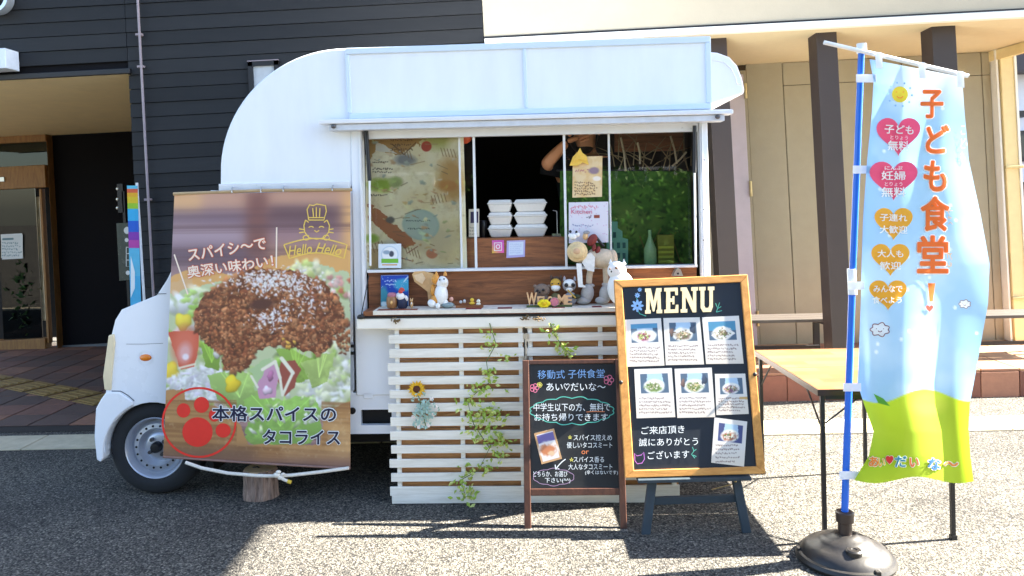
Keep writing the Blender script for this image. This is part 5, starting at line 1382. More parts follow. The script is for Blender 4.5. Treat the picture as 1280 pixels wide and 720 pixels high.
sE = lambda px, py, off: PE.at(px, py, off - 0.010)
# cut-out wooden letters (slab serifs): thick pieces, each its own
M_let = mat('cream_wood_letter', (236, 216, 172), rough=0.6, var=0.08, scale=30)
def slab(polys, off0=0.001, off1=0.010):
    mb = MB()
    n = Vector(PE.n)
    for poly in polys:
        tri = tessellate_polygon([[Vector((a, b, 0)) for a, b in poly]])
        p = [Vector(v) - n * 0.010 for v in PE.at([a for a, b in poly], [b for a, b in poly])]; m = len(p)
        mb.add([v + n * off0 for v in p] + [v + n * off1 for v in p], [tuple(i + m for i in t) for t in tri] + [(i, (i + 1) % m, m + (i + 1) % m, m + i) for i in range(m)])
    return mb
def L_(x0, y0, x1, y1, pts): return [(x0 + (x1 - x0) * u, y0 + (y1 - y0) * v - (u * (x1 - x0)) * 0.03) for u, v in pts]
Mpts = [(0, 0), (0.34, 0), (0.52, 0.52), (0.68, 0), (1, 0), (1, 0.14), (0.93, 0.14), (0.97, 0.86), (1.04, 0.86), (1.04, 1), (0.70, 1), (0.70, 0.86), (0.76, 0.86), (0.74, 0.40), (0.56, 0.92), (0.47, 0.92), (0.27, 0.40), (0.27, 0.86), (0.34, 0.86), (0.34, 1), (0, 1), (0, 0.86), (0.07, 0.86), (0.07, 0.14), (0, 0.14)]
Epts = [(0, 0), (0.95, 0), (0.97, 0.30), (0.80, 0.30), (0.76, 0.14), (0.42, 0.14), (0.42, 0.42), (0.58, 0.42), (0.58, 0.34), (0.72, 0.34), (0.72, 0.66), (0.58, 0.66), (0.58, 0.56), (0.42, 0.56), (0.42, 0.86), (0.78, 0.86), (0.84, 0.68), (1.0, 0.68), (1.0, 1), (0, 1), (0, 0.86), (0.14, 0.86), (0.14, 0.14), (0, 0.14)]
Npts = [(0, 0), (0.34, 0), (0.72, 0.58), (0.72, 0.14), (0.62, 0.14), (0.62, 0), (1, 0), (1, 0.14), (0.90, 0.14), (0.90, 1), (0.70, 1), (0.28, 0.36), (0.28, 0.86), (0.38, 0.86), (0.38, 1), (0, 1), (0, 0.86), (0.09, 0.86), (0.09, 0.14), (0, 0.14)]
Upts = [(0, 0), (0.42, 0), (0.42, 0.14), (0.34, 0.14), (0.34, 0.74), (0.42, 0.84), (0.60, 0.84), (0.68, 0.74), (0.68, 0.14), (0.58, 0.14), (0.58, 0), (1, 0), (1, 0.14), (0.90, 0.14), (0.90, 0.80), (0.78, 1), (0.26, 1), (0.10, 0.82), (0.10, 0.14), (0, 0.14)]
for pts, x0, x1 in ((Mpts, 806.5, 827), (Epts, 830.5, 848), (Npts, 851, 872.5), (Upts, 874, 893)):
    y0 = 360.6 - (x0 - 806) * 0.028
    slab([L_(x0, y0, x1, y0 + 31.5, pts)]).build('wooden_letter', M_let, mbd)
# chalk flowers beside the heading
for cx, cy, R_ in ((797, 382, 4.6), (797, 369, 2.0), (800, 362, 1.6)):
    poly_decal([ell2(cx + R_ * math.cos(t), cy + R_ * math.sin(t), R_ * 0.75, R_ * 0.36, 10, rot=math.degrees(t)) for t in [2 * math.pi * k / 8 for k in range(8)]], sE, 0.002, 'chalk_flower', chB, mbd)
ribbon([[(797, 387), (800, 392), (808, 395)], [(797, 376), (796, 372)]], 0.8, sE, 0.002, 'chalk_stem', chG, mbd)
ribbon([[(896, 390), (900, 378)], [(897, 386), (902, 383)], [(897, 384), (895, 379)], [(896, 390), (903, 388)]], 0.8, sE, 0.002, 'chalk_leaf', chG, mbd)
text('ご来店頂き', 829, 537.5, 10, sE, chW, mbd, w=54, bold=-0.002, off=0.002, name='chalk_lettering', ang=-2)
text('誠にありがとう', 836, 552.5, 10, sE, chW, mbd, w=74, bold=-0.002, off=0.002, name='chalk_lettering', ang=-1)
text('ございます', 836, 568.5, 10, sE, chW, mbd, w=52, bold=-0.002, off=0.002, name='chalk_lettering', ang=-2)
ribbon([[(794, 576), (793.5, 567), (796.5, 570), (802, 569), (805, 565.5), (806, 574), (803, 579), (797, 580), (794, 576)]], 0.9, sE, 0.002, 'chalk_cat', mat('chalk_violet', (196, 120, 206), rough=0.9), mbd)
ribbon([[(866, 559), (868, 564), (865, 568), (869, 573)], [(867, 564), (871, 562)], [(867, 569), (871, 571)]], 0.9, sE, 0.002, 'chalk_leaf', chG, mbd)
food_cols = [((150, 60, 96), (196, 206, 120)), ((120, 100, 84), (214, 190, 150)), ((130, 112, 84), (206, 196, 160)), ((112, 140, 72), (190, 180, 150)), ((110, 130, 66), (214, 196, 150)), ((116, 84, 110), (204, 170, 140)), ((170, 92, 64), (210, 200, 190))]
def menu_paint(k):
    c1, c2 = food_cols[k]
    def f(P, C):
        P.c[:] = (228, 224, 220)
        u, v = uv_(P, C); P.blend(np.clip(v - 0.55, 0, 1), (224, 208, 184))
        tilt = k in (0, 2)
        rect_uv(P, C, 0.14, 0.1, 0.88, 0.5, (80, 104, 128) if k != 6 else (70, 80, 130))
        P.poly([pt(C, 0.34, 0.1), pt(C, 0.72, 0.1), pt(C, 0.76, 0.3), pt(C, 0.3, 0.3)], (176, 206, 232))
        if k == 0: rect_uv(P, C, 0.14, 0.1, 0.88, 0.2, (84, 150, 190))
        if k == 2: rect_uv(P, C, 0.14, 0.1, 0.88, 0.3, (74, 142, 178))
        x, y = pt(C, 0.5, 0.36); W_ = math.hypot(C[1][0] - C[0][0], C[1][1] - C[0][1])
        m = P.ell(x, y, W_ * (0.36 if k == 0 else 0.28), W_ * 0.19, (232, 232, 228), 0.2, -4, 0.15, 8)
        P.ell(x, y + 1, W_ * 0.19, W_ * 0.11, c1, 0.6, 0, 0.9, 6); P.ell(x + 2, y - 1, W_ * 0.1, W_ * 0.05, c2, 0.8, 0, 0.9, 5); P.ell(x - 4, y + 2, W_ * 0.06, W_ * 0.05, c2, 0.8, 0, 0.9, 5)
        a, b = pt(C, 0.1, 0.56), pt(C, 0.9, 0.94)
        P.scribble(a[0], a[1], b[0], b[1], 5, (110, 88, 84), 2.2)
        if k in (1, 4):
            x2, y2 = pt(C, 0.78, 0.24); P.lump(x2, y2, 4, 7, (60, 76, 100)); x2, y2 = pt(C, 0.2, 0.3); P.lump(x2, y2, 3, 6, (120, 96, 90))
        if k == 2: P.poly([pt(C, 0.2, 0.4), pt(C, 0.55, 0.2), pt(C, 0.86, 0.36), pt(C, 0.6, 0.49)], (236, 232, 226)); P.lump(*pt(C, 0.54, 0.35), 6, 4, c1)
        for q in range(40): P.lump(x + random.gauss(0, W_ * 0.1), y + random.gauss(0, W_ * 0.055), random.uniform(0.7, 2), random.uniform(0.6, 1.4), random.choice([c1, c2, (226, 220, 206), (96, 120, 60)]), random.uniform(0, 180), 0.4, 0.4, 0.3)
        if k in (3, 5):
            a, b = pt(C, 0.75, 0.57), pt(C, 1.0, 0.64); P.poly([a, (b[0], a[1]), b, (a[0], b[1])], (206, 170, 110) if k == 5 else (236, 226, 226))
    return f
cards = [((781.5, 399.5), (826.5, 397.5), (831, 457), (784.5, 458.5)), ((829.5, 397.5), (875, 396.5), (880.5, 455.5), (832.5, 456.5)), ((878, 396.5), (924, 394.5), (930, 454.5), (883, 455)),
         ((793, 461.5), (840, 460), (844.5, 521.5), (796, 523)), ((843.5, 461), (890, 459.5), (894.5, 521.5), (847, 522.5)), ((894, 467.5), (932, 467), (936.5, 517.5), (896, 519)), ((893.5, 522), (934.5, 527), (930.5, 583.5), (889.5, 578.5))]
labs = ['menu card with a purple dish on a wide plate, under the M', 'menu card with a grey-brown dish in the middle of the top row', 'menu card with a tilted tray against teal, below the U',
        'menu card with a green dish at the left of the second row', 'menu card with a herb-topped rice dish between two others in the second row', 'smaller menu card with a violet dish and tan sticker', 'tilted menu card with a red dish beside the chalk thanks']
for k, C in enumerate(cards):
    card(C, PE, -0.006, 'menu_card', labs[k], 'menu card', menu_paint(k), 66, 84, 'menu cards on the board')
# the easel
es = thing('easel', 'dark teal wooden easel holding the MENU board', 'easel', ground(870, 664))
fl, fr_ = ground(807, 667), ground(933, 665)
def legv(top, bot, w=0.021, d=0.015):
    a, b = Vector(top), Vector(bot); x = Vector((w, 0, 0)); y = Vector((0, d, 0))
    return MB().hexa([b - x - y, b + x - y, b + x + y, b - x + y], [a - x - y, a + x - y, a + x + y, a - x + y])
tl_, tr_ = PE.v(818, 590, -0.045), PE.v(917, 588, -0.045)
tl2, tr2 = PE.v(845, 380, -0.045), PE.v(880, 378, -0.045)
legv(tl2, fl).build('front_leg', M_teal, es, bevel=0.003); legv(tr2, fr_).build('front_leg', M_teal, es, bevel=0.003)
m_ = (tl2 + tr2) / 2; legv(m_ + Vector((0, 0.02, 0)), Vector((m_.x, m_.y + 0.42, 0)), 0.024).build('rear_leg', M_teal, es, bevel=0.003)
f1 = (fl - tl2); f2 = (fr_ - tr2)
q1, q2 = yplane(3.70).v(812, 626), yplane(3.70).v(930, 622)
MB().hexa([q1 + Vector((0, -0.012, -0.017)), q2 + Vector((0, -0.012, -0.017)), q2 + Vector((0, 0.012, -0.017)), q1 + Vector((0, 0.012, -0.017))], [q1 + Vector((0, -0.012, 0.017)), q2 + Vector((0, -0.012, 0.017)), q2 + Vector((0, 0.012, 0.017)), q1 + Vector((0, 0.012, 0.017))]).build('crossbar', M_teal, es, bevel=0.002)
a, b = PE.v(797, 599.5, 0), PE.v(938, 596, 0)
MB().hexa([a + Vector((0, -0.02, -0.012)), b + Vector((0, -0.02, -0.012)), b + Vector((0, 0.06, -0.012)), a + Vector((0, 0.06, -0.012))], [a + Vector((0, -0.02, 0.004)), b + Vector((0, -0.02, 0.004)), b + Vector((0, 0.06, 0.004)), a + Vector((0, 0.06, 0.004))]).build('ledge', M_teal, es, bevel=0.002)
for x in (815, 919):
    c = yplane(3.66).v(x, 601); MB().ell(c, (0.007, 0.012, 0.007)).build('peg', mat('brass_hinge', (196, 176, 128)), es)
MB().tube([yplane(3.72).v(920, 604), yplane(3.85).v(890, 612)], 0.003, 5).build('chain', mat('brass_hinge', (196, 176, 128)), es)

# ================================================================== FOLDING TABLE
tb_ = thing('folding_table', 'folding table with mottled wooden top and black legs beside the flag', 'table', (1.70, 3.96, 0))
m, nt, N, L, P_ = new_mat('mottled_parquet'); MATS['mottled_parquet'] = m
v = tex_coord(N, L, (1, 1, 1)); br = N.new('ShaderNodeTexBrick'); br.inputs['Scale'].default_value = 3.2; br.inputs['Color1'].default_value = (*lin((132, 92, 58)), 1); br.inputs['Color2'].default_value = (*lin((98, 54, 30)), 1); br.inputs['Mortar'].default_value = (*lin((100, 70, 46)), 1)
br.inputs['Mortar Size'].default_value = 0.006; L.new(v, br.inputs['Vector'])
n_ = N.new('ShaderNodeTexNoise'); n_.inputs['Scale'].default_value = 9; L.new(v, n_.inputs['Vector']); mx = N.new('ShaderNodeMix'); mx.data_type = 'RGBA'; mx.inputs['Factor'].default_value = 0.25; L.new(br.outputs['Color'], mx.inputs[6]); mx.inputs[7].default_value = (*lin((140, 104, 68)), 1)
L.new(mx.outputs[2], P_.inputs['Base Color']); P_.inputs['Roughness'].default_value = 0.65; P_.inputs['Specular IOR Level'].default_value = 0.2
TX0, TX1, TY0, TY1, TZ = 1.375, 2.03, 3.50, 4.44, 0.705
for y0, y1 in ((TY0, 3.968), (3.972, TY1)):
    MB().box((TX0 + 0.006, y0 + (0.006 if y0 == TY0 else 0), TZ - 0.022), (TX1 - 0.006, y1 - (0.006 if y1 == TY1 else 0), TZ)).build('top_panel', m, tb_, bevel=0.002)
tr = MB()
for a, b in (((TX0, TY0, TZ - 0.026), (TX1, TY0 + 0.006, TZ + 0.002)), ((TX0, TY1 - 0.006, TZ - 0.026), (TX1, TY1, TZ + 0.002)), ((TX0, TY0 + 0.006, TZ - 0.026), (TX0 + 0.006, TY1 - 0.006, TZ + 0.002)), ((TX1 - 0.006, TY0 + 0.006, TZ - 0.026), (TX1, TY1 - 0.006, TZ + 0.002))): tr.box(a, b)
tr.build('edge_trim', mat('dark_bronze_trim', (70, 56, 46), rough=0.35, metal=0.5), tb_)
for x, y in ((TX0 + 0.02, TY0 + 0.02), (TX1 - 0.045, TY0 + 0.02), (TX0 + 0.02, TY1 - 0.045), (TX1 - 0.045, TY1 - 0.045)):
    lg = MB().box((x + 0.003, y + 0.003, 0.012), (x + 0.022, y + 0.022, TZ - 0.026)).build('leg', M_black, tb_, bevel=0.002)
    MB().box((x, y, 0), (x + 0.025, y + 0.025, 0.02)).build('foot_cap', M_black, lg)
for y in (TY0 + 0.032, TY1 - 0.032):
    MB().box((TX0 + 0.045, y - 0.01, TZ - 0.05), (TX1 - 0.045, y + 0.01, TZ - 0.027)).build('leg_bar', M_black, tb_)
    s_ = 1 if y < 4 else -1
    for x in (TX0 + 0.033, TX1 - 0.033):
        MB().tube([(x, y, TZ - 0.2), (x, y + s_ * 0.16, TZ - 0.06), (x, y + s_ * 0.22, TZ - 0.027)], 0.005, 6).build('brace', M_black, tb_)
for s_ in (0, 1):
    MB().tube([(TX0 + 0.045, TY0 + 0.032, TZ - 0.16), (TX0 + 0.2, TY0 + 0.032, TZ - 0.045)] if s_ == 0 else [(TX1 - 0.045, TY0 + 0.032, TZ - 0.16), (TX1 - 0.2, TY0 + 0.032, TZ - 0.045)], 0.004, 6).build('brace', M_black, tb_)

# ================================================================== THE FLAG
M_base = mat('dark_grey_base_plastic', (36, 34, 33), rough=0.38, var=0.12, scale=20, bump=0.1)
gb = ground(1057, 700)
fb = thing('flag_base', 'round dark plastic water-filled base holding the blue flag pole', 'flag base', (gb.x, gb.y, 0))
MB().lathe((gb.x, gb.y, 0), [(0.185, 0), (0.203, 0.004), (0.206, 0.016), (0.198, 0.030), (0.186, 0.034), (0.180, 0.044), (0.168, 0.058), (0.142, 0.074), (0.115, 0.082), (0.108, 0.090), (0.080, 0.104), (0.055, 0.112), (0.047, 0.118), (0.036, 0.118)], 56).build('water_tank', M_base, fb, smooth=True)
MB().lathe((gb.x, gb.y, 0.11), [(0.030, 0), (0.029, 0.055), (0.037, 0.060), (0.038, 0.100), (0.033, 0.104), (0.018, 0.104)], 28).build('socket', mat('dark_brown_plastic', (52, 40, 36), rough=0.4), fb, smooth=True)
MB().lathe((gb.x - 0.01, gb.y - 0.11, 0.07), [(0.034, 0), (0.034, 0.022), (0.028, 0.027), (0.012, 0.027), (0.010, 0.024), (0.002, 0.024)], 24).build('filler_cap', M_base, fb, smooth=True)
for t in (0.2, 1.5, 2.9, 5.0):
    MB().box((gb.x + 0.19 * math.cos(t) - 0.012, gb.y + 0.19 * math.sin(t) - 0.012, 0.002), (gb.x + 0.19 * math.cos(t) + 0.012, gb.y + 0.19 * math.sin(t) + 0.012, 0.041)).build('rib', M_base, fb, bevel=0.004)
nf = thing('nobori_flag', 'light blue nobori flag reading 子ども食堂 on a blue pole', 'flag', (gb.x, gb.y, 0.12))
FY = gb.y
M_blue = mat('blue_pole', (20, 100, 206), rough=0.3, var=0.05)
topP = yplane(FY - 0.02).v(1077, 58)
MB().tube([(gb.x - 0.004, gb.y, 0.13), yplane(FY - 0.01).v(1065.5, 350), topP], [0.0155, 0.0145, 0.0135], 14).build('pole', M_blue, nf, smooth=True)
MB().tube([yplane(FY - 0.01).v(1064.2, 336), yplane(FY - 0.01).v(1065.8, 368)], 0.0185, 14).build('pole_joint', mat('white_plastic', (226, 230, 234), rough=0.4), nf, smooth=True)
MB().tube([topP + Vector((0, 0, -0.03)), topP + Vector((0, 0, 0.012))], 0.021, 14).build('pole_cap', MATS['white_plastic'], nf, smooth=True)
MB().tube([yplane(FY - 0.05).v(1030, 53), yplane(FY - 0.05).v(1210, 95)], 0.009, 10).build('cross_rod', MATS['white_plastic'], nf, smooth=True)
# the cloth: edges read row by row
ys_ = np.array([80, 105, 140, 200, 270, 330, 380, 430, 480, 505, 540, 570, 600], float)
xl_ = np.array([1087, 1092, 1090, 1084, 1079, 1077, 1076, 1074, 1072, 1080, 1092, 1086, 1068], float)
xr_ = np.array([1202, 1204, 1206, 1211, 1226, 1237, 1235, 1226, 1217, 1212, 1211, 1213, 1217], float)
def fl_y(px, py):
    px = np.asarray(px, float); py = np.asarray(py, float)
    a = np.interp(py, ys_, xl_); b = np.interp(py, ys_, xr_); u = (px - a) / (b - a); v = (py - 80) / 520.0
    return FY - 0.04 + 0.05 * u + 0.030 * np.sin(u * 5.2 + v * 4.0) * (0.4 + v) * np.clip(u * 3, 0, 1) + 0.018 * np.sin(u * 9 - v * 7) * np.clip(v * 1.3, 0, 1) + 0.05 * u * v
def flag(px, py, off=0.0):
    return CAMP + rays(px, py) * (fl_y(px, py) - off)[..., None]
nu, nv = 90, 300
v_ = np.linspace(0, 1, nv)[:, None]; u_ = np.linspace(0, 1, nu)[None, :]
PY0 = 80 + 520 * v_; PX = np.interp(PY0, ys_, xl_) * (1 - u_) + np.interp(PY0, ys_, xr_) * u_
PY = PY0 + (u_ * 22 - 6) * np.clip(1 - v_ * 6, 0, 1) + (4 * np.sin(u_ * 9)) * np.clip(v_ * 10 - 9, 0, 1)
P = Paint(PX, PY)
P.c[:] = (142, 186, 222); nn_ = P.n(50, 4)
P.blend(np.clip((nn_ - 0.5) * 2, 0, 0.3), (206, 230, 244))
P.blend(np.clip((150 - P.Y) / 60, 0, 1) * np.clip((P.X - 1100) / 60, 0, 1) * 0.7, (238, 243, 247))
for k in range(22):
    P.ell(random.uniform(1082, 1225), random.uniform(120, 470), 2.2, 2.2, (206, 230, 244), 0.6)
gy = 494 + 8 * np.sin((P.X - 1070) / 18.0) - (P.X - 1140) * 0.02
P.blend(np.clip((P.Y - gy) / 1.5, 0, 1), (176, 206, 48))
P.ell(1160, 505, 22, 14, (196, 216, 66), 0.6); P.ell(1090, 575, 40, 24, (160, 196, 40), 0.8)
sheet(P, flag, 0, 'cloth', print_mat('flag_print', 0.7, 0.45), nf)
M_strap = mat('white_strap', (232, 236, 244), rough=0.6, trans=0.3)
for y, x0, x1 in ((98, 1070, 1095), (212, 1066, 1086), (357, 1060, 1080), (484, 1054, 1076), (594, 1049, 1074)):
    pp = [(x0, y - 5), (x1, y - 5), (x1, y + 5), (x0, y + 5)]
    flat_prism(pp, yplane(FY - 0.035), 0, 0.003).build('strap', M_strap, nf)
for x in (1098, 1152, 1200):
    y = 53 + (x - 1030) * 42 / 180
    flat_prism([(x - 4, y - 4), (x + 4, y - 3), (x + 5, y + 17), (x - 3, y + 16)], yplane(FY - 0.062), 0, 0.003).build('strap', M_strap, nf)
fk = dict(surf=flag, parent=nf)
Mpk = mat('flag_pink', (244, 84, 120), rough=0.7, var=0.04, trans=0.35); Mhor = mat('flag_amber', (250, 176, 52), rough=0.7, var=0.04, trans=0.35); Mfor = mat('flag_orange', (248, 128, 52), rough=0.7, var=0.04, trans=0.3)
Mfw = mat('flag_white', (246, 246, 244), rough=0.7, var=0.02, trans=0.35); Mye = mat('flag_yellow', (244, 214, 60), rough=0.7, trans=0.35); Mmar = mat('flag_maroon', (118, 48, 60), rough=0.7)
def heart(cx, cy, w, h, n=44):
    out = []
    for k in range(n):
        t = 2 * math.pi * k / n
        out.append((cx + w / 2 * (math.sin(t) ** 3), cy - h / 2 * ((13 * math.cos(t) - 5 * math.cos(2 * t) - 2 * math.cos(3 * t) - math.cos(4 * t)) / 14.5) - h * 0.08))
    return out
poly_decal([ell2(1125, 118, 10, 10)], flag, 0.004, 'sun_emblem', Mye, nf)
ribbon([ell2(1125, 118, 15 , 15, 3, a, a + 8) for a in range(0, 360, 36)], 2.2, flag, 0.004, 'sun_rays', mat('flag_blue_dot', (110, 160, 210), rough=0.7), nf)
ribbon([ell2(1125, 119, 4, 3.5, 8, 20, 160), [(1120, 115), (1121.5, 115)], [(1128.5, 115), (1130, 115)]], 1.0, flag, 0.007, 'sun_face', Mfor, nf)
poly_decal([heart(1123, 171, 55, 48)], flag, 0.004, 'heart', Mpk, nf, cuts=2)
poly_decal([heart(1117, 226, 60, 49)], flag, 0.004, 'heart', Mpk, nf, cuts=2)
poly_decal([heart(1117, 280, 48, 41)], flag, 0.004, 'heart', Mhor, nf, cuts=2)
poly_decal([heart(1113, 325, 48, 41)], flag, 0.004, 'heart', Mhor, nf, cuts=2)
poly_decal([heart(1110, 369, 47, 38)], flag, 0.004, 'heart', Mhor, nf, cuts=2)
def ft(s, x, y, h, w, m=Mfw, b=0.02, **k): text(s, x, y, h, flag, m, nf, w=w, bold=b, off=0.010, dice_step=7, **k)
ft('子ども', 1124, 162, 11, 36, ang=3); ft('とりょう', 1124, 172, 5, 22, ang=2); ft('無料', 1123, 182, 12, 26, ang=2)
ft('にんぷ', 1117, 210, 4.5, 22); ft('妊婦', 1117, 219.5, 11, 30, ang=1); ft('とりょう', 1117, 230, 5, 22); ft('無料', 1117, 240, 12, 30)
ft('子連れ', 1117, 272, 9, 34, ang=2); ft('大歓迎', 1117, 287, 9.5, 34, ang=1)
ft('大人も', 1113, 317, 9, 32, ang=1); ft('歓迎', 1113, 332, 9.5, 26)
ft('みんなで', 1110, 361, 8.5, 36); ft('食べよう', 1109, 375, 8.5, 36)
for s, x, y, h, w in (('子', 1165, 130, 34, 27), ('ど', 1172, 174, 34, 28), ('も', 1169, 220, 37, 27), ('食', 1169, 267, 42, 34), ('堂', 1166, 318, 45, 37)):
    text(s, x, y, h, flag, Mfor, nf, w=w, bold=0.030, off=0.008, outline=(Mfw, 0.035), dice_step=6)
poly_decal([[(1160, 354), (1169, 354), (1166, 377), (1162, 377)]], flag, 0.006, 'exclamation', Mfor, nf)
poly_decal([heart(1162, 386, 9, 9)], flag, 0.006, 'exclamation_heart', mat('flag_red', (226, 60, 40), rough=0.7), nf)
text('こ\nど\nも', 1204, 180, 46, flag, mat('flag_pale_print', (206, 216, 230), rough=0.7), nf, w=7, bold=0.01, off=0.006, line=1.1)
text('しょく', 1188, 272, 6, flag, Mhor, nf, w=18, bold=0.01, off=0.006, ang=90); text('どう', 1187, 325, 6, flag, Mhor, nf, w=18, bold=0.01, off=0.006, ang=90)
def cloud(cx, cy, s):
    pts = cloudline(cx, cy, 10 * s, 6.5 * s, 7, 3.4 * s)
    poly_decal([pts[:-1]], flag, 0.004, 'cloud', Mfw, nf); ribbon([pts], 1.1 * s, flag, 0.006, 'cloud_outline', Mmar, nf)
    ribbon([ell2(cx, cy + 0.5 * s, 2.6 * s, 2.4 * s, 8, 20, 160), [(cx - 5 * s, cy - 1), (cx - 4 * s, cy - 1)], [(cx + 4 * s, cy - 1), (cx + 5 * s, cy - 1)]], 0.9 * s, flag, 0.0065, 'cloud_face', Mmar, nf)
cloud(1100, 412, 1.0); cloud(1206, 380, 0.62)
for s, x, y, h, w, c in (('あ', 1092, 577, 12, 11, (240, 150, 60)), ('い', 1102, 578, 10, 8, (236, 190, 60)), ('♥', 1112, 575, 10, 9, (226, 50, 50)), ('だ', 1126, 577, 13, 14, (70, 160, 190)), ('い', 1143, 578, 11, 11, (240, 140, 90)), ('な', 1168, 580, 14, 15, (60, 120, 190)), ('〜', 1189, 580, 5, 17, (240, 150, 70))):
    text(s, x, y, h, flag, mat('flag_letter_%d_%d_%d' % c, c, rough=0.7, trans=0.3), nf, w=w, bold=0.03, off=0.008, outline=(Mfw, 0.05), dice_step=6)
for pts in ([(1092, 492), (1104, 498), (1113, 508), (1098, 504)],):
    poly_decal([pts], flag, 0.004, 'leaf_print', mat('flag_green', (96, 170, 60), rough=0.7, trans=0.3), nf)

# ================================================================== THINGS ON THE SERVING SHELF
X, Y = None, None
run = thing('table_runner', 'cream table runner with dark red patches along the serving shelf', 'runner', TM @ Vector((tp(620, 384).x, -0.05, ZS - 0.004)))
rx0, rx1 = tp(468, 384, -0.1).x, tp(868, 384, -0.1).x
MB(TM).box((rx0, -0.128, ZS - 0.004), (rx1, 0.03, ZS - 0.001)).box((rx0, -0.138, ZS - 0.022), (rx1, -0.1355, ZS - 0.001)).build('cloth', mat('cream_cloth', (226, 216, 200), rough=0.9, var=0.15, scale=30), run)
for k, (a, b, c) in enumerate(((472, 522, (140, 74, 48)), (582, 602, (128, 34, 32)), (622, 640, (120, 32, 34)), (690, 706, (150, 60, 50)), (740, 752, (120, 36, 36)))):
    MB(TM).box((tp(a, 384, -0.1).x, -0.122, ZS - 0.001), (tp(b, 384, -0.1).x, -0.07 + 0.01 * (k % 2), ZS)).build('patch', mat('runner_patch_%d' % k, c, rough=0.9, var=0.2), run)

def fig(name, label, cat, dy, parts, group=None, rest=ZS, inset=0.0):
    """a small figure: parts of rounded masses measured in pixels on the shelf, then set down on it"""
    built = []; zmin = 1e9
    for pn, m, shapes in parts:
        mb = MB()
        for s in shapes:
            k = s[0]
            if k == 'e':
                _, cx, cy, rx, ry = s[:5]; dep = s[5] if len(s) > 5 else 0.9; dd = s[6] if len(s) > 6 else 0.0; rot = s[7] if len(s) > 7 else 0
                p = tp(cx, cy, dy); q = 1 / tplane(dy).ppm(cx, cy); Rm = Matrix.Rotation(math.radians(rot), 3, 'Y')
                mb.ell((p.x, dy + dd, p.z), (rx * q, max(rx, ry) * q * dep * 0.8 if dep > 0.3 else dep * rx * q, ry * q), 16, 10, Rm)
            elif k == 'b':
                _, x0, y0, x1, y1, d0, d1 = s
                a, b = tp(x0, y0, dy), tp(x1, y1, dy); mb.box((a.x, dy + d0, a.z), (b.x, dy + d1, b.z))
            elif k == 't':
                _, pts, r = s[:3]; dd = s[3] if len(s) > 3 else 0.0
                P3 = [tp(a, b, dy) for a, b in pts]; mb.tube([(p.x, dy + dd, p.z) for p in P3], r, 10)
            elif k == 'c':      # cone/lathe: cx, y_bottom, y_top, profile radii px
                _, cx, prof = s[:3]; dd = s[3] if len(s) > 3 else 0.0
                q = 1 / tplane(dy).ppm(cx, prof[0][1]); x = tp(cx, prof[0][1], dy).x
                mb.lathe((x, dy + dd, 0), [(r * q, tp(cx, y, dy).z) for r, y in prof], 18)
            elif k == 'd':      # disc facing the viewer
                _, cx, cy, prof = s[:4]; dd = s[4] if len(s) > 4 else 0.0
                q = 1 / tplane(dy).ppm(cx, cy); p = tp(cx, cy, dy)
                mb.lathe((p.x, dy + dd, p.z), [(r * q, h) for r, h in prof], 28, 'Y')
            elif k == 'p':      # outline with thickness
                _, poly, d0, d1 = s; P3 = [tp(a, b, dy) for a, b in poly]
                mb.hexa([(p.x, dy + d0, p.z) for p in P3], [(p.x, dy + d1, p.z) for p in P3])
        zmin = min(zmin, min(v.z for v in mb.v)); built.append((pn, m, mb))
    allv = [v for _, _, mb in built for v in mb.v]
    cx = sum(v.x for v in allv) / len(allv); cy = sum(v.y for v in allv) / len(allv)
    dz = (rest - zmin) if rest is not None else 0.0
    th = thing(name, label, cat, (cx, cy, (rest if rest is not None else zmin)), group)
    for pn, m, mb in built:
        mb.M = None
        for i, v in enumerate(mb.v): mb.v[i] = TM @ (v + Vector((0, 0, dz)))
        mb.build(pn, m, th, smooth=True)
    th.location = TM @ Vector((cx, cy, rest if rest is not None else zmin))
    nb = th.location.copy(); old = BASE[th.name]
    for ch in th.children:
        for v in ch.data.vertices: v.co += old - nb
    BASE[th.name] = nb
    return th
pb_ = lambda n, c, **k: mat(n, c, **{**dict(rough=0.7, var=0.12, scale=60), **k})
white_c = pb_('ceramic_white', (238, 236, 232), rough=0.35); tan_c = pb_('ceramic_tan', (214, 172, 120), rough=0.4); ginger = pb_('ceramic_ginger', (216, 148, 62), rough=0.4); dark_c = pb_('ceramic_dark', (30, 26, 28), rough=0.3)
pink_c = pb_('ceramic_pink', (228, 170, 150), rough=0.4); straw = mat('straw', (222, 194, 146), rough=0.85, var=0.15, scale=90, bump=0.7, bscale=160)
grey_f = mat('grey_felt', (184, 178, 172), rough=0.95, var=0.12, scale=80, bump=0.4, bscale=150); beige_f = mat('beige_plush', (206, 186, 160), rough=0.95, var=0.12, scale=80, bump=0.5, bscale=150); brown_f = mat('brown_plush', (128, 108, 94), rough=0.95, var=0.15, scale=80, bump=0.4)
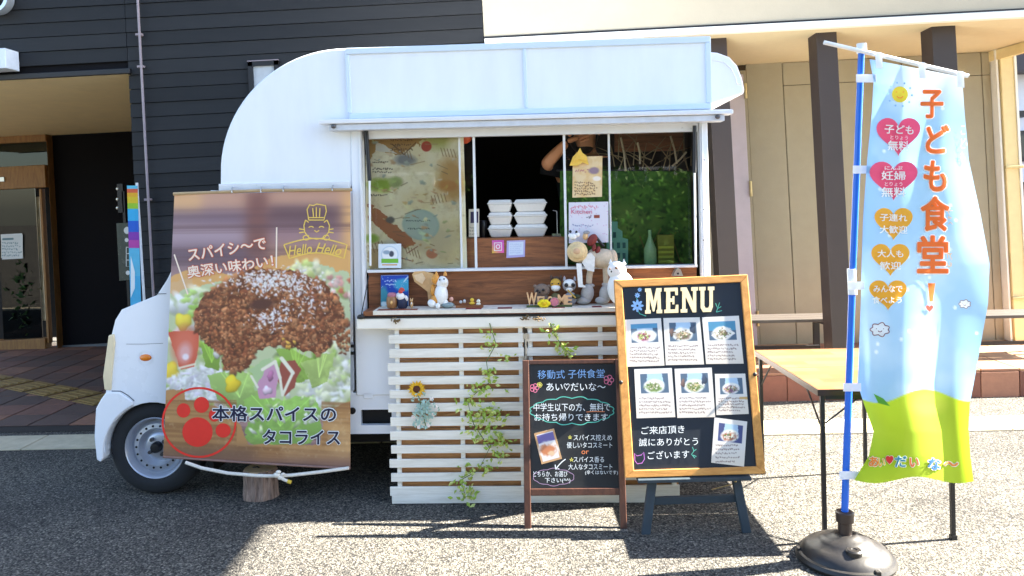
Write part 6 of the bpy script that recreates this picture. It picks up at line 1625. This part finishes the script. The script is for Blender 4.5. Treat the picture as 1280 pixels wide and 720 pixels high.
# picture book
pbk = thing('picture_book', 'blue picture book with pale script standing on the serving shelf', 'book', TM @ Vector((tp(493, 383, 0.0).x, 0.02, ZS)))
a, b = tp(476, 344.5, 0.01), tp(510.5, 383, 0.01)
MB(TM).box((a.x, 0.012, ZS), (b.x, 0.024, a.z)).build('pages', mat('book_pages', (230, 226, 214)), pbk)
MB(TM).box((a.x - 0.002, 0.0245, ZS), (b.x + 0.002, 0.027, a.z + 0.002)).build('back_cover', mat('book_navy', (24, 46, 110)), pbk)
X, Y = sheet_nodes(((476, 344.5), (510.5, 344), (510.5, 382.5), (476, 382.5)), 70, 78); P = Paint(X, Y); P.c[:] = (24, 70, 178); P.blend(np.clip((P.Y - 362) / 16, 0, 1), (40, 110, 170)); P.ell(504, 356, 12, 8, (66, 170, 206), 0.4, 0, 0.3); P.ell(480, 374, 7, 14, (60, 150, 170), 0.5, 0, 0.4)
P.line(505, 352, 510, 346, 1.5, (210, 232, 244)); P.ell(480, 380, 4, 3, (220, 236, 240), 0.5, 0, 0.4)
for k in range(30): P.ell(random.uniform(477, 509), random.uniform(346, 360), 0.4, 0.4, (190, 216, 240), 0.8)
P.scribble(481, 349, 497, 353, 1, (222, 234, 246), 3); P.scribble(483, 354, 496, 358, 1, (222, 234, 246), 3)
sheet(P, tplane(0.010).at, 0, 'front_cover', print_mat('paper_print', 0.6), pbk)
fig('ceramic_jar', 'squat brown jar with pink lid before the blue picture book', 'jar', -0.05, [('body', pb_('jar_amber', (150, 104, 62), rough=0.35), [('c', 490, [(3, 383), (6, 382), (7, 376), (6.5, 370), (5, 367)])]), ('lid', pb_('jar_pink', (176, 112, 128)), [('c', 490, [(5.5, 368), (6, 366), (4, 363.5), (1, 363)])]), ('highlight_bead', pb_('amber_highlight', (236, 190, 120), rough=0.2), [('e', 490.5, 375, 1.5, 2.5, 0.9, -0.028)])])  # pale spot on the jar's front is a modelled highlight
fig('gnome_figure', 'white bearded gnome in navy standing against the blue picture book', 'figurine', -0.05, [('body', pb_('gnome_navy', (34, 40, 66)), [('c', 503, [(5, 381.5), (6.5, 379), (6, 372), (3, 364)])]), ('beard', white_c, [('e', 501.5, 366.5, 5, 5, 0.9, -0.012), ('e', 497, 366, 2.5, 4, 0.9, 0, 20), ('e', 507.5, 369, 2.5, 4, 0.9, 0, -20)]), ('nose', pb_('gnome_red', (196, 70, 60)), [('e', 501.5, 360, 2.8, 2.6, 0.9, -0.02)]), ('hat', pb_('gnome_red', (196, 70, 60)), [('c', 502, [(4, 360), (3, 357), (0.6, 355.5)])])])
fig('tiny_cat_figure', 'tiny tan cat figurine right of the blue picture book', 'figurine', -0.05, [('body', tan_c, [('e', 514.5, 377, 2, 4), ('e', 514.3, 371.5, 1.9, 1.7, 0.9, -0.004), ('e', 513, 369.5, 0.6, 1.2), ('e', 515.7, 369.5, 0.6, 1.2)]), ('chest', white_c, [('e', 514.5, 376, 1.2, 2.6, 0.9, -0.004)])])
fig('calico_cat_figure', 'white and ginger calico cat figurine sitting on the serving shelf', 'figurine', -0.05, [
    ('body', white_c, [('e', 551.5, 367, 8.5, 14, 0.85), ('e', 553, 352, 7.5, 8.5, 0.85, -0.004), ('e', 556, 350, 4.5, 4, 0.9, -0.024), ('e', 540.5, 377, 5.5, 4.6, 0.9, -0.025, 35), ('e', 548.5, 379.5, 3, 3.6, 0.9, -0.04), ('e', 557, 377, 4, 4.6, 0.9, -0.015)]),
    ('ginger_patch', ginger, [('e', 544.5, 347, 4.8, 6.5, 0.8, -0.006, 10), ('e', 545.5, 372, 6.5, 5.5, 0.85, -0.012), ('e', 541, 362, 3.5, 8, 0.8, 0.01)]),
    ('ear', ginger, [('c', 545.5, [(2.8, 343.5), (2, 340.5), (0.3, 337.5)]), ('c', 556.5, [(2.6, 343), (2, 340.2), (0.3, 337)])]),
    ('eye', dark_c, [('e', 550.5, 347.5, 0.9, 1.1, 0.9, -0.030), ('e', 556, 346.5, 0.9, 1.1, 0.9, -0.034)]), ('tail', pink_c, [('e', 564, 373, 2.6, 3, 0.9, 0.01)])])
fig('tan_pouch', 'tan leaf-shaped cloth pouch leaning behind the calico cat', 'pouch', 0.0, [('pouch', tan_c, [('p', [(515, 343), (518, 339.5), (530, 339), (541, 342), (544, 352), (544, 364), (536, 366), (526, 358), (518, 352)], 0.0, 0.035)]), ('fold', pb_('tan_light', (228, 198, 158)), [('p', [(517, 344), (528, 341), (532, 348), (528, 355), (520, 350)], -0.006, 0.001)]), ('foot', tan_c, [('p', [(534, 364), (544, 362), (545, 383), (536, 383)], 0.005, 0.03)])])
fig('grey_stone', 'smooth grey-green stone beside the calico cat figurine', 'stone', -0.065, [('stone', mat('grey_green_stone', (136, 150, 150), rough=0.6, var=0.2, scale=30), [('e', 559.5, 379.5, 8.5, 3.6, 0.8)])])
fig('tiny_figure_tray', 'thin wooden tray carrying three tiny birds and a star', 'tray', -0.06, [('tray', M_walnut, [('b', 570, 378, 604, 380.5, -0.02, 0.02)]), ('grey_bird', pb_('tiny_grey', (190, 190, 190)), [('e', 576, 374, 2, 2), ('e', 580.5, 373, 1.8, 2.4)]), ('star', pb_('tiny_yellow', (226, 186, 60)), [('e', 590, 371.5, 2.4, 2.6), ('e', 590, 375.5, 3.6, 2)]), ('cream_bird', pb_('tiny_cream', (236, 230, 210)), [('e', 598, 373, 2.4, 2.6), ('e', 598, 376.5, 3, 1.6)])])
# WELCOME sign and its animals
wl = thing('welcome_sign', 'cut-out wooden WELCOME letters with a pink O on the serving shelf', 'sign', TM @ Vector((tp(686, 378, -0.08).x, -0.08, ZS)))
wsf = lambda px, py, off: tplane(-0.09).at(px, py, off)
M_wl = pb_('pale_letter_wood', (222, 176, 128))
def solid_text(s, cx, cy, h, w, th, m, t=0.008, d=-0.09):
    v, f = glyphs(s, 0.03); lo, hi = v.min(0), v.max(0); c = (lo + hi) / 2
    q = (v - c) * np.array([w / (hi[0] - lo[0]), -h / (hi[1] - lo[1])]) + np.array([cx, cy])
    mid = [TI @ Vector(p) for p in tplane(d).at(q[:, 0], q[:, 1])]; n = len(mid)
    zb = min(p.z for p in mid); sh_ = (ZS + 0.010 - zb) if zb < ZS + 0.03 else 0
    mb = MB(TM); e = {}
    for fc in f:
        for i in range(len(fc)):
            a, b = fc[i], fc[(i + 1) % len(fc)]; e[(a, b)] = e.get((a, b), 0) + 1
    rim = [(a, b) for (a, b) in e if (b, a) not in e]
    mb.add([(p.x, d - t / 2, p.z + sh_) for p in mid] + [(p.x, d + t / 2, p.z + sh_) for p in mid], list(f) + [tuple(i + n for i in fc[::-1]) for fc in f] + [(a, b, b + n, a + n) for a, b in rim])
    mb.build('letter', m, th)
for s, x, w, h in (('W', 664.5, 13, 16), ('E', 675, 7, 11), ('L', 681.5, 6, 11), ('C', 687, 6, 11), ('M', 702, 10, 13), ('E', 711, 8, 12)): solid_text(s, x, 378 - h / 2, h, w, wl, M_wl)
c = tp(693, 371, -0.095); MB(TM).lathe((c.x, -0.100, ZS + 0.028), [(0.022, 0), (0.022, 0.010), (0.004, 0.010)], 24, 'Y').build('letter', pb_('letter_o_pink', (214, 128, 140)), wl, smooth=True)
MB(TM).lathe((c.x, -0.102, ZS + 0.028), [(0.024, 0), (0.024, 0.006), (0.0195, 0.006), (0.0195, 0)], 24, 'Y', False).build('letter_ring', white_c, wl, smooth=True)
MB(TM).box((tp(658, 378, -0.09).x, -0.096, ZS - 0.0005), (tp(715, 378, -0.09).x, -0.084, ZS + 0.011)).build('base_strip', pb_('base_green', (82, 92, 52)), wl)
fig('mole_toy', 'grey-brown round-eyed toy animal peeking over the WELCOME sign', 'toy', -0.03, [('body', brown_f, [('e', 677.5, 360, 10, 8.5), ('e', 677, 371, 9, 8), ('e', 669, 355, 2.6, 2.4), ('e', 686, 355, 2.6, 2.4)]), ('eye', dark_c, [('e', 671.5, 359.5, 1.7, 1.7, 0.9, -0.030), ('e', 679, 358.7, 1.9, 1.9, 0.9, -0.034)]), ('nose', dark_c, [('e', 674.5, 361.5, 1.5, 1.1, 0.9, -0.034)])])
fig('shiba_toy', 'yellow and white dog toy with brown hood behind WELCOME letters', 'toy', -0.025, [('hood', pb_('toy_brown', (84, 62, 50)), [('e', 695, 349, 7, 6, 0.7, 0.012), ('e', 689, 344, 1.6, 2.6), ('e', 701, 344, 1.6, 2.6)]), ('body', pb_('toy_olive', (110, 100, 60)), [('e', 694.5, 371, 7, 8)]), ('face', pb_('toy_yellow', (210, 160, 56)), [('e', 694.5, 351.5, 6.8, 6)]), ('muzzle', white_c, [('e', 694.5, 357, 6, 4.6, 0.95, -0.006)]), ('eye', dark_c, [('e', 690, 351.5, 1, 1, 0.9, -0.026), ('e', 698, 351.3, 1, 1, 0.9, -0.026)])])
fig('raccoon_toy', 'white and grey raccoon toy holding a twig beside WELCOME letters', 'toy', -0.035, [('body', pb_('toy_grey', (156, 154, 160)), [('e', 713, 370, 8, 8.5), ('e', 711.5, 353.5, 8.6, 8), ('c', 705.5, [(2, 347.5), (1.4, 344), (0.2, 341.5)]), ('c', 718.5, [(2, 347.5), (1.4, 344), (0.2, 342)])]), ('face', white_c, [('e', 711.5, 351, 7.4, 5.4, 0.9, -0.008), ('e', 711.5, 358, 4.4, 3.6, 0.9, -0.014)]), ('eye_patch', dark_c, [('e', 707.5, 352.5, 2.5, 2.6, 0.9, -0.028, 25), ('e', 716, 352.5, 2.5, 2.6, 0.9, -0.028, -25)]), ('twig', pb_('twig_yellow', (196, 160, 70)), [('t', [(709, 358), (719, 368)], 0.004, -0.045)]), ('scarf', pb_('toy_dark_green', (62, 66, 44)), [('e', 720, 367, 6, 3, 0.8, -0.02)])])
fig('yellow_flower_toy', 'bright yellow knitted flower in front of the WELCOME letters', 'toy', -0.115, [('petals', pb_('bright_yellow', (238, 214, 30)), [('e', 680 + 4.6 * math.cos(t), 376.5 + 2.6 * math.sin(t), 3.6, 3) for t in [2 * math.pi * k / 6 for k in range(6)]]), ('centre', pb_('deep_yellow', (220, 180, 20)), [('e', 680, 376, 3, 2.4, 0.9, -0.012)])])
# sheep with straw hat and felt boots
fig('straw_hat_sheep', 'beige plush sheep wearing a round straw hat and grey felt boots', 'plush toy', 0.0, [
    ('body', beige_f, [('e', 754, 322.5, 17, 12.5, 1.0, 0.01), ('e', 741, 322, 8, 12, 0.9, 0.0), ('e', 766, 322, 6, 11, 0.9, 0.0)]),
    ('leg', beige_f, [('t', [(738.5, 334), (736.5, 345), (736, 353)], 0.017, -0.005), ('t', [(756.5, 332), (757, 344), (757.5, 354)], 0.015, 0.0)]),
    ('boot', grey_f, [('e', 734, 366, 8.2, 12, 0.9, -0.01, 12), ('e', 729, 374, 9.5, 5, 0.9, -0.02), ('e', 737, 356, 6.2, 3, 0.9, -0.005), ('e', 757, 366, 8.2, 12, 0.9, -0.005, 10), ('e', 752.5, 374, 9, 5, 0.9, -0.015), ('e', 758, 354.5, 6, 3, 0.9, 0.0)]),
    ('shirt', white_c, [('p', [(730, 318), (738, 314), (743, 320), (742, 338), (733, 336), (727, 327)], -0.045, -0.022)]),
    ('white_strap', white_c, [('p', [(719.5, 327), (726, 327), (727.5, 353), (731, 355), (731, 356.5), (722, 356)], -0.075, -0.068)]),
    ('straw_hat', straw, [('d', 721, 313, [(12.6, 0.0), (12.8, -0.006), (12.2, -0.010), (9.6, -0.014), (8.6, -0.022), (7.6, -0.030), (5.5, -0.034), (0.5, -0.036)], -0.045)]),
    ('hat_knot', pb_('hat_tan', (206, 166, 130)), [('e', 720, 312, 4.4, 4, 0.5, -0.078)]),
    ('head', beige_f, [('e', 724, 316, 9, 11, 0.8, -0.03)])])
fig('cat_on_hat', 'tiny black and white cat figure sitting on the straw hat', 'figurine', -0.02, [('body', white_c, [('e', 716, 296, 4.8, 4.2), ('e', 722, 293.5, 3, 3), ('e', 712.5, 294.5, 2.4, 2.6)]), ('ear', dark_c, [('e', 713, 289.5, 1.8, 1.9), ('e', 720.5, 290, 1.6, 1.8)])], rest=None)
fig('red_doll', 'small doll in dark red riding on the plush sheep', 'doll', 0.0, [('dress', pb_('doll_red', (122, 44, 40)), [('e', 740, 300, 5.6, 8.5, 0.8, -0.015, 32), ('e', 747, 312, 3, 5, 0.8, -0.02, 20), ('e', 742, 309, 2.6, 5, 0.8, -0.025, 8)]), ('hat', pb_('doll_grey', (150, 148, 150)), [('e', 733, 290.5, 4.4, 2.6, 0.8, -0.015)]), ('head', tan_c, [('e', 731.5, 295.5, 3.6, 4.4, 0.9, -0.015)]), ('arm', dark_c, [('t', [(745, 296), (751, 304), (755, 308)], 0.008, 0.0)])], rest=None)
fig('white_owl_figure', 'white fluffy owl figurine perched behind the MENU board corner', 'figurine', -0.075, [('body', mat('white_fluff', (240, 238, 234), rough=0.95, var=0.05, bump=0.5, bscale=120), [('e', 776, 360, 17, 22, 0.7), ('e', 771, 338, 12, 12, 0.85), ('c', 763.5, [(3, 330), (1.6, 327), (0.2, 323.5)]), ('c', 780, [(3, 330), (1.6, 327), (0.2, 323.5)])]), ('eye', pb_('owl_eye', (96, 62, 46), rough=0.3), [('e', 769.5, 334, 1.9, 1.5, 0.9, -0.042), ('e', 761.5, 335.5, 1.0, 1.3, 0.9, -0.034)]), ('beak', dark_c, [('e', 763.3, 338.5, 0.9, 1.3, 0.9, -0.040)])])
fig('silver_bell', 'little silver triangular house charm on the walnut strip', 'charm', -0.005, [('charm', pb_('charm_silver', (176, 180, 176), rough=0.3, metal=0.6), [('p', [(841, 345), (845, 337), (848, 335), (851, 337), (854, 345)], 0.0, 0.05)]), ('hole', dark_c, [('e', 847.5, 342, 1.4, 1.4, 0.9, 0.0)])], rest=None)

# stickers
def flat_card(name, label, cat, corners, dy, paint, nx, ny, group=None):
    return card(corners, tplane(dy), 0.0, name, label, cat, paint, nx, ny, group)
def p_garden(P, C):
    P.c[:] = (226, 236, 244); x, y = pt(C, 0.5, 0.45); P.ell(x, y, 11, 11, (196, 214, 232), 0.1); P.ell(x, y, 9.6, 9.6, (240, 244, 246), 0.1); rect_uv(P, C, 0.12, 0.62, 0.88, 0.8, (120, 190, 60)); P.ell(x + 2, y - 1, 3, 3.6, (70, 76, 90), 0.4, 0, 0.4); P.ell(x - 4, y - 3, 4, 2.4, (150, 170, 190), 0.5, 0, 0.5); rect_uv(P, C, 0.16, 0.84, 0.82, 0.9, (214, 150, 70))
flat_card('round_badge_sticker', 'square sticker with a green garden badge on the map pane', 'sticker', ((473, 305), (501.5, 304.5), (501.5, 335), (473, 335)), 0.025, p_garden, 60, 62)
def p_insta(P, C):
    u, v = uv_(P, C); P.c[..., 0] = 214 + 30 * v; P.c[..., 1] = 70 + 120 * v * (1 - u) + 20; P.c[..., 2] = 190 - 120 * v * (1 - u)
    x, y = pt(C, 0.5, 0.5); m = np.maximum(np.abs(u - 0.5), np.abs(v - 0.5)); P.blend(((m < 0.33) & (m > 0.265)).astype(float), (248, 244, 246)); r = np.hypot(u - 0.5, v - 0.5); P.blend(((r < 0.18) & (r > 0.115)).astype(float), (248, 244, 246)); P.blend((np.hypot(u - 0.68, v - 0.32) < 0.035).astype(float), (248, 244, 246))
flat_card('camera_icon_sticker', 'pink and orange rounded camera icon sticker on the walnut counter front', 'sticker', ((615, 300.5), (630, 300), (630, 316), (615, 316.5)), 0.097, p_insta, 60, 60)
def p_lil(P, C):
    P.c[:] = (190, 180, 226); rect_uv(P, C, 0.12, 0.1, 0.9, 0.86, (222, 230, 248)); a, b = pt(C, 0.2, 0.15), pt(C, 0.85, 0.8); P.scribble(a[0], a[1], b[0], b[1], 5, (196, 206, 232), 1)
flat_card('lilac_label', 'lilac edged white label on the walnut counter front', 'label', ((633.5, 301), (656.5, 300), (656, 321), (633, 322.5)), 0.097, p_lil, 40, 40)
def p_leaflet(P, C):
    P.c[:] = (232, 206, 160); n = P.n(20); P.blend(np.clip((n - 0.5) * 3, 0, 0.6), (222, 182, 120)); a, b = pt(C, 0.1, 0.3), pt(C, 0.6, 0.4); P.scribble(a[0], a[1], b[0], b[1], 1, (176, 96, 110), 4); x, y = pt(C, 0.72, 0.35); P.ell(x, y, 6, 4, (150, 126, 140), 0.5, 0, 0.5); a, b = pt(C, 0.08, 0.6), pt(C, 0.92, 0.97); P.scribble(a[0], a[1], b[0], b[1], 5, (96, 66, 44), 3); x, y = pt(C, 0.82, 0.55); P.ell(x, y, 5, 3, (244, 232, 220), 0.4)
flat_card('beige_leaflet', 'beige handwritten leaflet under the yellow bow on the pane', 'leaflet', ((716, 196), (753, 195), (752.5, 246), (715.5, 247)), 0.024, p_leaflet, 80, 100)
def p_white(P, C):
    P.c[:] = (226, 224, 236); a, b = pt(C, 0.05, 0.04), pt(C, 0.85, 0.2); P.scribble(a[0], a[1], b[0], b[1], 1, (214, 110, 130), 6); a, b = pt(C, 0.45, 0.3), pt(C, 0.62, 0.42); P.scribble(a[0], a[1], b[0], b[1], 1, (60, 56, 66), 5); rect_uv(P, C, 0.63, 0.32, 0.78, 0.4, (150, 70, 50)); a, b = pt(C, 0.1, 0.5), pt(C, 0.7, 0.66); P.scribble(a[0], a[1], b[0], b[1], 1, (120, 130, 170), 4)
    for k in range(40):
        x, y = pt(C, random.random(), random.random()); P.ell(x, y, 0.6, 0.6, (206, 160, 200), 0.5)
CW = ((711, 253), (760.5, 252), (760.5, 303), (711, 304))
ck = flat_card('white_notice', 'white paper notice headed Kitchen on the pane above the sheep', 'notice', CW, 0.024, p_white, 90, 90)
text('Kitchen', 727, 264.5, 5.5, tplane(0.022).at, mat('pink_ink', (206, 96, 130), rough=0.7), ck, w=26, bold=0.01, off=0.001)
fig('yellow_paper_bow', 'crumpled yellow paper bow stuck on the beige leaflet', 'bow', 0.015, [('bow', pb_('bow_yellow', (232, 190, 80), bump=0.5), [('p', [(712, 207), (716, 196), (722, 190), (725, 185), (728, 191), (733, 195), (736, 206), (728, 203), (722, 207)], -0.006, 0.004), ('p', [(715, 203), (723, 193), (733, 202), (724, 199)], -0.012, -0.005)])], rest=None)
# calendar/photo by the opening, price ticket
def p_small(P, C):
    P.c[:] = (226, 216, 196); rect_uv(P, C, 0.15, 0.1, 0.9, 0.5, (52, 44, 80)); a, b = pt(C, 0.1, 0.6), pt(C, 0.9, 0.95); P.scribble(a[0], a[1], b[0], b[1], 3, (150, 140, 130), 2)
flat_card('photo_ticket', 'cream ticket with dark photo beside the foam boxes', 'ticket', ((586, 261.5), (599, 261), (599, 296), (586, 296.5)), 0.118, p_small, 30, 70)

# foam takeout boxes stacked on the inner counter
M_foam = mat('white_foam', (238, 234, 228), rough=0.8, var=0.04, scale=60)
def foam(px, w, d, k, dy):
    h = 0.071; c = tp(px, 280, dy); z = ci + k * h
    th = thing('takeout_box', ('lowest', 'middle', 'top')[k] + ' white foam takeout box in the ' + ('narrow left' if px < 642 else 'wide right') + ' stack', 'takeout box', TM @ Vector((c.x, dy, z)), 'foam boxes in the serving window')
    def ring(s, zz): return [(c.x - w * s / 2, dy - d * s / 2, zz), (c.x + w * s / 2, dy - d * s / 2, zz), (c.x + w * s / 2, dy + d * s / 2, zz), (c.x - w * s / 2, dy + d * s / 2, zz)]
    MB(TM).hexa(ring(0.76, z), ring(0.97, z + 0.045)).build('base', M_foam, th, bevel=0.006)
    MB(TM).hexa(ring(1.0, z + 0.0455), ring(1.0, z + 0.053)).build('rim', M_foam, th, bevel=0.002)
    MB(TM).hexa(ring(0.96, z + 0.0535), ring(0.84, z + h - 0.001)).build('lid', M_foam, th, bevel=0.005)
for k in range(3): foam(626, 0.140, 0.18, k, 0.25); foam(663.5, 0.190, 0.18, k, 0.25)
fig('ticket_stand', 'thin chrome ticket stand right of the foam boxes', 'stand', 0.20, [('stand', pb_('chrome', (190, 190, 194), rough=0.2, metal=0.9), [('t', [(697, 296), (696, 266), (691, 265)], 0.003), ('b', 690, 294, 701, 297, -0.02, 0.02)])], rest=ci)
fig('black_cup', 'small black cup on the counter left of the foam boxes', 'cup', 0.22, [('cup', dark_c, [('c', 604, [(4, 297), (5, 288), (5.4, 277), (5, 276)])])], rest=ci)
# toy houses and bottle behind the right pane
fig('teal_toy_house', 'teal stepped-gable toy house behind the right serving pane', 'toy house', 0.20, [('facade', pb_('toy_teal', (110, 176, 156)), [('p', [(759, 330), (759, 284), (764, 284), (764, 276), (772, 276), (772, 284), (778, 288), (778, 296), (785, 298), (785, 330)], 0.0, 0.05)]), ('window', pb_('toy_teal_dark', (44, 96, 96)), [('b', x, y, x + 4, y + 7, -0.003, 0.0) for x in (763, 771, 778) for y in (302, 315)] + [('b', 766, 289, 770, 296, -0.003, 0.0)])], rest=zr - 0.003)
fig('olive_toy_house', 'olive striped toy crate behind the right serving pane', 'toy house', 0.22, [('wall', pb_('toy_olive2', (120, 128, 40)), [('b', 822, 296, 843, 332, 0.0, 0.05)]), ('stripe', pb_('toy_lime', (170, 184, 60)), [('b', 823, y, 842, y + 2.5, -0.004, 0.0) for y in (310, 316, 322, 328)])], rest=zr - 0.003)
fig('glass_bottle', 'pale green bottle behind the right serving pane', 'bottle', 0.22, [('bottle', pb_('pale_green_bottle', (150, 196, 140), rough=0.15), [('c', 813, [(7, 331), (8, 328), (8, 312), (4, 302), (2.2, 296), (2.2, 288)])])], rest=zr - 0.003)

# ================================================================== THE PERSON INSIDE, ARM RAISED
M_skin = mat('skin', (232, 162, 118), rough=0.5, var=0.06, scale=20)
M_blk = mat('black_cloth', (20, 19, 22), rough=0.9, var=0.2)
M_hair = mat('black_hair', (18, 15, 14), rough=0.5, var=0.2)
DP = 0.52
def tq(px, py, dy): v = tp(px, py, dy); return Vector((v.x, dy, v.z))
elb = tq(682, 206, DP - 0.16); wri = tq(709, 177, DP - 0.21); shL = tq(706, 214, DP)
neck = Vector((tq(733, 190, DP).x, DP, 1.845)); hip = Vector((neck.x, DP, 1.32))
pe = thing('person', 'person in black inside the truck raising a forearm to the face', 'person', TM @ Vector((hip.x, DP, ZF)))
shL = Vector((neck.x - 0.16, DP, 1.80)); shR = Vector((neck.x + 0.16, DP, 1.80))
def skin_body(name, verts, edges, m, parent, root=0, sub=2):
    me = bpy.data.meshes.new(name); b0 = BASE[parent.name]
    me.from_pydata([tuple((TM @ Vector(v[:3])) - b0) for v in verts], edges, [])
    o = link_mesh(name, me, m, parent)
    sk = o.modifiers.new('Skin', 'SKIN'); sk.use_smooth_shade = True
    ly = me.skin_vertices[0].data if len(me.skin_vertices) else None
    if ly is None:
        bm = bmesh.new(); bm.from_mesh(me); bm.verts.layers.skin.verify(); bm.to_mesh(me); bm.free(); ly = me.skin_vertices[0].data
    for i, v in enumerate(verts): ly[i].radius = (v[3], v[4] if len(v) > 4 else v[3]); ly[i].use_root = (i == root)
    ss = o.modifiers.new('Subdivision', 'SUBSURF'); ss.levels = sub; ss.render_levels = sub
    return o
V = lambda p, r, r2=None: (p.x, p.y, p.z, r) if r2 is None else (p.x, p.y, p.z, r, r2)
kn_l, kn_r = Vector((hip.x - 0.09, DP, 0.98)), Vector((hip.x + 0.09, DP, 0.98)); an_l, an_r = Vector((hip.x - 0.1, DP, 0.70)), Vector((hip.x + 0.1, DP, 0.70))
elR = Vector((neck.x + 0.22, DP - 0.02, 1.55)); wrR = Vector((neck.x + 0.20, DP - 0.18, 1.36))
head = Vector((neck.x - 0.015, DP - 0.02, 2.02))
body = skin_body('body', [V(hip, 0.15, 0.11), V(Vector((hip.x, DP, 1.55)), 0.14, 0.10), V(Vector((hip.x, DP, 1.74)), 0.16, 0.11), V(neck, 0.055), V(Vector((neck.x, DP - 0.01, 1.92)), 0.055), V(head, 0.088, 0.10), V(head + Vector((0, 0, 0.09)), 0.07),
    V(shL, 0.062), V((shL + elb) / 2 + Vector((0, 0, 0.0)), 0.050), V(elb, 0.042), V((elb * 0.55 + wri * 0.45), 0.038), V(wri, 0.026),
    V(shR, 0.062), V(elR, 0.045), V(wrR, 0.026), V(kn_l + Vector((0, 0, 0.2)), 0.085), V(kn_l, 0.06), V(an_l, 0.045), V(kn_r + Vector((0, 0, 0.2)), 0.085), V(kn_r, 0.06), V(an_r, 0.045)],
    [(0, 1), (1, 2), (2, 3), (3, 4), (4, 5), (5, 6), (2, 7), (7, 8), (8, 9), (9, 10), (10, 11), (2, 12), (12, 13), (13, 14), (0, 15), (15, 16), (16, 17), (0, 18), (18, 19), (19, 20)], M_skin, pe)
# hand: palm and five fingers, curled as they rest against the face
d = (tq(744, 164, DP - 0.22) - wri).normalized(); side = Vector((-d.z, 0, d.x)); fw = Vector((0, -1, 0))
palm = wri + d * 0.05
hv = [V(wri, 0.024, 0.018), V(wri + d * 0.03, 0.032, 0.016), V(wri + d * 0.075, 0.036, 0.015)]
he = [(0, 1), (1, 2)]
skin_body('palm', hv, he, M_skin, pe, 0, 2)
for k, (off, L) in enumerate(((-0.028, 0.058), (-0.010, 0.072), (0.009, 0.076), (0.027, 0.068))):
    p0 = wri + d * 0.066 + side * off; p1 = p0 + d * L * 0.5 + fw * 0.004; p2 = p1 + d * L * 0.32 + fw * 0.016; p3 = p2 + d * L * 0.18 + fw * 0.018
    skin_body('finger', [V(p0, 0.0095), V(p1, 0.009), V(p2, 0.0085), V(p3, 0.007)], [(0, 1), (1, 2), (2, 3)], M_skin, pe, 0, 2)
p0 = wri + d * 0.018 + side * 0.024; p1 = p0 + d * 0.03 + side * 0.022 + fw * 0.01; p2 = p1 + d * 0.026 + side * 0.004 + fw * 0.008
skin_body('thumb', [V(p0, 0.012), V(p1, 0.0105), V(p2, 0.008)], [(0, 1), (1, 2)], M_skin, pe, 0, 2)
# clothing, hair, face
skin_body('black_top', [V(Vector((hip.x, DP, 1.28)), 0.165, 0.125), V(Vector((hip.x, DP, 1.55)), 0.155, 0.115), V(Vector((hip.x, DP, 1.745)), 0.175, 0.125), V(Vector((neck.x, DP, 1.83)), 0.075), V(shL, 0.076), V((shL * 0.3 + elb * 0.7), 0.062), V(elb + (shL - elb) * 0.06, 0.056), V(shR, 0.076), V(elR, 0.058), V(elR * 0.4 + wrR * 0.6, 0.045)],
          [(0, 1), (1, 2), (2, 3), (2, 4), (4, 5), (5, 6), (2, 7), (7, 8), (8, 9)], M_blk, pe)
skin_body('trousers', [V(hip, 0.165, 0.125), V(kn_l + Vector((0, 0, 0.2)), 0.098), V(kn_l, 0.072), V(Vector((an_l.x, an_l.y, 0.68)), 0.06), V(kn_r + Vector((0, 0, 0.2)), 0.098), V(kn_r, 0.072), V(Vector((an_r.x, an_r.y, 0.68)), 0.06)], [(0, 1), (1, 2), (2, 3), (0, 4), (4, 5), (5, 6)], M_blk, pe)
MB(TM).ell(head + Vector((0, 0.025, 0.045)), (0.104, 0.112, 0.112)).ell(head + Vector((0, 0.06, -0.03)), (0.092, 0.07, 0.12)).build('hair', M_hair, pe, smooth=True)
fc = head + Vector((0, -0.098, -0.01))
for s in (-1, 1):
    MB(TM).ell(fc + Vector((s * 0.033, 0.004, 0.01)), (0.013, 0.008, 0.007), 10, 6).build('eye', M_hair, pe, smooth=True)
    MB(TM).ell(head + Vector((s * 0.092, 0.0, -0.01)), (0.012, 0.02, 0.03), 10, 6).build('ear', M_skin, pe, smooth=True)
    MB(TM).ell(Vector(((an_l if s < 0 else an_r).x, DP - 0.05, ZF + 0.03)), (0.045, 0.115, 0.032), 12, 8).build('shoe', M_blk, pe, smooth=True)
MB(TM).ell(fc + Vector((0, -0.008, -0.018)), (0.013, 0.016, 0.024), 10, 6).build('nose', M_skin, pe, smooth=True)
MB(TM).ell(fc + Vector((0, 0.004, -0.058)), (0.024, 0.008, 0.006), 10, 6).build('mouth', mat('lip', (170, 90, 84)), pe, smooth=True)
